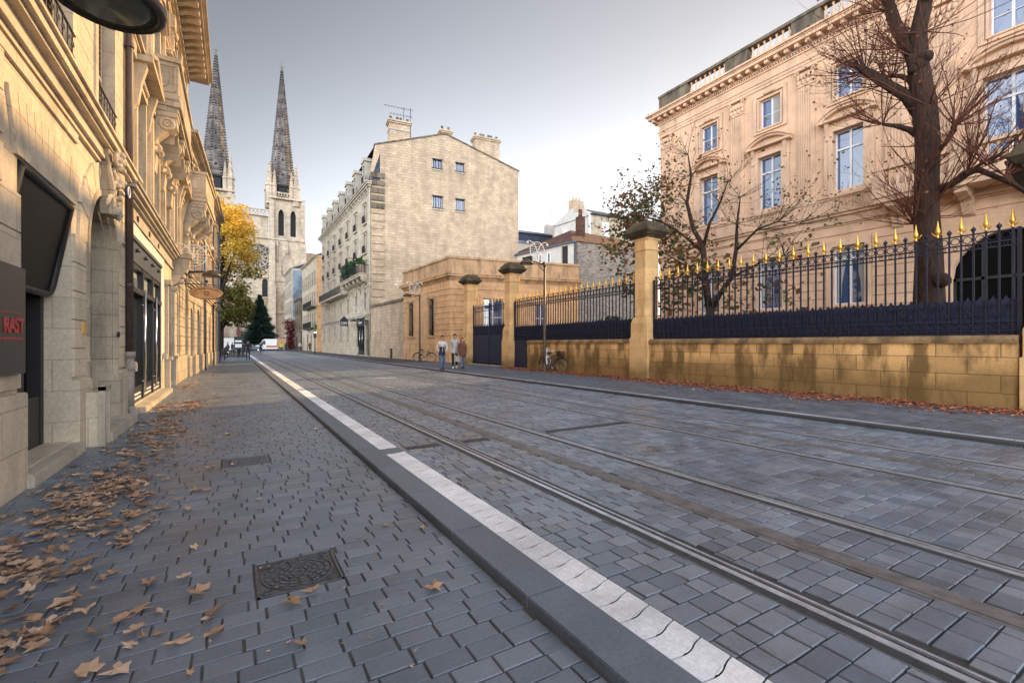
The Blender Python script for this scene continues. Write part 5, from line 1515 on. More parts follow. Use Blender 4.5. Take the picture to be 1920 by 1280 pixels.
# shop under the balcony
b = MB(); b.box(h0[0][0], h0[0][1], -.06, .0, 3.55, 4.5); b.box(h0[0][0]-.2, h0[0][1]+.15, -.12, .06, 4.45, 4.6); part('fascia', b, M['blackmatt'], gh)
b = MB(); b.box(h0[0][0], h0[0][1], .2, .25, .2, 3.6); b.box(h0[1][0], h0[1][1], .2, .25, .2, 4.2); part('shop_glass', b, M['glassd'], gh)
b = MB()
for q in (0, .30, .36, .64, .70, 1): x = h0[0][0]+(h0[0][1]-h0[0][0]-.14)*q; b.box(x, x+.14, .08, .2, .2, 3.6)
b.box(h0[0][0], h0[0][1], .08, .2, .2, .75); part('shop_frame', b, M['blackmatt'], gh)
b = MB(); 
for k in range(10): b.box(h0[0][0]+1.0+k*.17, h0[0][0]+1.0+k*.17+(.03 if k in (0,9) else .11), -.075, -.06, 3.9, 4.0+(.18 if k in (0,9) else .07*(k%3)))
part('fascia_lettering', b, M['whitet'], gh)
for q in (.33, .67):
    b = MB(); b.tube([(h0[0][0]+3.8*q,.02,.9),(h0[0][0]+3.8*q,.02,3.1)], .04, 6); part('door_bar', b, M['chrome'], gh)
b = MB(); b.tube([(0,0,0),(0,0,HE-.6)], .07, 8); single('downpipe', b, M['lime'], 'pale downpipe on the near corner of the tall gabled house', 'downpipe', (GC[0]-.12, GC[1]-.05, PZ))
b = MB(); b.tube([(0,0,0),(0,0,1.0)], .09, 8); b.ball((0,0,1.0), .1); single('bollard', b, M['lime'], 'pale short bollard in front of the black shopfront', 'bollard', (GC[0]-.9, 54.0, PZ))
# pentagonal shop sign
sx_, sy_ = 12.15, 59.5
zs = zat(sx_-.4, sy_, 605)
t = thing('shop_sign', 'black house-shaped sign with white letters OFI hanging over the far pavement', 'sign', (sx_, sy_, zs), 0)
b = MB(); b.prism([(-1.0,-.4),(.0,-.4),(.0,.35),(-.5,.85),(-1.0,.35)], -.04, .04); part('board', b, M['blackmatt'], t)
b = MB(); b.tube([(.0,-.05,.35),(-.5,-.05,.87),(-1.0,-.05,.35),(-1.0,-.05,-.42),(.0,-.05,-.42)], .022, 4); b.tube([(0,0,0),(.8,0,0)], .03, 5); part('edge', b, M['whitet'], t)
text('OFI', .50, 'whitet', t, (-.5,-.06,-.25), (R(90),0,0), bold=.006)
# balcony plants
def foliage(mb, c, r, n, s, seed, mi=0, flat=.6):
    rr = random.Random(seed)
    for _ in range(n):
        while True:
            p = Vector((rr.uniform(-1,1), rr.uniform(-1,1), rr.uniform(-1,1)))
            if .25 < p.length < 1: break
        q = Vector((c[0]+p.x*r[0], c[1]+p.y*r[1], c[2]+p.z*r[2]))
        a = Vector((rr.uniform(-1,1), rr.uniform(-1,1), rr.uniform(-1,1))).normalized(); b_ = a.cross(Vector((rr.uniform(-1,1), rr.uniform(-1,1), rr.uniform(-1,1)))).normalized()
        k = s*rr.uniform(.6, 1.3); a *= k; b_ *= k*flat
        mb.add([tuple(q-a), tuple(q-b_*.8), tuple(q+a), tuple(q+b_*.8)], [(0,1,2,3)], mi)
M['green'] = leafmat('evergreen leaves', [(.012,.03,.016),(.03,.065,.028),(.05,.10,.04)], .5, .1)
M['green2'] = leafmat('broad leaves', [(.05,.12,.035),(.08,.18,.05),(.04,.09,.03)], .45, .2)
def ongh(x, y): ca_, sa_ = math.cos(ag), math.sin(ag); return (GE[0]+x*ca_-y*sa_, GE[1]+x*sa_+y*ca_)
x_, y_ = ongh(bx1-6.8, -.75)
t = thing('potted_shrub', 'dark bushy evergreen in pots on the long balcony of the tall house', 'plant', (x_, y_, zb_), ag)
b = MB(); 
for k in range(9): foliage(b, (-2.6+k*.62, -.05+.1*math.sin(k), 1.0+.35*math.sin(k*1.9+1)), (.55,.5,.95+.25*math.sin(k*2.3)), 420, .13, 30+k)
part('foliage', b, M['green'], t); b = MB(); b.box(-2.8,2.6,-.25,.25,0,.4); part('planter', b, M['stoneC'], t)
x_, y_ = ongh(bx1-1.9, -.7)
t = thing('potted_palm', 'broad-leaved banana plant in a tall pot at the near end of the long balcony', 'plant', (x_, y_, zb_), ag)
b = MB(); b.lathe([(.30,0),(.36,1.1),(.40,1.15)], (0,0,0), 12); part('pot', b, M['lime'], t)
b = MB(); rr_ = random.Random(8)
for k in range(17):
    a = k*2.4; el = rr_.uniform(.2, 1.35); ln = rr_.uniform(1.1, 1.9); pts = []
    for j in range(6):
        q = j/5; pts.append(Vector((math.cos(a)*math.cos(el)*ln*q, math.sin(a)*math.cos(el)*ln*q, 1.2+math.sin(el)*ln*q - .55*q*q*ln*.5)))
    sd = Vector((-math.sin(a), math.cos(a), 0)); vs = []
    for j, p in enumerate(pts): w_ = .22*math.sin(pi*min(1,(j+.4)/5.4)); vs += [tuple(p-sd*w_+Vector((0,0,.06))), tuple(p), tuple(p+sd*w_+Vector((0,0,.06)))]
    fs = []
    for j in range(5): fs += [(3*j,3*j+1,3*j+4,3*j+3),(3*j+1,3*j+2,3*j+5,3*j+4)]
    b.add(vs, fs)
part('foliage', b, M['green2'], t)

# ================================================================== FARTHER HOUSES ON THE RIGHT SIDE
far = [((12.0,106.0),(12.2,86.5),12.6,'gold','tan stone house with iron balconies just past the tall gabled house'),
       ((10.4,128.0),(10.8,107.5),14.5,'blue','narrow grey house with a blue side wall, nearest the cathedral on the right')]
# tan house: its near side wall is seen too
P, Q = (13.1,112.0), (13.3,93.0)
L_, a_ = frame(P, Q); 
t = thing('tan_house', 'tan stone house with long iron balconies, just beyond the tall gabled house', 'house', (P[0],P[1],0), a_)
HT = zat(13.3, 93, 478)
small_facade(t, L_, HT, [(5.0,2.3),(9.2,2.1),(13.2,1.9)], 4.3, [1.6+2.6*k for k in range(7)], 'stoneC', courses_h=0, holes0=[(2,3.2,.1,3.2),(7,9,.1,3.4),(12,13.5,.1,3.2)])
b = MB(); b.box(L_, L_+.03, 0, 9, 0, HT); 
for z in (4.3, 8.6, HT-.4): b.box(L_, L_+.2, -.2, 9, z, z+.25)
part('side_wall', b, M['lodge'], t)
for z in (8.55, 4.6):
    b = MB(); b.box(8, L_, -1.0, 0, z-.25, z); b.tube([(8,-.95,z+1),(L_,-.95,z+1)], .03, 4); x = 8
    while x < L_: b.box(x-.015,x+.015,-.97,-.93,z,z+1); x += .25
    part('iron_balcony', b, M['blackmatt'], t)
for x, z in ((L_+.05, 9.6),(L_+.05, 13.4),(L_+.05,5.6)):
    b = MB(); b.box(x, x+.03, 2.2, 3.3, z, z+2.1); part('shutter', b, M['beigep'], t)
P, Q = (11.7,136.0), (11.9,121.5)
L_, a_ = frame(P, Q); HT2 = zat(11.9, 121, 502)
t = thing('grey_house', 'narrow grey house with a blue-stained side wall, nearest the cathedral', 'house', (P[0],P[1],0), a_)
small_facade(t, L_, HT2, [(5.0,2.6),(9.2,2.4),(13.2,2.4),(17.0,1.9)], 4.3, [1.6+2.4*k for k in range(6)], 'lime', courses_h=0, holes0=[(2,4.2,.1,3.2),(7,9,.1,3.4)], joinery='beigep')
b = MB(); b.box(L_, L_+.04, 0.3, 9, 8, HT2-.5); part('side_wall', b, plain('blue grey roughcast', (.20,.25,.30), .9, var=.4, vs=.35), t)
# dark narrow house between them
P, Q = (12.6,121.0), (12.8,112.4)
L_, a_ = frame(P, Q); HT3 = zat(12.8, 114, 560)
t = thing('dark_house', 'low dark house with a jutting balcony between the narrow grey house and the tan house', 'house', (P[0],P[1],0), a_)
small_facade(t, L_, HT3, [(4.8,2.2),(8.4,1.8)], 4.2, [1.4,4.2,7.0], 'soot', courses_h=0, holes0=[(1.5,3.6,.1,3.2)], roof='tile')
# red creeper on the corner
t = thing('red_creeper', 'red climbing vine on the corner of the narrow grey house', 'plant', (11.4, 121.3, 0), 0)
b = MB()
for k in range(16): foliage(b, (.0+.5*math.sin(k*2.1), -.4, .6+k*.42), (.9+.5*(k>11),.5,.6), 130, .17, 60+k)
part('foliage', b, leafmat('red vine', [(.10,.012,.012),(.22,.03,.03),(.14,.02,.02)], .6), t)
b = MB(); b.tube([(0,-.3,0),(.2,-.3,3),(-.1,-.3,6)], .06, 5); part('stem', b, M['bark'], t)

# ================================================================== ROOFS BEHIND THE LODGE
def hx(u, y): return xat(u, y)
# rubble-walled annex with tiled roof
y = 40.0; xa = hx(1077, y); xb = hx(1215, y); z1 = zat(xa, y, 452)
t = thing('rubble_house', 'low house with rough rubble end wall and clay tile roof behind the railing', 'house', (xa, y, 0), R(-3))
W_ = xb-xa; b = MB(); b.box(0, W_, 0, .5, 0, z1); part('end_wall', b, M['rubble'], t)
b = MB(); 
for k in range(16): b.box(-.02, .34 if k%2 else .5, -.03, .1, z1-6.0+k*.375+.01, z1-6.0+(k+1)*.375-.01)
part('corner_stones', b, M['soot'], t)
q0 = hx(1022, 47.0)-xa
b = MB(); n_ = MB()
# long whitish flank running back to the left
sx0, sy0 = 0.0, 0.02; ex, ey = -2.2, 12.0
Lf = math.hypot(ex, ey); af = math.atan2(-ey, -ex)
fo = link('flank_wall', None, t, (ex, ey, 0), af)
w_ = MB(); wall(w_, 0, Lf, 0, z1-.1, [(3.2,5.2,z1-2.4,z1-.5),(6.2,6.9,z1-1.9,z1-.5),(7.7,8.4,z1-1.9,z1-.5),(10.2,11.2,z1-2.6,z1-.3)], 0, .2)
me = w_.mesh('flank_wall', M['render']); bpy.data.objects.remove(fo); fo = link('flank_wall', me, t, (ex, ey, 0), af)
f = MB(); f.box(3.2,5.2,.15,.2,z1-2.4,z1-.5); f.box(10.2,11.2,.15,.2,z1-2.6,z1-.3); part('openings', f, M['dark'], fo)
for xx in (6.2, 7.7): f = MB(); f.box(xx,xx+.7,.05,.15,z1-1.9,z1-.5); f.box(xx+.2,xx+.5,.04,.05,z1-1.7,z1-.7,1); part('shutter', f, [M['whitep'], M['zinc']], fo)
f = MB(); f.box(-.2, Lf+.2, -.35, .1, z1-.12, z1+.02); part('gutter', f, M['zinc'], fo)
b = MB(); zr = zat(hx(1090,44), 44, 430)
b.add([(-.4,-.2,z1),(W_,-.2,z1+.0),(W_,6,zr),(3.2,5.2,zr),(ex-.3,ey,z1),(W_,12,z1)],[(0,1,2,3),(0,3,4),(3,2,5,4)]); part('tile_roof', b, M['tile'], t)
f = MB(); f.box(2.9,3.7,3.0,3.8,z1,zr+1.2); f.lathe([(.2,0),(.25,.1),(.22,.9)], (3.3,3.4,zr+1.2), 8); part('chimney', f, M['tile'], t)
f = MB(); f.tube([(.1,-.12,0),(.1,-.12,z1-.2)], .06, 6); part('downpipe', f, M['zinc'], t)
# rendered house with curved gable
y = 56.0
def zz(u, v, yy=56.0): return zat(hx(u, yy), yy, v)
X = lambda u, yy=56.0: hx(u, yy)
x0 = X(1040)
t = thing('rendered_house', 'pale rendered house with a sweeping gable and chimney, behind the clay tile roof', 'house', (x0, y, 0), 0)
pts = [(0,0),(X(1104)-x0,0),(X(1104)-x0,zz(1104,404)),(X(1095)-x0,zz(1095,384)),(X(1088)-x0,zz(1088,381)),(X(1073)-x0,zz(1073,391)),(X(1060)-x0,zz(1060,404)),(X(1050)-x0,zz(1050,414)),(0,zz(1040,421))]
b = MB(); b.prism(pts, 0, .5); part('gable_wall', b, M['render'], t)
b = MB(); b.box(X(1075)-x0, X(1094)-x0, -.05, 1.2, zz(1085,398), zz(1085,376)); 
for k in range(3): b.lathe([(.2,0),(.15,.5),(.05,.9)], (X(1078+6*k)-x0, .5, zz(1085,377)), 7)
part('chimney', b, M['gable'], t)
b = MB()
for k in range(8):
    p, q = (X(1040+8*k)-x0), (X(1048+8*k)-x0); za, zb_2 = zz(1040+8*k, 425-2.6*k), zz(1048+8*k, 422.4-2.6*k); b.prism([(p,za-.06),(q,zb_2-.06),(q,zb_2+.06),(p,za+.06)], -.06, 0)
part('string_course', b, M['soot'], t)
b = MB(); b.box(X(1056)-x0, X(1062)-x0, -.04, 0, zz(1059,448), zz(1059,430)); part('shutter', b, M['whitep'], t)
# grey stone wing to the right
x1 = X(1104)
t = thing('grey_stone_house', 'grey stone house with two tall white-shuttered windows left of the small tree', 'house', (x1, y-.5, 0), R(-6))
Wg = 13.0; zg = zz(1120, 406)
hs_ = [(2.1,3.5,zg-4.2,zg-.9),(6.2,7.6,zg-3.9,zg-.7),(10.2,11.4,zg-3.9,zg-.7)]
b = MB(); wall(b, 0, Wg, 0, zg, hs_, 0, .2); b.add([(Wg,0,0),(Wg,8,0),(Wg,8,zg),(Wg,0,zg)],[(0,1,2,3)]); part('wall', b, M['stoneC'], t)
for h in hs_: b = MB(); b.box(h[0],(h[0]+h[1])/2-.02,.05,.12,h[2],h[3]); b.box((h[0]+h[1])/2+.02,h[1],.05,.12,h[2],h[3]); part('shutter', b, M['whitep'], t)
b = MB(); b.box(-.1,Wg+.2,-.4,.1,zg-.05,zg+.15); b.add([(-.2,-.4,zg+.15),(Wg+.3,-.4,zg+.15),(Wg-2,4.5,zg+2.0),(-.2,4.5,zg+2.3)],[(0,1,2,3)]); part('roof', b, M['slate'], t)
# dark mansard roof
y = 62.0; x0 = hx(966, y); x1 = hx(1052, y)
t = thing('mansard_house', 'pale house with dark blue mansard roof showing just right of the tall gable', 'house', (x0, y, 0), R(-4))
zc_ = zat(x0, y, 452); zm = zat(x0, y, 437); zt2 = zat(x0, y, 417)
b = MB(); b.box(0, x1-x0, 0, 6, 0, zc_); part('wall', b, M['render'], t)
b = MB(); b.prismx([(-.1,zc_),(6,zc_),(6,zm+.4),(.5,zm+.4)], 0, x1-x0-.5); part('mansard_roof', b, M['slate'], t)
b = MB(); b.prismx([(.3,zm+.4),(6,zm+.4),(4,zt2)], 0, x1-x0-1.2); part('upper_roof', b, M['tile'], t)
b = MB(); b.box(-.1,x1-x0,-.3,0,zc_-.15,zc_+.1); b.box(-.1,x1-x0-.4,.15,.5,zm+.3,zm+.5); part('gutters', b, M['zinc'], t)
b = MB(); b.box(x1-x0-1.9,x1-x0-.3,2,3,zc_,zt2+.9); b.lathe([(.2,0),(.16,.6)], (x1-x0-1.5,2.5,zt2+.9), 7); part('chimney', b, M['render'], t)
b = MB(); b.tube([(x1-x0-.9,2.4,zt2),(x1-x0-.9,2.4,zt2+3.6)], .04, 4)
for k in range(3): b.tube([(x1-x0-1.5,2.4,zt2+3.5-k*.6),(x1-x0-.3,2.4,zt2+3.5-k*.6)], .03, 4)
part('tv_aerial', b, M['zinc'], t)
# ================================================================== CATHEDRAL
YC = 148.0
def cx_(u, yy=YC): return xat(u, yy)
def cz(u, v, yy=YC): return zat(xat(u, yy), yy, v)
ct = thing('cathedral', 'pale gothic cathedral front with two crocketed stone spires and a rose window closing the street', 'cathedral', (0, YC, 0), 0)
XL, XR = cx_(505), cx_(572)      # right tower
Zt = cz(540, 376); Zm = cz(540, 452)
def lancet(mb, xc, z0, z1, w_, y, mi=0):
    a = w_/2; h = z1 - w_*1.1
    mb.prism([(xc-a,z0),(xc+a,z0),(xc+a,h),(xc+a*.75,h+w_*.45),(xc,z1),(xc-a*.75,h+w_*.45),(xc-a,h)], y-.02, y+.01, mi)
def tower(xc, hw, zlow, zb, ztop, name):
    b = MB()
    b.box(xc-hw, xc+hw, 0, 2*hw, 0, zlow)
    hw2 = hw*.86
    # belfry stage with two tall lancets cut through
    hol = [(xc-hw2*.42-.75, xc-hw2*.42+.75, zlow+1.5, ztop-3.2, 1.9), (xc+hw2*.42-.75, xc+hw2*.42+.75, zlow+1.5, ztop-3.2, 1.9)]
    wall(b, xc-hw2, xc+hw2, zlow, ztop, hol, .8, 1.2)
    b.box(xc-hw2, xc+hw2, 3, 2*hw-.6, zlow, ztop)
    b.quad((xc-hw2,.8,zlow),(xc-hw2,3,zlow),(xc-hw2,3,ztop),(xc-hw2,.8,ztop)); b.quad((xc+hw2,.8,zlow),(xc+hw2,.8,ztop),(xc+hw2,3,ztop),(xc+hw2,3,zlow))
    # buttresses with stepped offsets
    for s in (-1, 1):
        x = xc+s*hw*.93
        b.box(x-.9, x+.9, -2.2, 0, 0, zlow*.55); b.prismx([(-2.2,zlow*.55),(0,zlow*.55),(0,zlow*.55+2)], x-.9, x+.9)
        b.box(x-.75, x+.75, -1.3, .6, zlow*.5, zlow*.95); b.prismx([(-1.3,zlow*.95),(.6,zlow*.95),(.6,zlow*.95+1.6)], x-.75, x+.75)
        b.box(x-.6, x+.6, -.1, 1.2, zlow, ztop-1)
    for z in (zlow*.33, zlow*.62, zlow, ztop-.5): b.box(xc-hw-.25, xc+hw+.25, -.35, .2, z, z+.5)
    b.box(xc-hw2-.3, xc+hw2+.3, .3, 1.2, ztop-.4, ztop)
    part('tower', b, M['church'], ct)
    b = MB(); b.box(xc-hw2+.5, xc+hw2-.5, 2.2, 2.6, zlow+1, ztop-1); part('belfry_opening', b, M['dark'], ct)
    # blind tracery niches
    b = MB()
    for z0 in (zlow*.36, zlow*.68):
        b.tube([(xc-1.4,-.1,z0),(xc-1.4,-.1,z0+4),(xc,-.1,z0+7.2),(xc+1.4,-.1,z0+4),(xc+1.4,-.1,z0)], .18, 5); lancet(b, xc-.0, z0, z0+5, 1.2, -.05)
        b.lathe([(.5,0),(.35,1.2),(.12,3.2),(.02,3.6)], (xc,-.1,z0+6.2), 6)
    b.tube([(xc-2.6,-.1,zlow*.8),(xc-2.6,-.1,zlow*.8+3),(xc-2.6,-.5,zlow*.8+6.0)], .3, 5)
    part('blind_tracery', b, M['church'], ct)
def pinnacle(mb, x, y, z, r, h):
    mb.lathe([(r,0),(r,h*.38),(r*1.25,h*.40),(r*.9,h*.46),(.03,h)], (x,y,z), 8, sm=False, rot=.5)
    for k in range(5):
        q = .5+.09*k; rr = r*.9*(1-(q-.46)/.54)
        for j in range(4): a = pi/4+pi/2*j; mb.box(x+rr*math.cos(a)-.12, x+rr*math.cos(a)+.12, y+rr*math.sin(a)-.12, y+rr*math.sin(a)+.12, z+h*q, z+h*q+.25)
def spire(xc, yc, z0, z1, r, label=None):
    b = MB(); n = 14; nn = 8
    prof = [(r, 0)]
    for k in range(1, n+1):
        q = k/n; prof += [(r*(1-q)**1.03+.12, (z1-z0)*q)]
        if k < n and k % 2 == 0: prof[-1:] = [(prof[-1][0]+.10, prof[-1][1]-.15), (prof[-1][0]+.10, prof[-1][1]+.1), (prof[-1][0]-.04, prof[-1][1]+.12)]
    b.lathe(prof, (xc,yc,z0), 8, sm=False, rot=.5)
    H_ = z1-z0
    for k in range(46):      # crockets up the eight edges
        q = (k+.5)/46; rr = r*(1-q)**1.03+.12
        for j in range(8):
            a = 2*pi*(j+.5)/8; x, y_ = xc+(rr+.12)*math.cos(a), yc+(rr+.12)*math.sin(a); s = .33*(1-q*.5)
            b.add([(x-s,y_-s,z0+H_*q),(x+s,y_-s,z0+H_*q),(x+s,y_+s,z0+H_*q),(x-s,y_+s,z0+H_*q),(x+.4*s*math.cos(a),y_+.4*s*math.sin(a),z0+H_*q+.55)],[(0,1,4),(1,2,4),(2,3,4),(3,0,4),(3,2,1,0)])
    b.lathe([(.1,0),(.5,.35),(.15,.7),(.35,1.0),(.08,1.4),(.05,2.4)], (xc,yc,z1-.3), 8); b.tube([(xc-.7,yc,z1+1.4),(xc+.7,yc,z1+1.4)], .07, 4); b.tube([(xc,yc,z1+1),(xc,yc,z1+3.4)], .07, 4)
    s = part('spire', b, M['spire'], ct)
    w_ = MB()
    for k in range(6):        # small openings: slit over a lozenge, on the faces
        q = .10+.125*k; rr = (r*(1-q)**1.03+.12)*math.cos(pi/8)+.05
        for j in (5, 6, 7):
            a = 2*pi*j/8; nx, ny = math.cos(a), math.sin(a); tx, ty = -ny, nx; zc3 = z0+H_*q; sz = .55*(1-q*.55)
            slope = r/H_
            def pt(u_, v_): rr2 = rr - v_*slope; return (xc+nx*rr2+tx*u_, yc+ny*rr2+ty*u_, zc3+v_)
            w_.add([pt(0,-sz), pt(sz*.8,0), pt(0,sz), pt(-sz*.8,0)],[(0,1,2,3)]); w_.add([pt(-.13*sz*2,sz), pt(.13*sz*2,sz), pt(.1*sz,sz*3.6), pt(-.1*sz,sz*3.6)],[(0,1,2,3)])
    part('spire_openings', w_, M['dark'], s)
xc = (XL+XR)/2; hw = (XR-XL)/2*.94
ysp = YC
r_sp = 4.0
tower(xc, hw, Zm, Zt, Zt+0.6, 'r')
xs_ = cx_(531); z1s = zat(cx_(531), YC+hw, 134)
spz0 = Zt+.6
b = MB(); b.lathe([(hw*.72,0),(hw*.72,3.4),(hw*.8,3.6),(hw*.8,4.1)], (xs_,hw,spz0), 8, sm=False, rot=.5); part('spire_drum', b, M['dark'], ct)
spire(xs_, hw, spz0+3.6, z1s, hw*.76)
b = MB()
for sx in (-1, 1):
    for sy in (0, 1):
        pinnacle(b, xs_+sx*hw*.78, .9+sy*hw*1.3, spz0-2, 1.0, 13)
        pinnacle(b, xs_+sx*hw*.50, .5+sy*hw*1.6, spz0, .6, 8)
        b.tube([(xs_+sx*hw*.78,.9+sy*hw*1.3,spz0+6),(xs_+sx*hw*.42,hw*.7+sy*hw*.5,spz0+8)], .35, 4)
part('pinnacles', b, M['church'], ct)
b = MB(); 
for k in range(9): b.ring((xs_-hw*.66+k*hw*.165, .4, spz0+.9), .42, .12, 'y', 10, 4)
b.box(xs_-hw*.8, xs_+hw*.8, .3, .5, spz0+1.35, spz0+1.6); part('tower_parapet', b, M['church'], ct)
# left tower and spire, mostly behind the tree
xl = cx_(404); 
tower(xl, hw, Zm, Zt, Zt+.6, 'l')
b = MB(); b.lathe([(hw*.72,0),(hw*.72,3.4),(hw*.8,3.6),(hw*.8,4.1)], (xl,hw,spz0), 8, sm=False, rot=.5); part('spire_drum', b, M['dark'], ct)
spire(xl, hw, spz0+3.6, zat(xl, YC+hw, 104), hw*.76)
b = MB()
for sx in (-1, 1):
    for sy in (0, 1): pinnacle(b, xl+sx*hw*.78, .9+sy*hw*1.3, spz0-2, 1.0, 13); pinnacle(b, xl+sx*hw*.5, .5+sy*hw*1.6, spz0, .6, 8)
part('pinnacles', b, M['church'], ct)
# transept front between the towers
xm = (xl+xs_)/2; gw0, gw1 = xl+hw*.85, xs_-hw*.85
zg = cz(487, 402); ro = (cx_(487), cz(487, 483)); Rr = 4.0
ro = (xm+.6 if False else cx_(484), ro[1])
b = MB(); wall(b, gw0, gw1, 0, ro[1]-Rr-.5, [(cx_(497)-.7, cx_(497)+.7, cz(497,556), cz(497,522), .9)], .6, .8)
wall(b, gw0, gw1, ro[1]-Rr-.5, ro[1]+Rr+.5, [(ro[0]-Rr, ro[0]+Rr, ro[1]-Rr, ro[1]+Rr)], .6, .9)
# round the square hole
n = 40
for k in range(n):
    a, c = 2*pi*k/n, 2*pi*(k+1)/n
    def sq(t): m_ = max(abs(math.cos(t)), abs(math.sin(t))); return (ro[0]+Rr*math.cos(t)/m_, .6, ro[1]+Rr*math.sin(t)/m_)
    def ci(t, y_=.6): return (ro[0]+Rr*math.cos(t), y_, ro[1]+Rr*math.sin(t))
    b.add([ci(a), sq(a), sq(c), ci(c), ci(a,1.5), ci(c,1.5)], [(0,1,2,3),(0,3,5,4)])
wall(b, gw0, gw1, ro[1]+Rr+.5, zg, (), .6, 0)
b.box(gw0, gw1, 2.5, 12, 0, zg); part('transept_wall', b, M['church'], ct)
b = MB()
for rr, rt_ in ((Rr, .22), (Rr*.62, .14), (Rr*.25, .13)): b.ring((ro[0],.5,ro[1]), rr, rt_, 'y', 36, 5)
for k in range(12):
    a = 2*pi*k/12; q = a+.26
    b.tube([(ro[0]+Rr*.25*math.cos(a),.5,ro[1]+Rr*.25*math.sin(a)),(ro[0]+Rr*.62*math.cos(q),.5,ro[1]+Rr*.62*math.sin(q)),(ro[0]+Rr*math.cos(a),.5,ro[1]+Rr*math.sin(a))], .12, 4)
    b.tube([(ro[0]+Rr*.25*math.cos(a),.5,ro[1]+Rr*.25*math.sin(a)),(ro[0]+Rr*.62*math.cos(a-.26),.5,ro[1]+Rr*.62*math.sin(a-.26)),(ro[0]+Rr*math.cos(a),.5,ro[1]+Rr*math.sin(a))], .12, 4)
o = part('rose_window', b, M['church'], ct)
b = MB(); b.prism([(ro[0]+Rr*math.cos(2*pi*k/32), ro[1]+Rr*math.sin(2*pi*k/32)) for k in range(32)], 1.3, 1.4); part('rose_glass', b, plain('leaded glass', (.10,.11,.14), .4, var=.4, vs=2), o)
b = MB(); lancet(b, cx_(497), cz(497,556), cz(497,522), 1.5, 1.0); part('lancet_glass', b, M['dark'], ct)
b = MB()
for z in (zg-.3, ro[1]+Rr+1.6, ro[1]-Rr-1.5): b.box(gw0, gw1, -.1, .6, z, z+.5)
x = gw0
while x < gw1: b.ring((x, .2, zg+1.0), .42, .12, 'y', 9, 4); x += .95
b.box(gw0, gw1, .1, .3, zg+1.4, zg+1.65)
x = gw0; zq = cz(487, 565)
while x < gw1:
    b.tube([(x-.55,.4,zq-1.6),(x-.55,.4,zq-.2),(x,.4,zq+.6),(x+.55,.4,zq-.2),(x+.55,.4,zq-1.6)], .10, 4); b.ring((x+.55,.4,zq+.55), .32, .09, 'y', 9, 4); x += 1.1
b.box(gw0, gw1, .2, .6, zq+1.0, zq+1.25)
part('balustrades', b, M['church'], ct)
# deep portal
px, pw_ = cx_(470), 4.6; pz = cz(462, 578)
b = MB()
for k in range(6):
    rr = pw_ - k*.45; yy = -1.6+k*.42; P = []
    for j in range(15):
        t_ = pi*j/14; P.append((px-rr*math.cos(t_), yy, pz*.45+ (rr*1.15)*math.sin(t_)**.85))
    b.tube([(px-rr,yy,0)] + P + [(px+rr,yy,0)], .24, 5)
P = [(px-5.4,0),(px-5.4,pz*.45)] + [(px-5.4*math.cos(pi*j/14), pz*.45+6.2*math.sin(pi*j/14)) for j in range(1,14)] + [(px+5.4,pz*.45),(px+5.4,0)]
Q = [(px-pw_,0),(px-pw_,pz*.45)] + [(px-pw_*math.cos(pi*j/14), pz*.45+5.3*math.sin(pi*j/14)) for j in range(1,14)] + [(px+pw_,pz*.45),(px+pw_,0)]
for j in range(len(P)-1): b.add([(P[j][0],-1.8,P[j][1]),(Q[j][0],-1.8,Q[j][1]),(Q[j+1][0],-1.8,Q[j+1][1]),(P[j+1][0],-1.8,P[j+1][1]),(P[j][0],.6,P[j][1]),(P[j+1][0],.6,P[j+1][1])],[(0,1,2,3),(0,3,5,4)])
part('portal', b, M['church'], ct)
b = MB(); b.box(px-2.4, px+2.4, .3, .5, 0, pz*.45); part('portal_doors', b, M['soot'], ct)
# low wall left of the portal, belongs to the cathedral close
b = MB(); b.box(-18, px-7, -7.0, -6.0, 0, 7.2); b.prismx([(-7.4,7.2),(-5.6,7.2),(-6.2,8.2)], -18, px-7); part('close_wall', b, M['church'], ct)
b = MB(); b.box(xs_+hw, xs_+hw+22, 4, 16, 0, cz(580, 470)); part('nave_wall', b, M['church'], ct)

# ================================================================== TREES
def crown(name, pos, label, cat, height, trunkr, lobes, leafn, leafs, mats, zsplit=None, seed=1, group=None, limbs=9):
    t = thing(name, label, cat, pos, 0, group); rr = random.Random(seed)
    tr = MB(); tr.tube([(0,0,0),(.1,.1,height*.22),(.0,.2,height*.5),(.2,0,height*.9)], [trunkr,trunkr*.8,trunkr*.5,.05], 9)
    for c, r3 in lobes[:limbs*3]:
        z0 = max(height*.15, c[2]*rr.uniform(.45,.75)); 
        tr.tube([(0,0,z0),(c[0]*.45,c[1]*.45,(z0+c[2])/2+.3),(c[0],c[1],c[2])], [trunkr*.42,trunkr*.22,.03], 5)
    part('trunk', tr, M['bark'], t)
    cr = MB()
    for i, (c, r3) in enumerate(lobes):
        nn = int(leafn*r3[0]*r3[2])
        for _ in range(nn):
            p = Vector((rr.gauss(0,.5), rr.gauss(0,.5), rr.gauss(0,.5)))
            if p.length > 1.15: p *= .8
            q = Vector((c[0]+p.x*r3[0], c[1]+p.y*r3[1], c[2]+p.z*r3[2]))
            a = Vector((rr.uniform(-1,1), rr.uniform(-1,1), rr.uniform(-.6,.6))).normalized(); b_ = a.cross(Vector((rr.uniform(-1,1), rr.uniform(-1,1), rr.uniform(-1,1)))).normalized()
            k = leafs*rr.uniform(.6,1.3); a *= k; b_ *= k*.7; mi = 0
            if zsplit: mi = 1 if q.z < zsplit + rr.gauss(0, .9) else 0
            cr.add([tuple(q-a), tuple(q-b_), tuple(q+a), tuple(q+b_)], [(0,1,2,3)], mi)
    part('crown', cr, mats, t)
    return t
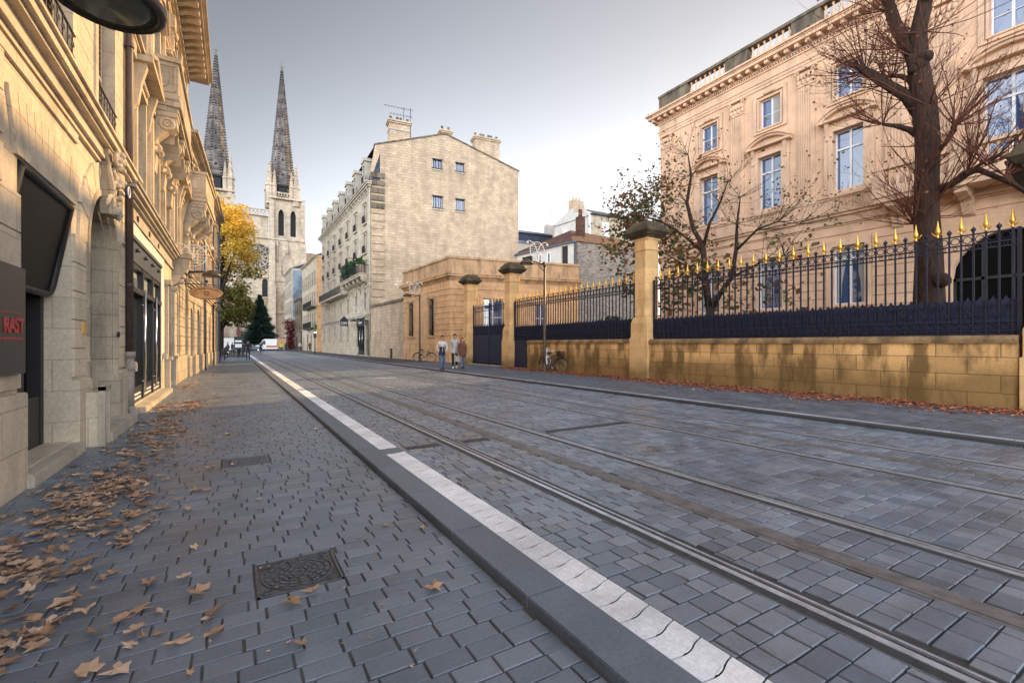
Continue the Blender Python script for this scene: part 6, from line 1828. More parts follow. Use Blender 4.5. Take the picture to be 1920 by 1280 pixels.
M['yel'] = leafmat('yellow plane leaves', [(.55,.34,.04),(.74,.52,.07),(.82,.63,.14),(.60,.34,.05),(.46,.36,.06)], .6, .45)
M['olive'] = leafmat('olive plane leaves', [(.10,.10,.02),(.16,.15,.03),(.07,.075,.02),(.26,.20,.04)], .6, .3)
rr_ = random.Random(21); TY = 72.0
tx = xat(438, TY); lob = []
for k in range(46):
    z = 4.5 + 16.2*rr_.random(); q = (z-4)/17; wid = 4.6*(math.sin(pi*min(1, q*.86+.12)))**.6
    a = rr_.uniform(0, 2*pi); lob.append(((wid*.75*math.cos(a), wid*.75*math.sin(a), z), (rr_.uniform(1.1,1.9), rr_.uniform(1.1,1.9), rr_.uniform(.8,1.5))))
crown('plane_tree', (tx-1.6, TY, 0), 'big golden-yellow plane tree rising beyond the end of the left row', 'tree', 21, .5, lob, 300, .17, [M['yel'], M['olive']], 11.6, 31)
rr_ = random.Random(23); lob = []
for k in range(26):
    z = 5 + 13*rr_.random(); a = rr_.uniform(0, 2*pi); lob.append(((3.6*math.cos(a), 3.6*math.sin(a), z), (rr_.uniform(1.2,2), 1.6, 1.2)))
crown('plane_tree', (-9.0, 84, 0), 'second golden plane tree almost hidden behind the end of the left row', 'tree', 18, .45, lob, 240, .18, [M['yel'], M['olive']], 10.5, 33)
# tall fir in front of the cathedral
FY = 122.0; fx = xat(487, FY); fh = zat(fx, FY, 553)
t = thing('fir_tree', 'tall dark green fir standing in front of the cathedral portal', 'tree', (fx, FY, 0), 0)
b = MB(); b.tube([(0,0,0),(0,0,fh)], [.35,.03], 7); part('trunk', b, M['bark'], t)
b = MB(); rr_ = random.Random(5)
for k in range(1500):
    q = rr_.random()**1.35; z = fh*(.05+.95*q); rad = (fh*.36)*(1-q)**.85*rr_.uniform(.78,1.1)*(1+.14*math.sin(z*3.3)); a = rr_.uniform(0, 2*pi); ca_, sa_ = math.cos(a), math.sin(a)
    for j in range(9):
        f = .25+.75*(j+1)/9; w_ = .30*(1-f*.45); x, y_ = rad*f*ca_, rad*f*sa_; zz_ = z-.22*rad*f+rr_.uniform(-.12,.12); l = .5
        b.add([(x-ca_*l,y_-sa_*l,zz_+.08),(x-sa_*w_,y_+ca_*w_,zz_-.12),(x+ca_*l*.8,y_+sa_*l*.8,zz_-.10),(x+sa_*w_,y_-ca_*w_,zz_-.12)],[(0,1,2,3)])
part('crown', b, leafmat('fir needles', [(.010,.026,.018),(.022,.050,.032),(.014,.034,.020)], .7, .05), t)

# bare branching
def branch(mb, p, d, ln, r, depth, rr, tips, mi=0, up=.12, spread=.7, seg=4, shrink=.68, kids=(2,4)):
    pts = [p.copy()]; rad = [r]; q = p.copy(); dd = d.normalized()
    for i in range(seg):
        dd = (dd + Vector((rr.uniform(-1,1), rr.uniform(-1,1), rr.uniform(-1,1)))*.16 + Vector((0,0,up*.35))).normalized()
        q = q + dd*(ln/seg); pts.append(q.copy()); rad.append(r*(1-.55*(i+1)/seg))
    mb.tube(pts, rad, 3 if r < .012 else (5 if r < .04 else 8), mi, cap=False)
    if depth <= 0: tips.append((pts[-1], dd)); tips.append((pts[len(pts)//2], dd)); return
    for k in range(rr.randint(*kids)):
        i = rr.randint(1, seg); f = rr.uniform(.5, .95) if i == seg else 1
        nd = (dd + Vector((rr.uniform(-1,1), rr.uniform(-1,1), rr.uniform(-.5,1)))*spread).normalized()
        branch(mb, pts[i], nd, ln*shrink*rr.uniform(.75,1.15), rad[i]*.62, depth-1, rr, tips, mi, up, spread, seg, shrink, kids)
def leaves_at(mb, tips, rr, s, per, sc=.15):
    for p, d in tips:
        for _ in range(per if per >= 1 else (1 if rr.random() < per else 0)):
            q = p + Vector((rr.gauss(0,sc), rr.gauss(0,sc), rr.gauss(0,sc)-.04))
            a = Vector((rr.uniform(-1,1), rr.uniform(-1,1), rr.uniform(-1,.2))).normalized(); b_ = a.cross(Vector((rr.uniform(-1,1), rr.uniform(-1,1), rr.uniform(-1,1)))).normalized()
            k = s*rr.uniform(.6,1.3); A = a*k; B = b_*k*.5
            mb.add([tuple(q), tuple(q+A*.5-B), tuple(q+A*1.3), tuple(q+A*.5+B)], [(0,1,2,3)])
# big bare tree in the garden: trunk and main limbs follow the photograph in its own plane
BX = 15.9
def bp(u, v, dx=0.0):
    y = yat(u, BX+dx); return Vector((BX+dx, y, zat(BX+dx, y, v)))
t = thing('bare_tree', 'big bare tree with thick dark trunk and reddish twigs behind the nearer railing', 'tree', (BX, yat(1740, BX), .35), 0)
o0 = Vector(t.location)
tr = MB(); TW = MB(); tips = []; rr_ = random.Random(77)
def limb(pts, rad, n=9): tr.tube([p-o0 for p in pts], rad, n)
base = bp(1742, 600); base.z = .1
limb([base, bp(1742,560), bp(1742,480), bp(1737,400), bp(1738,330), bp(1740,270), bp(1733,200), bp(1722,130), bp(1722,60), bp(1735,0), bp(1742,-90), bp(1738,-200)], [.40,.34,.30,.28,.265,.27,.28,.24,.19,.17,.15,.12], 12)
limb([bp(1728,215), bp(1700,180,-.1), bp(1662,158,-.2), bp(1622,133,-.3)], [.19,.15,.125,.11])
limb([bp(1620,132,-.3), bp(1600,118,-.3)], [.10,.02], 6)
limb([bp(1722,120), bp(1700,85), bp(1678,45), bp(1664,0), bp(1650,-60)], [.20,.17,.15,.13,.10])
limb([bp(1716,165), bp(1705,150,-.1), bp(1690,143,-.15), bp(1672,142,-.2)], [.10,.07,.06,.05], 7)
limb([bp(1718,252), bp(1705,243,-.2), bp(1680,236,-.4), bp(1655,233,-.5)], [.09,.08,.06,.04], 7)
limb([bp(1752,285), bp(1770,272), bp(1788,245), bp(1790,225)], [.09,.06,.07,.04], 7)
limb([bp(1752,358), bp(1785,345), bp(1812,325), bp(1835,318), bp(1900,345), bp(1930,365)], [.10,.09,.10,.07,.05,.04], 7)
limb([bp(1812,327), bp(1850,300), bp(1885,285)], [.06,.04,.02], 6)
for k in range(5): tr.ball(tuple(bp(1720+rr_.uniform(-12,22), 110+rr_.uniform(-20,30), -.15)-o0), (.2,.16,.16), 8, 6, jit=.3)
tr.ball(tuple(bp(1765,525,-.2)-o0), (.19,.2,.2), 9, 6, jit=.3)
starts = [(1622,133,26),(1662,158,10),(1700,180,6),(1690,90,12),(1664,20,10),(1722,110,10),(1735,60,8),(1672,142,7),(1655,233,12),(1790,235,14),(1740,270,5),(1730,330,7),(1735,400,10),(1715,420,14),(1812,325,9),(1850,310,7),(1885,330,8),(1900,290,6),(1745,200,8),(1760,370,6),(1742,0,8)]
for u, v, n in starts:
    for _ in range(int(n*1.45)):
        d = Vector((rr_.uniform(-.8,.6), rr_.uniform(-1,1), rr_.uniform(-.25,1.1)))
        if u < 1730: d += Vector((0,.5,.1))
        if u > 1745: d += Vector((0,-.5,.1))
        branch(TW, bp(u, v, rr_.uniform(-.2,.1))-o0, d, rr_.uniform(.9,1.8), rr_.uniform(.010,.021), 3, rr_, tips, 0, .25, .5, 4, .62, (2,3))
part('trunk', tr, M['bark'], t); part('twigs', TW, M['twig'], t)
lv = MB(); leaves_at(lv, tips, rr_, .06, .09, .04); 
part('last_leaves', lv, leafmat('withered leaves', [(.15,.045,.02),(.24,.08,.03),(.30,.13,.04)], .8, .2), t)
# smaller tree with green and rust leaves
SX = 16.6
def sp2(u, v, dx=0.0):
    y = yat(u, SX+dx); return Vector((SX+dx, y, zat(SX+dx, y, v)))
t = thing('small_tree', 'smaller forked tree with sparse green and rust leaves beside the free-standing pillar', 'tree', (SX, yat(1330, SX), .35), 0)
o0 = Vector(t.location); tr = MB(); TW = MB(); tips = []; tipsR = []
base = sp2(1330, 640); base.z = .1
limb([base, sp2(1332,600), sp2(1332,575)], [.19,.17,.16])
limb([sp2(1330,580), sp2(1322,520), sp2(1318,460), sp2(1300,430), sp2(1288,380), sp2(1296,330), sp2(1290,290)], [.14,.13,.11,.09,.07,.05,.02], 8)
limb([sp2(1333,580), sp2(1352,548), sp2(1372,520), sp2(1380,470), sp2(1382,420), sp2(1388,370)], [.12,.10,.09,.07,.05,.02], 8)
limb([sp2(1318,465), sp2(1330,420), sp2(1350,380), sp2(1365,340)], [.08,.06,.04,.02], 7)
limb([sp2(1316,470), sp2(1280,440,-.3), sp2(1240,415,-.5), sp2(1205,405,-.6)], [.07,.05,.04,.02], 7)
limb([sp2(1322,530), sp2(1290,500,-.5), sp2(1255,480,-.8)], [.06,.04,.02], 6)
limb([sp2(1380,470), sp2(1420,430), sp2(1460,415), sp2(1500,420)], [.05,.035,.025,.01], 6)
limb([sp2(1372,520), sp2(1430,490), sp2(1470,480)], [.04,.03,.01], 6)
st2 = [(1290,290,9,0),(1296,330,10,0),(1288,380,12,0),(1300,430,12,0),(1205,405,16,1),(1240,415,14,1),(1265,440,12,1),(1255,480,10,1),(1290,500,8,1),(1365,340,7,0),(1350,380,9,0),(1388,370,8,0),(1382,420,9,0),(1420,430,8,0),(1460,415,8,0),(1500,420,7,0),(1470,480,8,0),(1430,490,8,0),(1230,380,12,1),(1250,350,8,1),(1215,450,10,1)]
for u, v, n, L1 in st2:
    for _ in range(int(n*1.3)):
        d = Vector((rr_.uniform(-.9,.9), rr_.uniform(-1,1), rr_.uniform(-.2,.9)))
        if u < 1300: d += Vector((0,.45,0))
        if u > 1400: d += Vector((0,-.45,0))
        branch(TW, sp2(u, v, rr_.uniform(-.6,.6))-o0, d, rr_.uniform(.8,1.5), rr_.uniform(.008,.014), 3, rr_, tips if L1 else tipsR, 0, .15, .55, 3, .62, (1,3))
part('trunk', tr, M['bark'], t); part('twigs', TW, M['twigd'], t)
lv = MB(); leaves_at(lv, tips, rr_, .12, 1, .12); leaves_at(lv, tipsR, rr_, .085, .28, .05)
for u, v, n in [(1180,430,240),(1160,470,200),(1200,520,260),(1190,400,180),(1230,440,200),(1270,470,160),(1280,540,220),(1310,500,120),(1500,470,18),(1440,540,50),(1400,510,20),(1500,560,26),(1380,560,60),(1240,560,120),(1350,500,60)]:
    for _ in range(n):
        c = sp2(u+rr_.gauss(0,22), v+rr_.gauss(0,22), rr_.uniform(-.8,.8))-o0; leaves_at(lv, [(c, Vector((0,0,1)))], rr_, .17, 1, .05)
part('leaves', lv, leafmat('turning leaves', [(.06,.09,.035),(.09,.13,.045),(.24,.08,.035),(.14,.14,.05),(.07,.10,.04),(.30,.13,.05),(.20,.07,.03)], .6, .3), t)
# hedges inside the garden
for i, (x, y, rx, ry, rz, lab) in enumerate([(17.3, 18.4, 1.6, 1.2, 1.7, 'dark evergreen bush behind the far railing next to the free-standing pillar'), (17.5, 21.6, 1.2, 1.0, 1.5, 'rounder dark evergreen bush behind the far railing, nearer the lodge'), (15.6, 16.6, .9, .9, 1.3, 'small dark bush close behind the far railing')]):
    t = thing('evergreen_bush', lab, 'bush', (x, y, .35), 0, 'bushes behind the far railing')
    b = MB(); 
    for k in range(10): foliage(b, (rnd.uniform(-.6,.6)*rx, rnd.uniform(-.6,.6)*ry, rz*(.5+.6*rnd.random())), (rx*.6,ry*.6,rz*.5), 420, .12, 90+i*20+k)
    part('foliage', b, M['green'], t); b = MB(); b.tube([(0,0,-.1),(0,0,rz)], .06, 6); part('stem', b, M['bark'], t)
# ================================================================== LAMP POSTS AND DECORATIONS ON THE RIGHT
def post_lamp(u, v, ztop_v, arm, label, dlabel, z0=PZ):
    x, y = grd(u, v, z0); z = zat(x, y, ztop_v)
    t = wall_lamp(x, y, z, arm, label, pi, z0)
    b = MB(); b.box(-.012,.012,-.09,-.07,1.9-.0,2.02); part('sticker', b, M['whitet'], t)
    deco(x-arm*.45, y-.02, z+.66, 0, dlabel, .42)
    return x, y, z
lx, ly, lz = post_lamp(1021, 697, 497, 1.0, 'slim brown lamp post with saucer lamp beside the basket bicycle', 'white wire wheel on the lamp post beside the basket bicycle')
post_lamp(787, 678, 556, .95, 'slim lamp post with saucer lamp at the lodge corner beside the small black bicycle', 'white wire wheel on the lamp post at the lodge corner')
wx, wy = 12.85, 53.5; wz = zat(wx, wy, 602)
wall_lamp(wx, wy, wz, 1.3, 'saucer lamp on an arm from the corner of the tall gabled house', pi, None)
deco(wx-.75, wy-.02, wz+.95, 0, 'white wire wheel on the arm at the corner of the tall gabled house', .62)

# ================================================================== BICYCLES
def bicycle(x, y, z, rot, label, basket=False, lean=.0, col='blackmatt', seatwhite=False):
    t = thing('bicycle', label, 'bicycle', (x, y, z), rot); t.rotation_euler = (lean, 0, rot)
    r = .34; wb = .53
    for s in (-1, 1):
        b = MB(); b.ring((0,0,0), r, .017, 'y', 32, 6); w_ = part('wheel', b, M['tyre'], t, (s*wb, 0, r+.015))
        b = MB(); b.ring((0,0,0), r-.025, .009, 'y', 32, 5); part('rim', b, M['chrome'], w_)
        b = MB()
        for k in range(20): a = 2*pi*k/20; b.tube([(0,.015*(-1)**k,0),((r-.02)*math.cos(a),0,(r-.02)*math.sin(a))], .0016, 3)
        b.tube([(0,-.05,0),(0,.05,0)], .02, 6); part('spokes', b, M['chrome'], w_)
        b = MB(); b.ring((0,0,0), r+.035, .02, 'y', 18, 4, a0=.2 if s>0 else .3, a1=2.6 if s>0 else 3.3); part('mudguard', b, M[col], w_)
    hb = (0.36,0,.90); bb = (-.03,0,.29); st = (-.17,0,.74); ra = (-wb,0,r+.015); fa = (wb,0,r+.015)
    b = MB()
    for p, q, rr in (((.33,0,.80), bb, .018), ((.31,0,.86), st, .016), (bb, (-.20,0,.84), .016), (bb, ra, .011), (st, ra, .010), ((.30,0,.92),(.36,0,.72),.02)): b.tube([p,q], rr, 7)
    for s in (-.045,.045): b.tube([(.36,s,.72),(.42,s,.5),fa[:1]+(s,)+fa[2:]], .012, 6)
    part('frame', b, M[col], t)
    b = MB(); b.tube([(.30,0,.92),(.28,0,1.02)], .014, 6); b.tube([(.10,-.30,1.04),(.20,-.27,1.05),(.28,-.12,1.04),(.28,.12,1.04),(.20,.27,1.05),(.10,.30,1.04)], .012, 6)
    for s in (-1,1): b.tube([(.05,s*.30,1.04),(.16,s*.29,1.045)], .018, 6)
    part('handlebar', b, M['chrome'], t)
    b = MB(); b.lathe([(.02,-.05),(.10,-.02),(.11,.01),(.06,.04),(.01,.05)], (-.24,0,.93), 10, sx=1.25, sy=.75); b.tube([(-.22,0,.92),(-.05,0,.94)], [.07,.025], 8); b.tube([(-.20,0,.80),(-.22,0,.92)], .013, 6); part('saddle', b, M['black'], t)
    b = MB(); b.ring(bb, .09, .008, 'y', 16, 5); b.tube([bb,(-.03,-.06,.29),(.05,-.07,.14)], .01, 5); b.tube([bb,(-.03,.06,.29),(-.11,.07,.44)], .01, 5); b.box(.01,.10,-.13,-.06,.13,.15); b.box(-.16,-.07,.06,.13,.43,.45); b.tube([(-.03,.03,.38),(-wb,.03,r+.06)], .005, 4); b.tube([(-.03,.03,.20),(-wb,.03,r-.03)], .005, 4); part('crankset', b, M['chrome'], t)
    if basket:
        b = MB()
        b.prismz([(.36,-.17),(.66,-.17),(.66,.17),(.36,.17)], .80, .82)
        for k in range(7):
            q = k/6; z_ = .82+.22*q; e = .03*q; b.tube([(.36-e,-.17-e,z_),(.66+e,-.17-e,z_),(.66+e,.17+e,z_),(.36-e,.17+e,z_),(.36-e,-.17-e,z_)], .009, 4)
        for k in range(16):
            a = k/16*4; i = int(a); f = a-i; c4 = [(.36,-.17),(.66,-.17),(.66,.17),(.36,.17),(.36,-.17)]; px_ = c4[i][0]+(c4[i+1][0]-c4[i][0])*f; py_ = c4[i][1]+(c4[i+1][1]-c4[i][1])*f
            b.tube([(px_,py_,.81),(px_*1.0+(px_-.51)*.15,py_*1.15,1.04)], .009, 4)
        part('basket', b, M['blackmatt'], t)
        b = MB(); b.tube([(-.62,-.05,.72),(-.30,-.05,.74)], .01, 5); b.tube([(-.62,.05,.72),(-.30,.05,.74)], .01, 5); b.tube([(-.58,-.05,.72),(-.53,-.02,.36)], .008, 5)
        part('carrier', b, M['chrome'], t)
        b = MB(); b.prismx([(-.12,.74),(.12,.74),(.14,1.12),(-.14,1.12)], -.50, -.46); b.prismx([(-.14,.72),(.14,.72),(.14,.78),(-.14,.78)], -.48, -.22)
        b.tube([(-.48,-.14,.78),(-.46,-.15,1.08),(-.40,-.14,1.16)], .02, 5); b.tube([(-.48,.14,.78),(-.46,.15,1.08),(-.40,.14,1.16)], .02, 5); b.tube([(-.40,-.14,1.16),(-.46,0,1.18),(-.40,.14,1.16)], .022, 5)
        for s in (-1,1): b.box(-.34,-.26,s*.13-.03,s*.13+.03,.40,.78)
        part('child_seat', b, M['whitep'], t)
    return t
bx_, by_ = grd(1040, 699, PZ)
bicycle(lx+.30, ly-.32, PZ, R(-74), 'black city bicycle with front basket and child seat leaning at a lamp post', True, R(3))
x, y = grd(789, 679, PZ)
bicycle(x+.28, y-.05, PZ, R(-35), 'small black bicycle locked to the lamp post at the lodge corner')

# ================================================================== PEOPLE
M['skin'] = plain('skin', (.50,.27,.18), .6)
M['hairb'] = plain('dark brown hair', (.035,.018,.010), .7, bump=.3, vs=60)
M['hairr'] = plain('auburn hair', (.13,.035,.018), .6, bump=.3, vs=60)
def cloth(name, c): return plain(name, c, .85, var=.18, vs=14, bump=.25)
M['navyc'] = cloth('navy cloth', (.018,.022,.045)); M['whitec'] = cloth('white cloth', (.58,.56,.54)); M['jeans'] = cloth('blue denim', (.07,.12,.22)); M['jeansd'] = cloth('dark denim', (.03,.04,.065))
M['brownc'] = cloth('brown suede', (.13,.055,.032)); M['greyc'] = cloth('light grey jacket', (.42,.42,.43)); M['blackc'] = cloth('black cloth', (.012,.012,.016)); M['shoe'] = plain('dark shoes', (.02,.018,.018), .6); M['shoew'] = plain('white shoes', (.6,.6,.6), .6)
M['hiv'] = cloth('high visibility cloth', (.45,.60,.06)); M['darkc'] = cloth('charcoal cloth', (.025,.027,.034)); M['greyj'] = cloth('grey jeans', (.14,.16,.22))
def person(label, pos, rot, H=1.78, stride=.28, top='navyc', yoke=None, sleeve=None, legs='jeans', shoes='shoe', hair='hairb', pockets=False, longcoat=False, longhair=False, headdown=0.0, fat=1.0, group=None, sit=False, lift=0.0, fine=True, coat_open=False):
    k = H/1.78
    sleeve = sleeve or top; yoke = yoke or top
    V = []; E = []; rad = []; seg = []
    def v(p, r): V.append((p[0]*k, p[1]*k, p[2]*k)); rad.append(r*k); return len(V)-1
    def e(a, b, m): E.append((a, b)); seg.append(m)
    pel = v((0,0,.95), .135*fat); bel = v((0,.005,1.08), .125*fat); che = v((0,.0,1.27), .145*fat); shl = v((0,-.005,1.42), .115); nk = v((0,.01,1.50), .058); hb = v((0,.02+headdown*.3,1.59), .085); hm = v((0,.03+headdown*.6,1.67), .098); ht = v((0,.025+headdown,1.735), .062)
    e(pel,bel,'low'); e(bel,che,'low'); e(che,shl,'up'); e(shl,nk,'neck'); e(nk,hb,'neck'); e(hb,hm,'head'); e(hm,ht,'head')
    for s in (-1, 1):
        st = stride*s
        if sit:
            hip = v((s*.10,.02,.93), .10); kn = v((s*.13,.42,.92 if s>0 else .78), .07); an = v((s*.13,.34,.50 if s>0 else .36), .045); to = v((s*.13,.50,.44 if s>0 else .30), .035)
        else:
            hip = v((s*.095,.0,.86), .098*fat); kn = v((s*.10,st*.42+.04,.50), .066); an = v((s*.10,st-(.06 if s<0 else 0),.10+(.05 if s<0 else 0)), .046); to = v((s*.115,st+.13,.045+(.0 if s<0 else .0)), .036)
        e(pel,hip,'leg'); e(hip,kn,'leg'); e(kn,an,'leg'); e(an,to,'shoe')
        hl = v((s*.105, (an and (st-.05 if not sit else .30)), .05 if not sit else .42), .036); e(an,hl,'shoe')
        sw = -st*.55
        sh_ = v((s*.175,-.005,1.415), .072); el = v((s*(.235 if not pockets else .262),sw*.35-.03,1.14), .050)
        if sit: el = len(V)-1
        wr = v((s*(.22 if not pockets else .185),sw+.06 if not pockets else .07,.90 if not pockets else .98), .034) if not sit else v((s*.22,.42,1.08), .034)
        e(shl,sh_,'arm'); e(sh_,el,'arm'); e(el,wr,'arm')
        if not pockets:
            wp = Vector(V[wr])/k; d = (Vector((0,.02,-1)) if not sit else Vector((0,1,-.2))).normalized()
            pa = v(tuple(wp+d*.06), .030); e(wr,pa,'hand')
            if fine:
                for f in range(4):
                    o = Vector((0,-.027+.018*f,0)); ln = (.055,.068,.072,.062)[f]
                    a_ = v(tuple(wp+d*.095+o), .011); b_ = v(tuple(wp+d*(.095+ln*.55)+o+Vector((-s*.006,0,0))), .010); c_ = v(tuple(wp+d*(.095+ln)+o+Vector((-s*.020,0,0))), .008); e(pa,a_,'hand'); e(a_,b_,'hand'); e(b_,c_,'hand')
                a_ = v(tuple(wp+d*.055+Vector((-s*.012,.038,0))), .012); b_ = v(tuple(wp+d*.095+Vector((-s*.022,.052,0))), .010); e(pa,a_,'hand'); e(a_,b_,'hand')
    me = bpy.data.meshes.new('body'); me.from_pydata(V, E, []); me.update()
    tmp = bpy.data.objects.new('tmp', me); COL.objects.link(tmp)
    tmp.modifiers.new('s', 'SKIN'); su = tmp.modifiers.new('u', 'SUBSURF'); su.levels = 2; su.render_levels = 2
    for i, sv in enumerate(me.skin_vertices[0].data): sv.radius = (rad[i], rad[i]*(.8 if i < 4 else 1)); sv.use_root = (i == 0)
    dg = bpy.context.evaluated_depsgraph_get(); m2 = bpy.data.meshes.new_from_object(tmp.evaluated_get(dg)); COL.objects.unlink(tmp); bpy.data.objects.remove(tmp)
    names = {'low': top, 'up': yoke, 'neck': 'skin', 'head': 'skin', 'leg': legs, 'shoe': shoes, 'arm': sleeve, 'hand': 'skin'}
    ml = list(dict.fromkeys(names.values())); m2.materials.clear()
    for n_ in ml: m2.materials.append(M[n_])
    Vv = [Vector(p) for p in V]
    for p in m2.polygons:
        c = p.center; best = 1e9; bs = 'low'
        for (a, b), sgm in zip(E, seg):
            A, B = Vv[a], Vv[b]; ab = B-A; t_ = max(0, min(1, (c-A).dot(ab)/max(1e-9, ab.length_squared))); dd = (c-(A+ab*t_)).length - (rad[a]*(1-t_)+rad[b]*t_)
            if dd < best: best = dd; bs = sgm
        if bs == 'neck' and c.z < 1.475*k: bs = 'up'
        if bs == 'leg' and c.z > (.80 if not sit else .96)*k: bs = 'low'
        p.material_index = ml.index(names[bs]); p.use_smooth = True
    t = thing('person', label, 'person', pos, rot, group); t.location.z += lift
    o = link('body', m2, t)
    hx_, hy_, hz_ = 0, .026+headdown*.6, 1.68
    b = MB(); n = 14; m_ = 8; vs = []
    for i in range(m_+1):
        a = pi/2 - (pi*.62)*i/m_
        for j in range(n):
            th = 2*pi*j/n; fr = math.sin(th); lo = a if fr < .3 else max(a, .55*fr)
            rx, ry, rz = .094, .112, .112
            vs.append((k*(hx_+rx*math.cos(lo)*math.cos(th)), k*(hy_-.012+ry*math.cos(lo)*math.sin(th)), k*(hz_+.012+rz*math.sin(lo))))
    b.add(vs, [(i*n+j, (i+1)*n+j, (i+1)*n+(j+1) % n, i*n+(j+1) % n) for i in range(m_) for j in range(n)], 0, True)
    if longhair:
        for j in range(9): a = pi+ (j-4)*.36 + pi/2; b.tube([(k*.08*math.cos(a),k*(.02+.09*math.sin(a)),k*1.70),(k*.10*math.cos(a),k*(.02+.11*math.sin(a)),k*1.58),(k*.10*math.cos(a),k*(.02+.09*math.sin(a)),k*1.45)], [.035,.042,.02], 6)
    part('hair', b, M[hair], o)
    b = MB(); b.tube([(0,k*(hy_+.085),k*(hz_+.01)),(0,k*(hy_+.118),k*(hz_-.03)),(0,k*(hy_+.09),k*(hz_-.04))], [.008,.013,.008], 6)
    for s in (-1,1): b.ball((s*k*.096,k*(hy_-.005),k*(hz_-.015)), (.012,.02,.03), 6, 5)
    part('nose_and_ears', b, M['skin'], o) if fine else None
    if fine:
        b = MB()
        for s in (-1,1): b.ball((s*k*.032,k*(hy_+.090),k*(hz_+.005)), (.012,.006,.007), 6, 4)
        b.box(-.02*k,.02*k,k*(hy_+.088),k*(hy_+.094),k*(hz_-.066),k*(hz_-.060)); part('eyes_and_mouth', b, M['hairb'], o)
    if longcoat:
        b = MB(); prof = [(.155,.70),(.172,.75),(.165,.95),(.150,1.10),(.165,1.27),(.150,1.40),(.09,1.47),(.075,1.50)]
        b.lathe([(r_*k, z_*k) for r_, z_ in prof], (0,0,0), 16, sx=1.22, sy=.88); part('coat', b, M[top], o)
    return t
# man in two-tone jacket
x, y = grd(829, 695.5, PZ)
t1 = person('man with short hair in a white and navy jacket, hands in pockets, walking', (x, y, PZ), R(168), 1.80, .24, 'navyc', 'whitec', 'whitec', 'jeans', pockets=True, headdown=.045)
b = MB(); b.box(-.008,.008,.105,.125,.98,1.30); part('zip', b, M['whitec'], t1)
b = MB(); b.lathe([(.165,1.30),(.17,1.33),(.16,1.43),(.10,1.485),(.07,1.51)], (0,-.003,0), 16, sx=1.12, sy=.80); part('white_yoke', b, M['whitec'], t1)
xw, yw = grd(867, 692, PZ); xm_, ym_ = grd(856, 692, PZ)
person('tall man in a light grey jacket walking beside the woman in brown', (xm_+.05, ym_+.35, PZ), R(160), 1.93, .22, 'greyc', None, None, 'blackc', 'shoew', headdown=.03)
person('woman with auburn hair in a long brown coat walking past the gate pillar', (xw, yw, PZ), R(170), 1.72, .18, 'brownc', None, None, 'greyj', 'shoe', 'hairr', longcoat=True, longhair=True, headdown=.02, fat=1.05)
b = MB(); b.prismx([(-.14,0),(.14,0),(.16,.30),(-.16,.30)], -.06, .06); b.tube([(0,-.10,.30),(0,-.05,.50),(0,.05,.50),(0,.10,.30)], .010, 5)
single('handbag', b, plain('spotted bag', (.45,.42,.40), .7, var=.75, vs=28), 'pale patterned handbag held at the side of the woman in brown', 'bag', (xw-.33, yw-.02, PZ+.42), R(20))
def pgrd(u, v): return grd(u, v, 0.0)
for u, v, H, rot, kw, lab in [
    (465, 676, 1.80, 0, dict(top='darkc', legs='jeansd'), 'man in dark coat seen from behind beside the white strip, up the street'),
    (449, 668, 1.75, 30, dict(top='blackc', legs='blackc'), 'person in black standing among the bystanders left of the man in dark coat'),
    (455.5, 667, 1.70, 200, dict(top='navyc', legs='jeansd'), 'person in navy jacket nearest the man in dark coat'),
    (427, 665, 1.75, 120, dict(top='brownc', legs='blackc'), 'person in brown jacket beside the parked scooters'),
    (436, 664.5, 1.70, 150, dict(top='darkc', legs='blackc'), 'person in charcoal standing behind the parked scooters'),
    (442.5, 666.5, 1.80, 150, dict(top='blackc', legs='jeansd'), 'tall person in black between the scooters and the bystanders')]:
    x, y = pgrd(u, v); person(lab, (x, y, 0), R(rot), H, .16, fine=False, **kw)
for u, v, y0, rot, kw, lab in [
    (581, 0, 92.5, 20, dict(top='brownc', legs='darkc'), 'person in brown coat walking along the tan stone house'),
    (536, 0, 104, 0, dict(top='blackc', legs='jeansd'), 'person in black beside the orange striped van'),
    (528, 0, 103, 180, dict(top='hiv', legs='darkc'), 'worker in a yellow high visibility jacket beside the orange striped van')]:
    x = xat(u, y0); person(lab, (x, y0, PZ if u > 540 else .05), R(rot), 1.78, .16, fine=False, **kw)
# cyclists
def cyclist(x, y, z, rot, lab, blab, **kw):
    bicycle(x, y, z, rot, blab)
    p = person(lab, (x-.22*math.cos(rot), y-.22*math.sin(rot), z), rot-pi/2, 1.75, 0, sit=True, fine=False, **kw); return p
x = xat(562, 88.0); cyclist(x, 88.0, PZ, R(-100), 'cyclist in pale top riding beside the red creeper', 'bicycle ridden by the person in pale top', top='greyc', legs='jeansd')
x = xat(489, 80.0); cyclist(x, 80.0, RZ, R(85), 'cyclist in dark clothes riding away in front of the fir tree', 'bicycle ridden away by the person in dark clothes', top='blackc', legs='blackc')

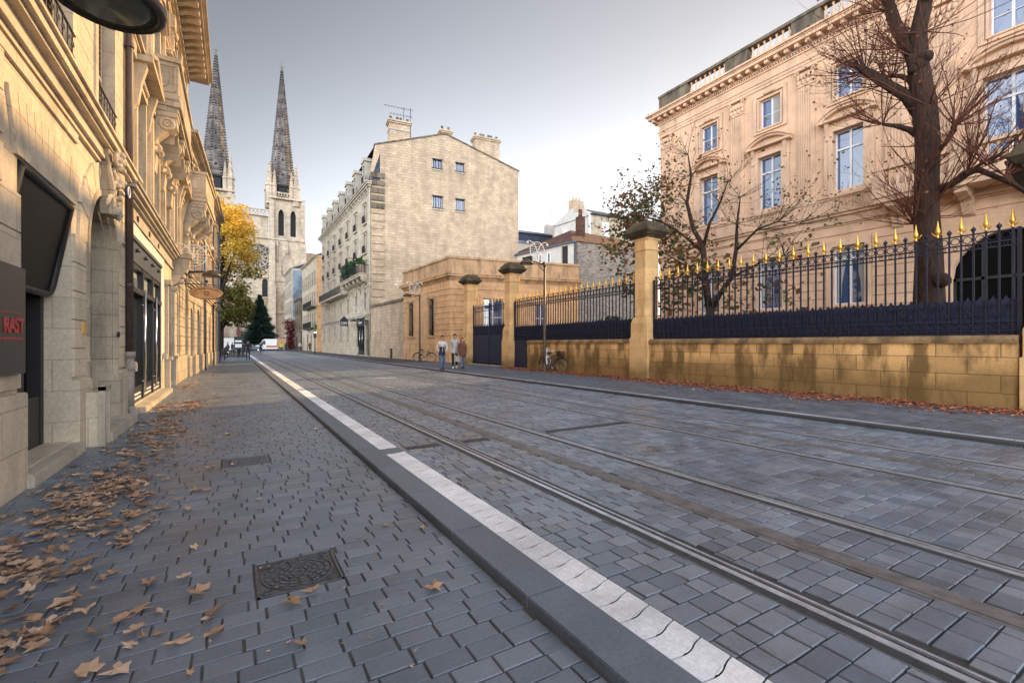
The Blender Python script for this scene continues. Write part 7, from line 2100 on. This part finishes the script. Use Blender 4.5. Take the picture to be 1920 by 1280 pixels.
# ================================================================== VEHICLES
def van(x, y, z, rot, label, L_=5.4, W_=2.0, H_=2.55, stripe=False):
    t = thing('delivery_van', label, 'van', (x, y, z), rot, None)
    b = MB(); P = [(-L_/2,.35),(L_/2-.05,.35),(L_/2,.75),(L_/2-.12,1.05),(L_/2-1.0,1.30),(L_/2-1.75,H_-.25),(L_/2-2.1,H_-.03),(-L_/2+.1,H_),(-L_/2,H_-.15)]
    b.prism(P, -W_/2, W_/2); bv = part('body', b, M['white'], t)
    m = bv.modifiers.new('bevel', 'BEVEL'); m.width = .06; m.segments = 2; m.limit_method = 'ANGLE'
    b = MB()
    for s in (-1, 1):
        yy = s*(W_/2+.004); b.add([(L_/2-2.25,yy,1.35),(L_/2-1.2,yy,1.35),(L_/2-1.75,yy,H_-.40),(L_/2-2.25,yy,H_-.35)], [(0,1,2,3)])
    b.add([(L_/2-1.02,-W_/2+.12,1.34),(L_/2-1.02,W_/2-.12,1.34),(L_/2-1.68,W_/2-.18,H_-.30),(L_/2-1.68,-W_/2+.18,H_-.30)], [(0,1,2,3)])
    b.add([(-L_/2-.004,-W_/2+.2,1.5),(-L_/2-.004,W_/2-.2,1.5),(-L_/2-.004,W_/2-.2,H_-.4),(-L_/2-.004,-W_/2+.2,H_-.4)], [(0,3,2,1)])
    part('windows', b, M['glassd'], t)
    for wx_ in (-L_/2+1.0, L_/2-.95):
        for s in (-1, 1):
            b = MB(); b.ring((0,0,0), .27, .085, 'y', 20, 8); w_ = part('wheel', b, M['tyre'], t, (wx_, s*(W_/2-.08), .35)); b = MB(); b.tube([(0,-.05,0),(0,.05,0)], .21, 14); part('rim', b, M['chrome'], w_)
    for s in (-1, 1):
        b = MB(); b.box(L_/2-.16, L_/2+.005, s*(W_/2-.42)-.16, s*(W_/2-.42)+.16, .82, 1.02); part('headlight', b, M['glassg'], t)
        b = MB(); b.box(-L_/2-.02, -L_/2+.02, s*(W_/2-.1)-.06, s*(W_/2-.1)+.06, .9, 1.5); part('tail_light', b, M['red'], t)
        b = MB(); b.box(L_/2-1.45, L_/2-1.3, s*(W_/2+.12)-.08, s*(W_/2+.12)+.08, 1.35, 1.65); part('mirror', b, M['blackmatt'], t)
    b = MB(); b.box(L_/2-.05, L_/2+.06, -W_/2+.05, W_/2-.05, .35, .62); b.box(-L_/2-.06, -L_/2+.05, -W_/2+.05, W_/2-.05, .35, .55); part('bumper', b, M['blackmatt'], t)
    if stripe:
        b = MB()
        for s in (-1, 1): b.box(-L_/2+.05, -L_/2+.45, s*(W_/2+.006)-.003, s*(W_/2+.006)+.003, .5, 2.3); b.box(-L_/2+.05, L_/2-2.4, s*(W_/2+.006)-.003, s*(W_/2+.006)+.003, .75, 1.15)
        part('orange_stripe', b, plain('orange stripe', (.5,.17,.04), .5), t)
    return t
VY = 112.0
van(xat(503, VY)+.3, VY, .03, R(172), 'white van with orange stripes parked crosswise in front of the cathedral', 6.0, stripe=True)
x = xat(529, 110.0)
b_t = thing('tipper_truck', 'small orange truck back standing behind the striped van', 'truck', (x, 111, .03), 0)
b = MB(); b.box(-1.0,.8,-.9,.9,.8,2.6); part('body', b, plain('faded orange paint', (.55,.30,.16), .6), b_t)
for s in (-1,1): b = MB(); b.ring((0,0,0), .27, .09, 'y', 18, 7); part('wheel', b, M['tyre'], b_t, (-.4, s*.85, .38))
b = MB(); b.box(-.9,.7,-.92,.92,2.6,2.7); part('top_rail', b, M['zinc'], b_t)
x = xat(438, 101.0)
van(x-1.3, 101, .03, R(180), 'white van parked left of the fir tree, behind the bystanders', 5.2)
# car in front of the fir
def small_car(x, y, z, rot, label, col):
    t = thing('parked_car', label, 'car', (x, y, z), rot); b = MB()
    P = [(-2.0,.3),(2.0,.3),(2.08,.6),(1.95,.82),(1.05,.95),(.35,1.42),(-1.1,1.45),(-1.85,1.05),(-2.05,.85)]; b.prism(P, -.85, .85); o = part('body', b, col, t); m = o.modifiers.new('bevel','BEVEL'); m.width=.06; m.segments=2; m.limit_method='ANGLE'
    b = MB()
    for s in (-1,1): b.add([(.85,s*.856,.98),(.32,s*.856,1.36),(-1.0,s*.856,1.38),(-1.5,s*.856,1.05)],[(0,1,2,3)])
    part('windows', b, M['glassd'], t)
    for wx_ in (-1.25,1.3):
        for s in (-1,1): b = MB(); b.ring((0,0,0), .23, .08, 'y', 18, 7); w_ = part('wheel', b, M['tyre'], t, (wx_, s*.8, .31)); b = MB(); b.tube([(0,-.05,0),(0,.05,0)], .17, 12); part('rim', b, M['chrome'], w_)
    return t
small_car(xat(470, 108.0), 108, .03, 0, 'grey car parked in front of the fir tree', plain('grey car paint', (.12,.14,.16), .3))
# scooters at the end of the left pavement
def scooter(x, y, rot, label, col):
    t = thing('motor_scooter', label, 'scooter', (x, y, 0), rot)
    for s, r in ((-.62,.24),(.62,.25)): b = MB(); b.ring((0,0,0), r-.06, .06, 'y', 20, 8); w_ = part('wheel', b, M['tyre'], t, (s,0,r)); b = MB(); b.tube([(0,-.04,0),(0,.04,0)], r*.55, 12); part('rim', b, M['chrome'], w_)
    b = MB(); b.prism([(-.95,.62),(-.85,.45),(-.35,.32),(.20,.30),(.25,.36),(-.05,.42),(-.10,.78),(-.90,.80)], -.16, .16); b.prism([(.25,.30),(.36,.32),(.50,.95),(.42,1.02),(.30,.95),(.18,.40)], -.20, .20); b.prism([(.38,.50),(.92,.46),(.80,.60),(.50,.62)], -.09, .09); part('body', b, col, t)
    b = MB(); b.prism([(-.98,.80),(-.10,.78),(-.08,.86),(-.45,.92),(-.95,.93)], -.14, .14); part('saddle', b, M['black'], t)
    b = MB(); b.tube([(.44,-.33,1.02),(.46,0,1.06),(.44,.33,1.02)], .02, 6); b.tube([(.62,0,.26),(.45,0,1.04)], .03, 6)
    for s in (-1,1): b.tube([(.45,s*.22,1.04),(.48,s*.28,1.28)], .008, 4); b.lathe([(.0,-.01),(.06,0),(.06,.015),(0,.02)], (.48,s*.30,1.30), 8)
    part('handlebar', b, M['blackmatt'], t)
    b = MB(); b.prism([(-1.0,.95),(-.62,.95),(-.60,1.22),(-.98,1.25)], -.2, .2); part('top_case', b, M['black'], t)
    b = MB(); b.box(-1.01,-1.0,-.12,.12,.42,.56); part('number_plate', b, M['whitet'], t)
    b = MB(); b.ball((.60,0,.86), (.05,.09,.07), 8, 6); part('headlight', b, M['glassg'], t)
    return t
x, y = pgrd(408, 677); scooter(x, y, R(75), 'black scooter with top case parked against the end of the left row', M['black'])
x, y = pgrd(417, 671); scooter(x, y, R(60), 'dark scooter behind the black one at the end of the left row', M['blackmatt'])
x, y = pgrd(424, 668); scooter(x, y, R(100), 'dark red scooter farthest out at the end of the left row', plain('dark red paint', (.10,.015,.015), .4))
# traffic signal with green and amber head by the far kerb
x, y = grd(590.5, 664.5, PZ)
t = thing('traffic_signal', 'thin black signal post with hooded lights on the far pavement before the tan house', 'traffic light', (x, y, PZ), 0)
b = MB(); b.tube([(0,0,0),(0,0,3.1)], .06, 8); b.tube([(0,0,3.1),(0,0,4.2)], .04, 6); part('post', b, M['blackmatt'], t)
b = MB(); b.box(-.17,.17,-.15,.10,2.2,3.0); part('signal_box', b, M['black'], t)
b = MB(); b.lathe([(0,0),(.16,0),(.15,.10),(0,.12)], (0,-.22,2.84), 10); part('lit_lens', b, plain('lit white signal', (.8,.8,.8), .5, emis=(1,.97,.9,2.0)), t)
b = MB(); b.lathe([(.02,0),(.22,.1),(.26,.5),(.10,.7)], (0,0,3.3), 8); part('green_hood', b, M['green2'], t)
# bollards and red sign posts near the square
for i, (u, yy, lab) in enumerate([(421, 52, 'dark bollard nearest the scooters'), (447, 58, 'dark bollard left of the man in dark coat'), (457, 62, 'dark bollard right behind the man in dark coat')]):
    b = MB(); b.lathe([(.07,0),(.06,.1),(.055,.9),(.08,.93),(.08,.98),(.03,1.05)], (0,0,0), 10); single('bollard', b, M['blackmatt'], lab, 'bollard', (xat(u, yy), yy, 0))
x = xat(447, 60.5)
t = thing('notice_board', 'dark notice board on legs with red top standing before the square', 'sign', (x, 60.5, 0), 0)
b = MB(); b.box(-.42,.42,-.05,.05,.9,2.3); part('board', b, M['blackmatt'], t)
b = MB(); b.box(-.32,.32,-.055,-.05,1.1,1.5); b.box(-.32,.32,-.055,-.05,1.7,1.9); part('notices', b, M['whitet'], t)
for s in (-1,1): b = MB(); b.box(s*.38-.03,s*.38+.03,-.03,.03,0,.9); part('leg', b, M['blackmatt'], t)
t = thing('column_sign', 'narrow dark red lit column sign above the bystanders', 'sign', (xat(447,66.0), 66, 0), 0)
b = MB(); b.box(-.12,.12,-.1,.1,0,3.0); part('column', b, M['post'], t); b = MB(); b.box(-.22,.22,-.14,.14,2.6,3.3); part('head', b, plain('dark red head', (.12,.02,.02), .5), t)
# ================================================================== CAMERA, SKY, SUN
cam = bpy.data.cameras.new('camera'); co = bpy.data.objects.new('camera', cam); COL.objects.link(co)
co.location = (0, 0, EYE); co.rotation_euler = (R(90), 0, -HEAD)
cam.sensor_width = 36; cam.lens = 36 * FPX / 1920; cam.shift_y = 5/1920; cam.clip_end = 3000; cam.clip_start = .05
scene.camera = co
KSH, BACK_FILL = 5.0, 7.5
SUN_AZ, SUN_EL = R(74), R(27)     # azimuth from +Y towards +X
w = bpy.data.worlds.new('World'); scene.world = w; w.use_nodes = True
nt = w.node_tree; bg = nt.nodes['Background']
sky = nt.nodes.new('ShaderNodeTexSky'); sky.sky_type = 'NISHITA'; sky.sun_disc = False
sky.sun_elevation = SUN_EL; sky.sun_rotation = SUN_AZ
sky.air_density = 1.3; sky.dust_density = 1.5; sky.ozone_density = 1.2; sky.altitude = 20
L = nt.links.new
hs = N(nt, 'ShaderNodeHueSaturation'); hs.inputs['Saturation'].default_value = .45; L(sky.outputs[0], hs.inputs['Color'])
# soft shoulder so that the glare round the sun stays a pale veil, and unseen sky behind the camera brightened as added fill for shaded facades
dv = N(nt, 'ShaderNodeVectorMath', operation='SCALE'); dv.inputs[3].default_value = 1/KSH; L(hs.outputs[0], dv.inputs[0])
ad = N(nt, 'ShaderNodeVectorMath', operation='ADD'); ad.inputs[1].default_value = (1,1,1); L(dv.outputs[0], ad.inputs[0])
di = N(nt, 'ShaderNodeVectorMath', operation='DIVIDE'); L(hs.outputs[0], di.inputs[0]); L(ad.outputs[0], di.inputs[1])
tc = N(nt, 'ShaderNodeTexCoord'); dt = N(nt, 'ShaderNodeVectorMath', operation='DOT_PRODUCT'); dt.inputs[1].default_value = (-.62,-.74,.25); L(tc.outputs['Generated'], dt.inputs[0])
mr = N(nt, 'ShaderNodeMapRange', interpolation_type='SMOOTHSTEP'); mr.inputs[1].default_value = -.1; mr.inputs[2].default_value = .9; mr.inputs[3].default_value = 1; mr.inputs[4].default_value = BACK_FILL; L(dt.outputs['Value'], mr.inputs[0])
sz = N(nt, 'ShaderNodeSeparateXYZ'); L(tc.outputs['Generated'], sz.inputs[0])
ev = N(nt, 'ShaderNodeMapRange', interpolation_type='SMOOTHSTEP'); ev.inputs[1].default_value = .0; ev.inputs[2].default_value = .62; ev.inputs[3].default_value = 1.35; ev.inputs[4].default_value = .53; L(sz.outputs[2], ev.inputs[0])
d2 = N(nt, 'ShaderNodeVectorMath', operation='DOT_PRODUCT'); d2.inputs[1].default_value = (math.sin(R(36)), math.cos(R(36)), .12); L(tc.outputs['Generated'], d2.inputs[0])
g2 = N(nt, 'ShaderNodeMapRange', interpolation_type='SMOOTHSTEP'); g2.inputs[1].default_value = .72; g2.inputs[2].default_value = 1.0; g2.inputs[3].default_value = 1; g2.inputs[4].default_value = 1.55; L(d2.outputs['Value'], g2.inputs[0])
m_a = N(nt, 'ShaderNodeMath', operation='MULTIPLY'); L(mr.outputs[0], m_a.inputs[0]); L(ev.outputs[0], m_a.inputs[1])
m_b = N(nt, 'ShaderNodeMath', operation='MULTIPLY'); L(m_a.outputs[0], m_b.inputs[0]); L(g2.outputs[0], m_b.inputs[1])
tn = N(nt, 'ShaderNodeVectorMath', operation='MULTIPLY'); tn.inputs[1].default_value = (.99, .985, 1.02); L(di.outputs[0], tn.inputs[0])
ml = N(nt, 'ShaderNodeVectorMath', operation='SCALE'); L(tn.outputs[0], ml.inputs[0]); L(m_b.outputs[0], ml.inputs[3]); L(ml.outputs[0], bg.inputs['Color'])
bg.inputs['Strength'].default_value = .15
sl = bpy.data.lights.new('sun', 'SUN'); so = bpy.data.objects.new('sun', sl); COL.objects.link(so)
sl.energy = 3.2; sl.angle = R(.6); sl.color = (1.0, .62, .27)
d = Vector((math.sin(SUN_AZ)*math.cos(SUN_EL), math.cos(SUN_AZ)*math.cos(SUN_EL), math.sin(SUN_EL)))
so.rotation_euler = d.to_track_quat('Z', 'Y').to_euler(); so.location = (60, 20, 60)
vs_ = scene.view_settings; vs_.view_transform = 'Standard'; vs_.look = 'None'; vs_.exposure = 1.05; vs_.gamma = 1
scene.cycles.max_bounces = 8; scene.cycles.diffuse_bounces = 4
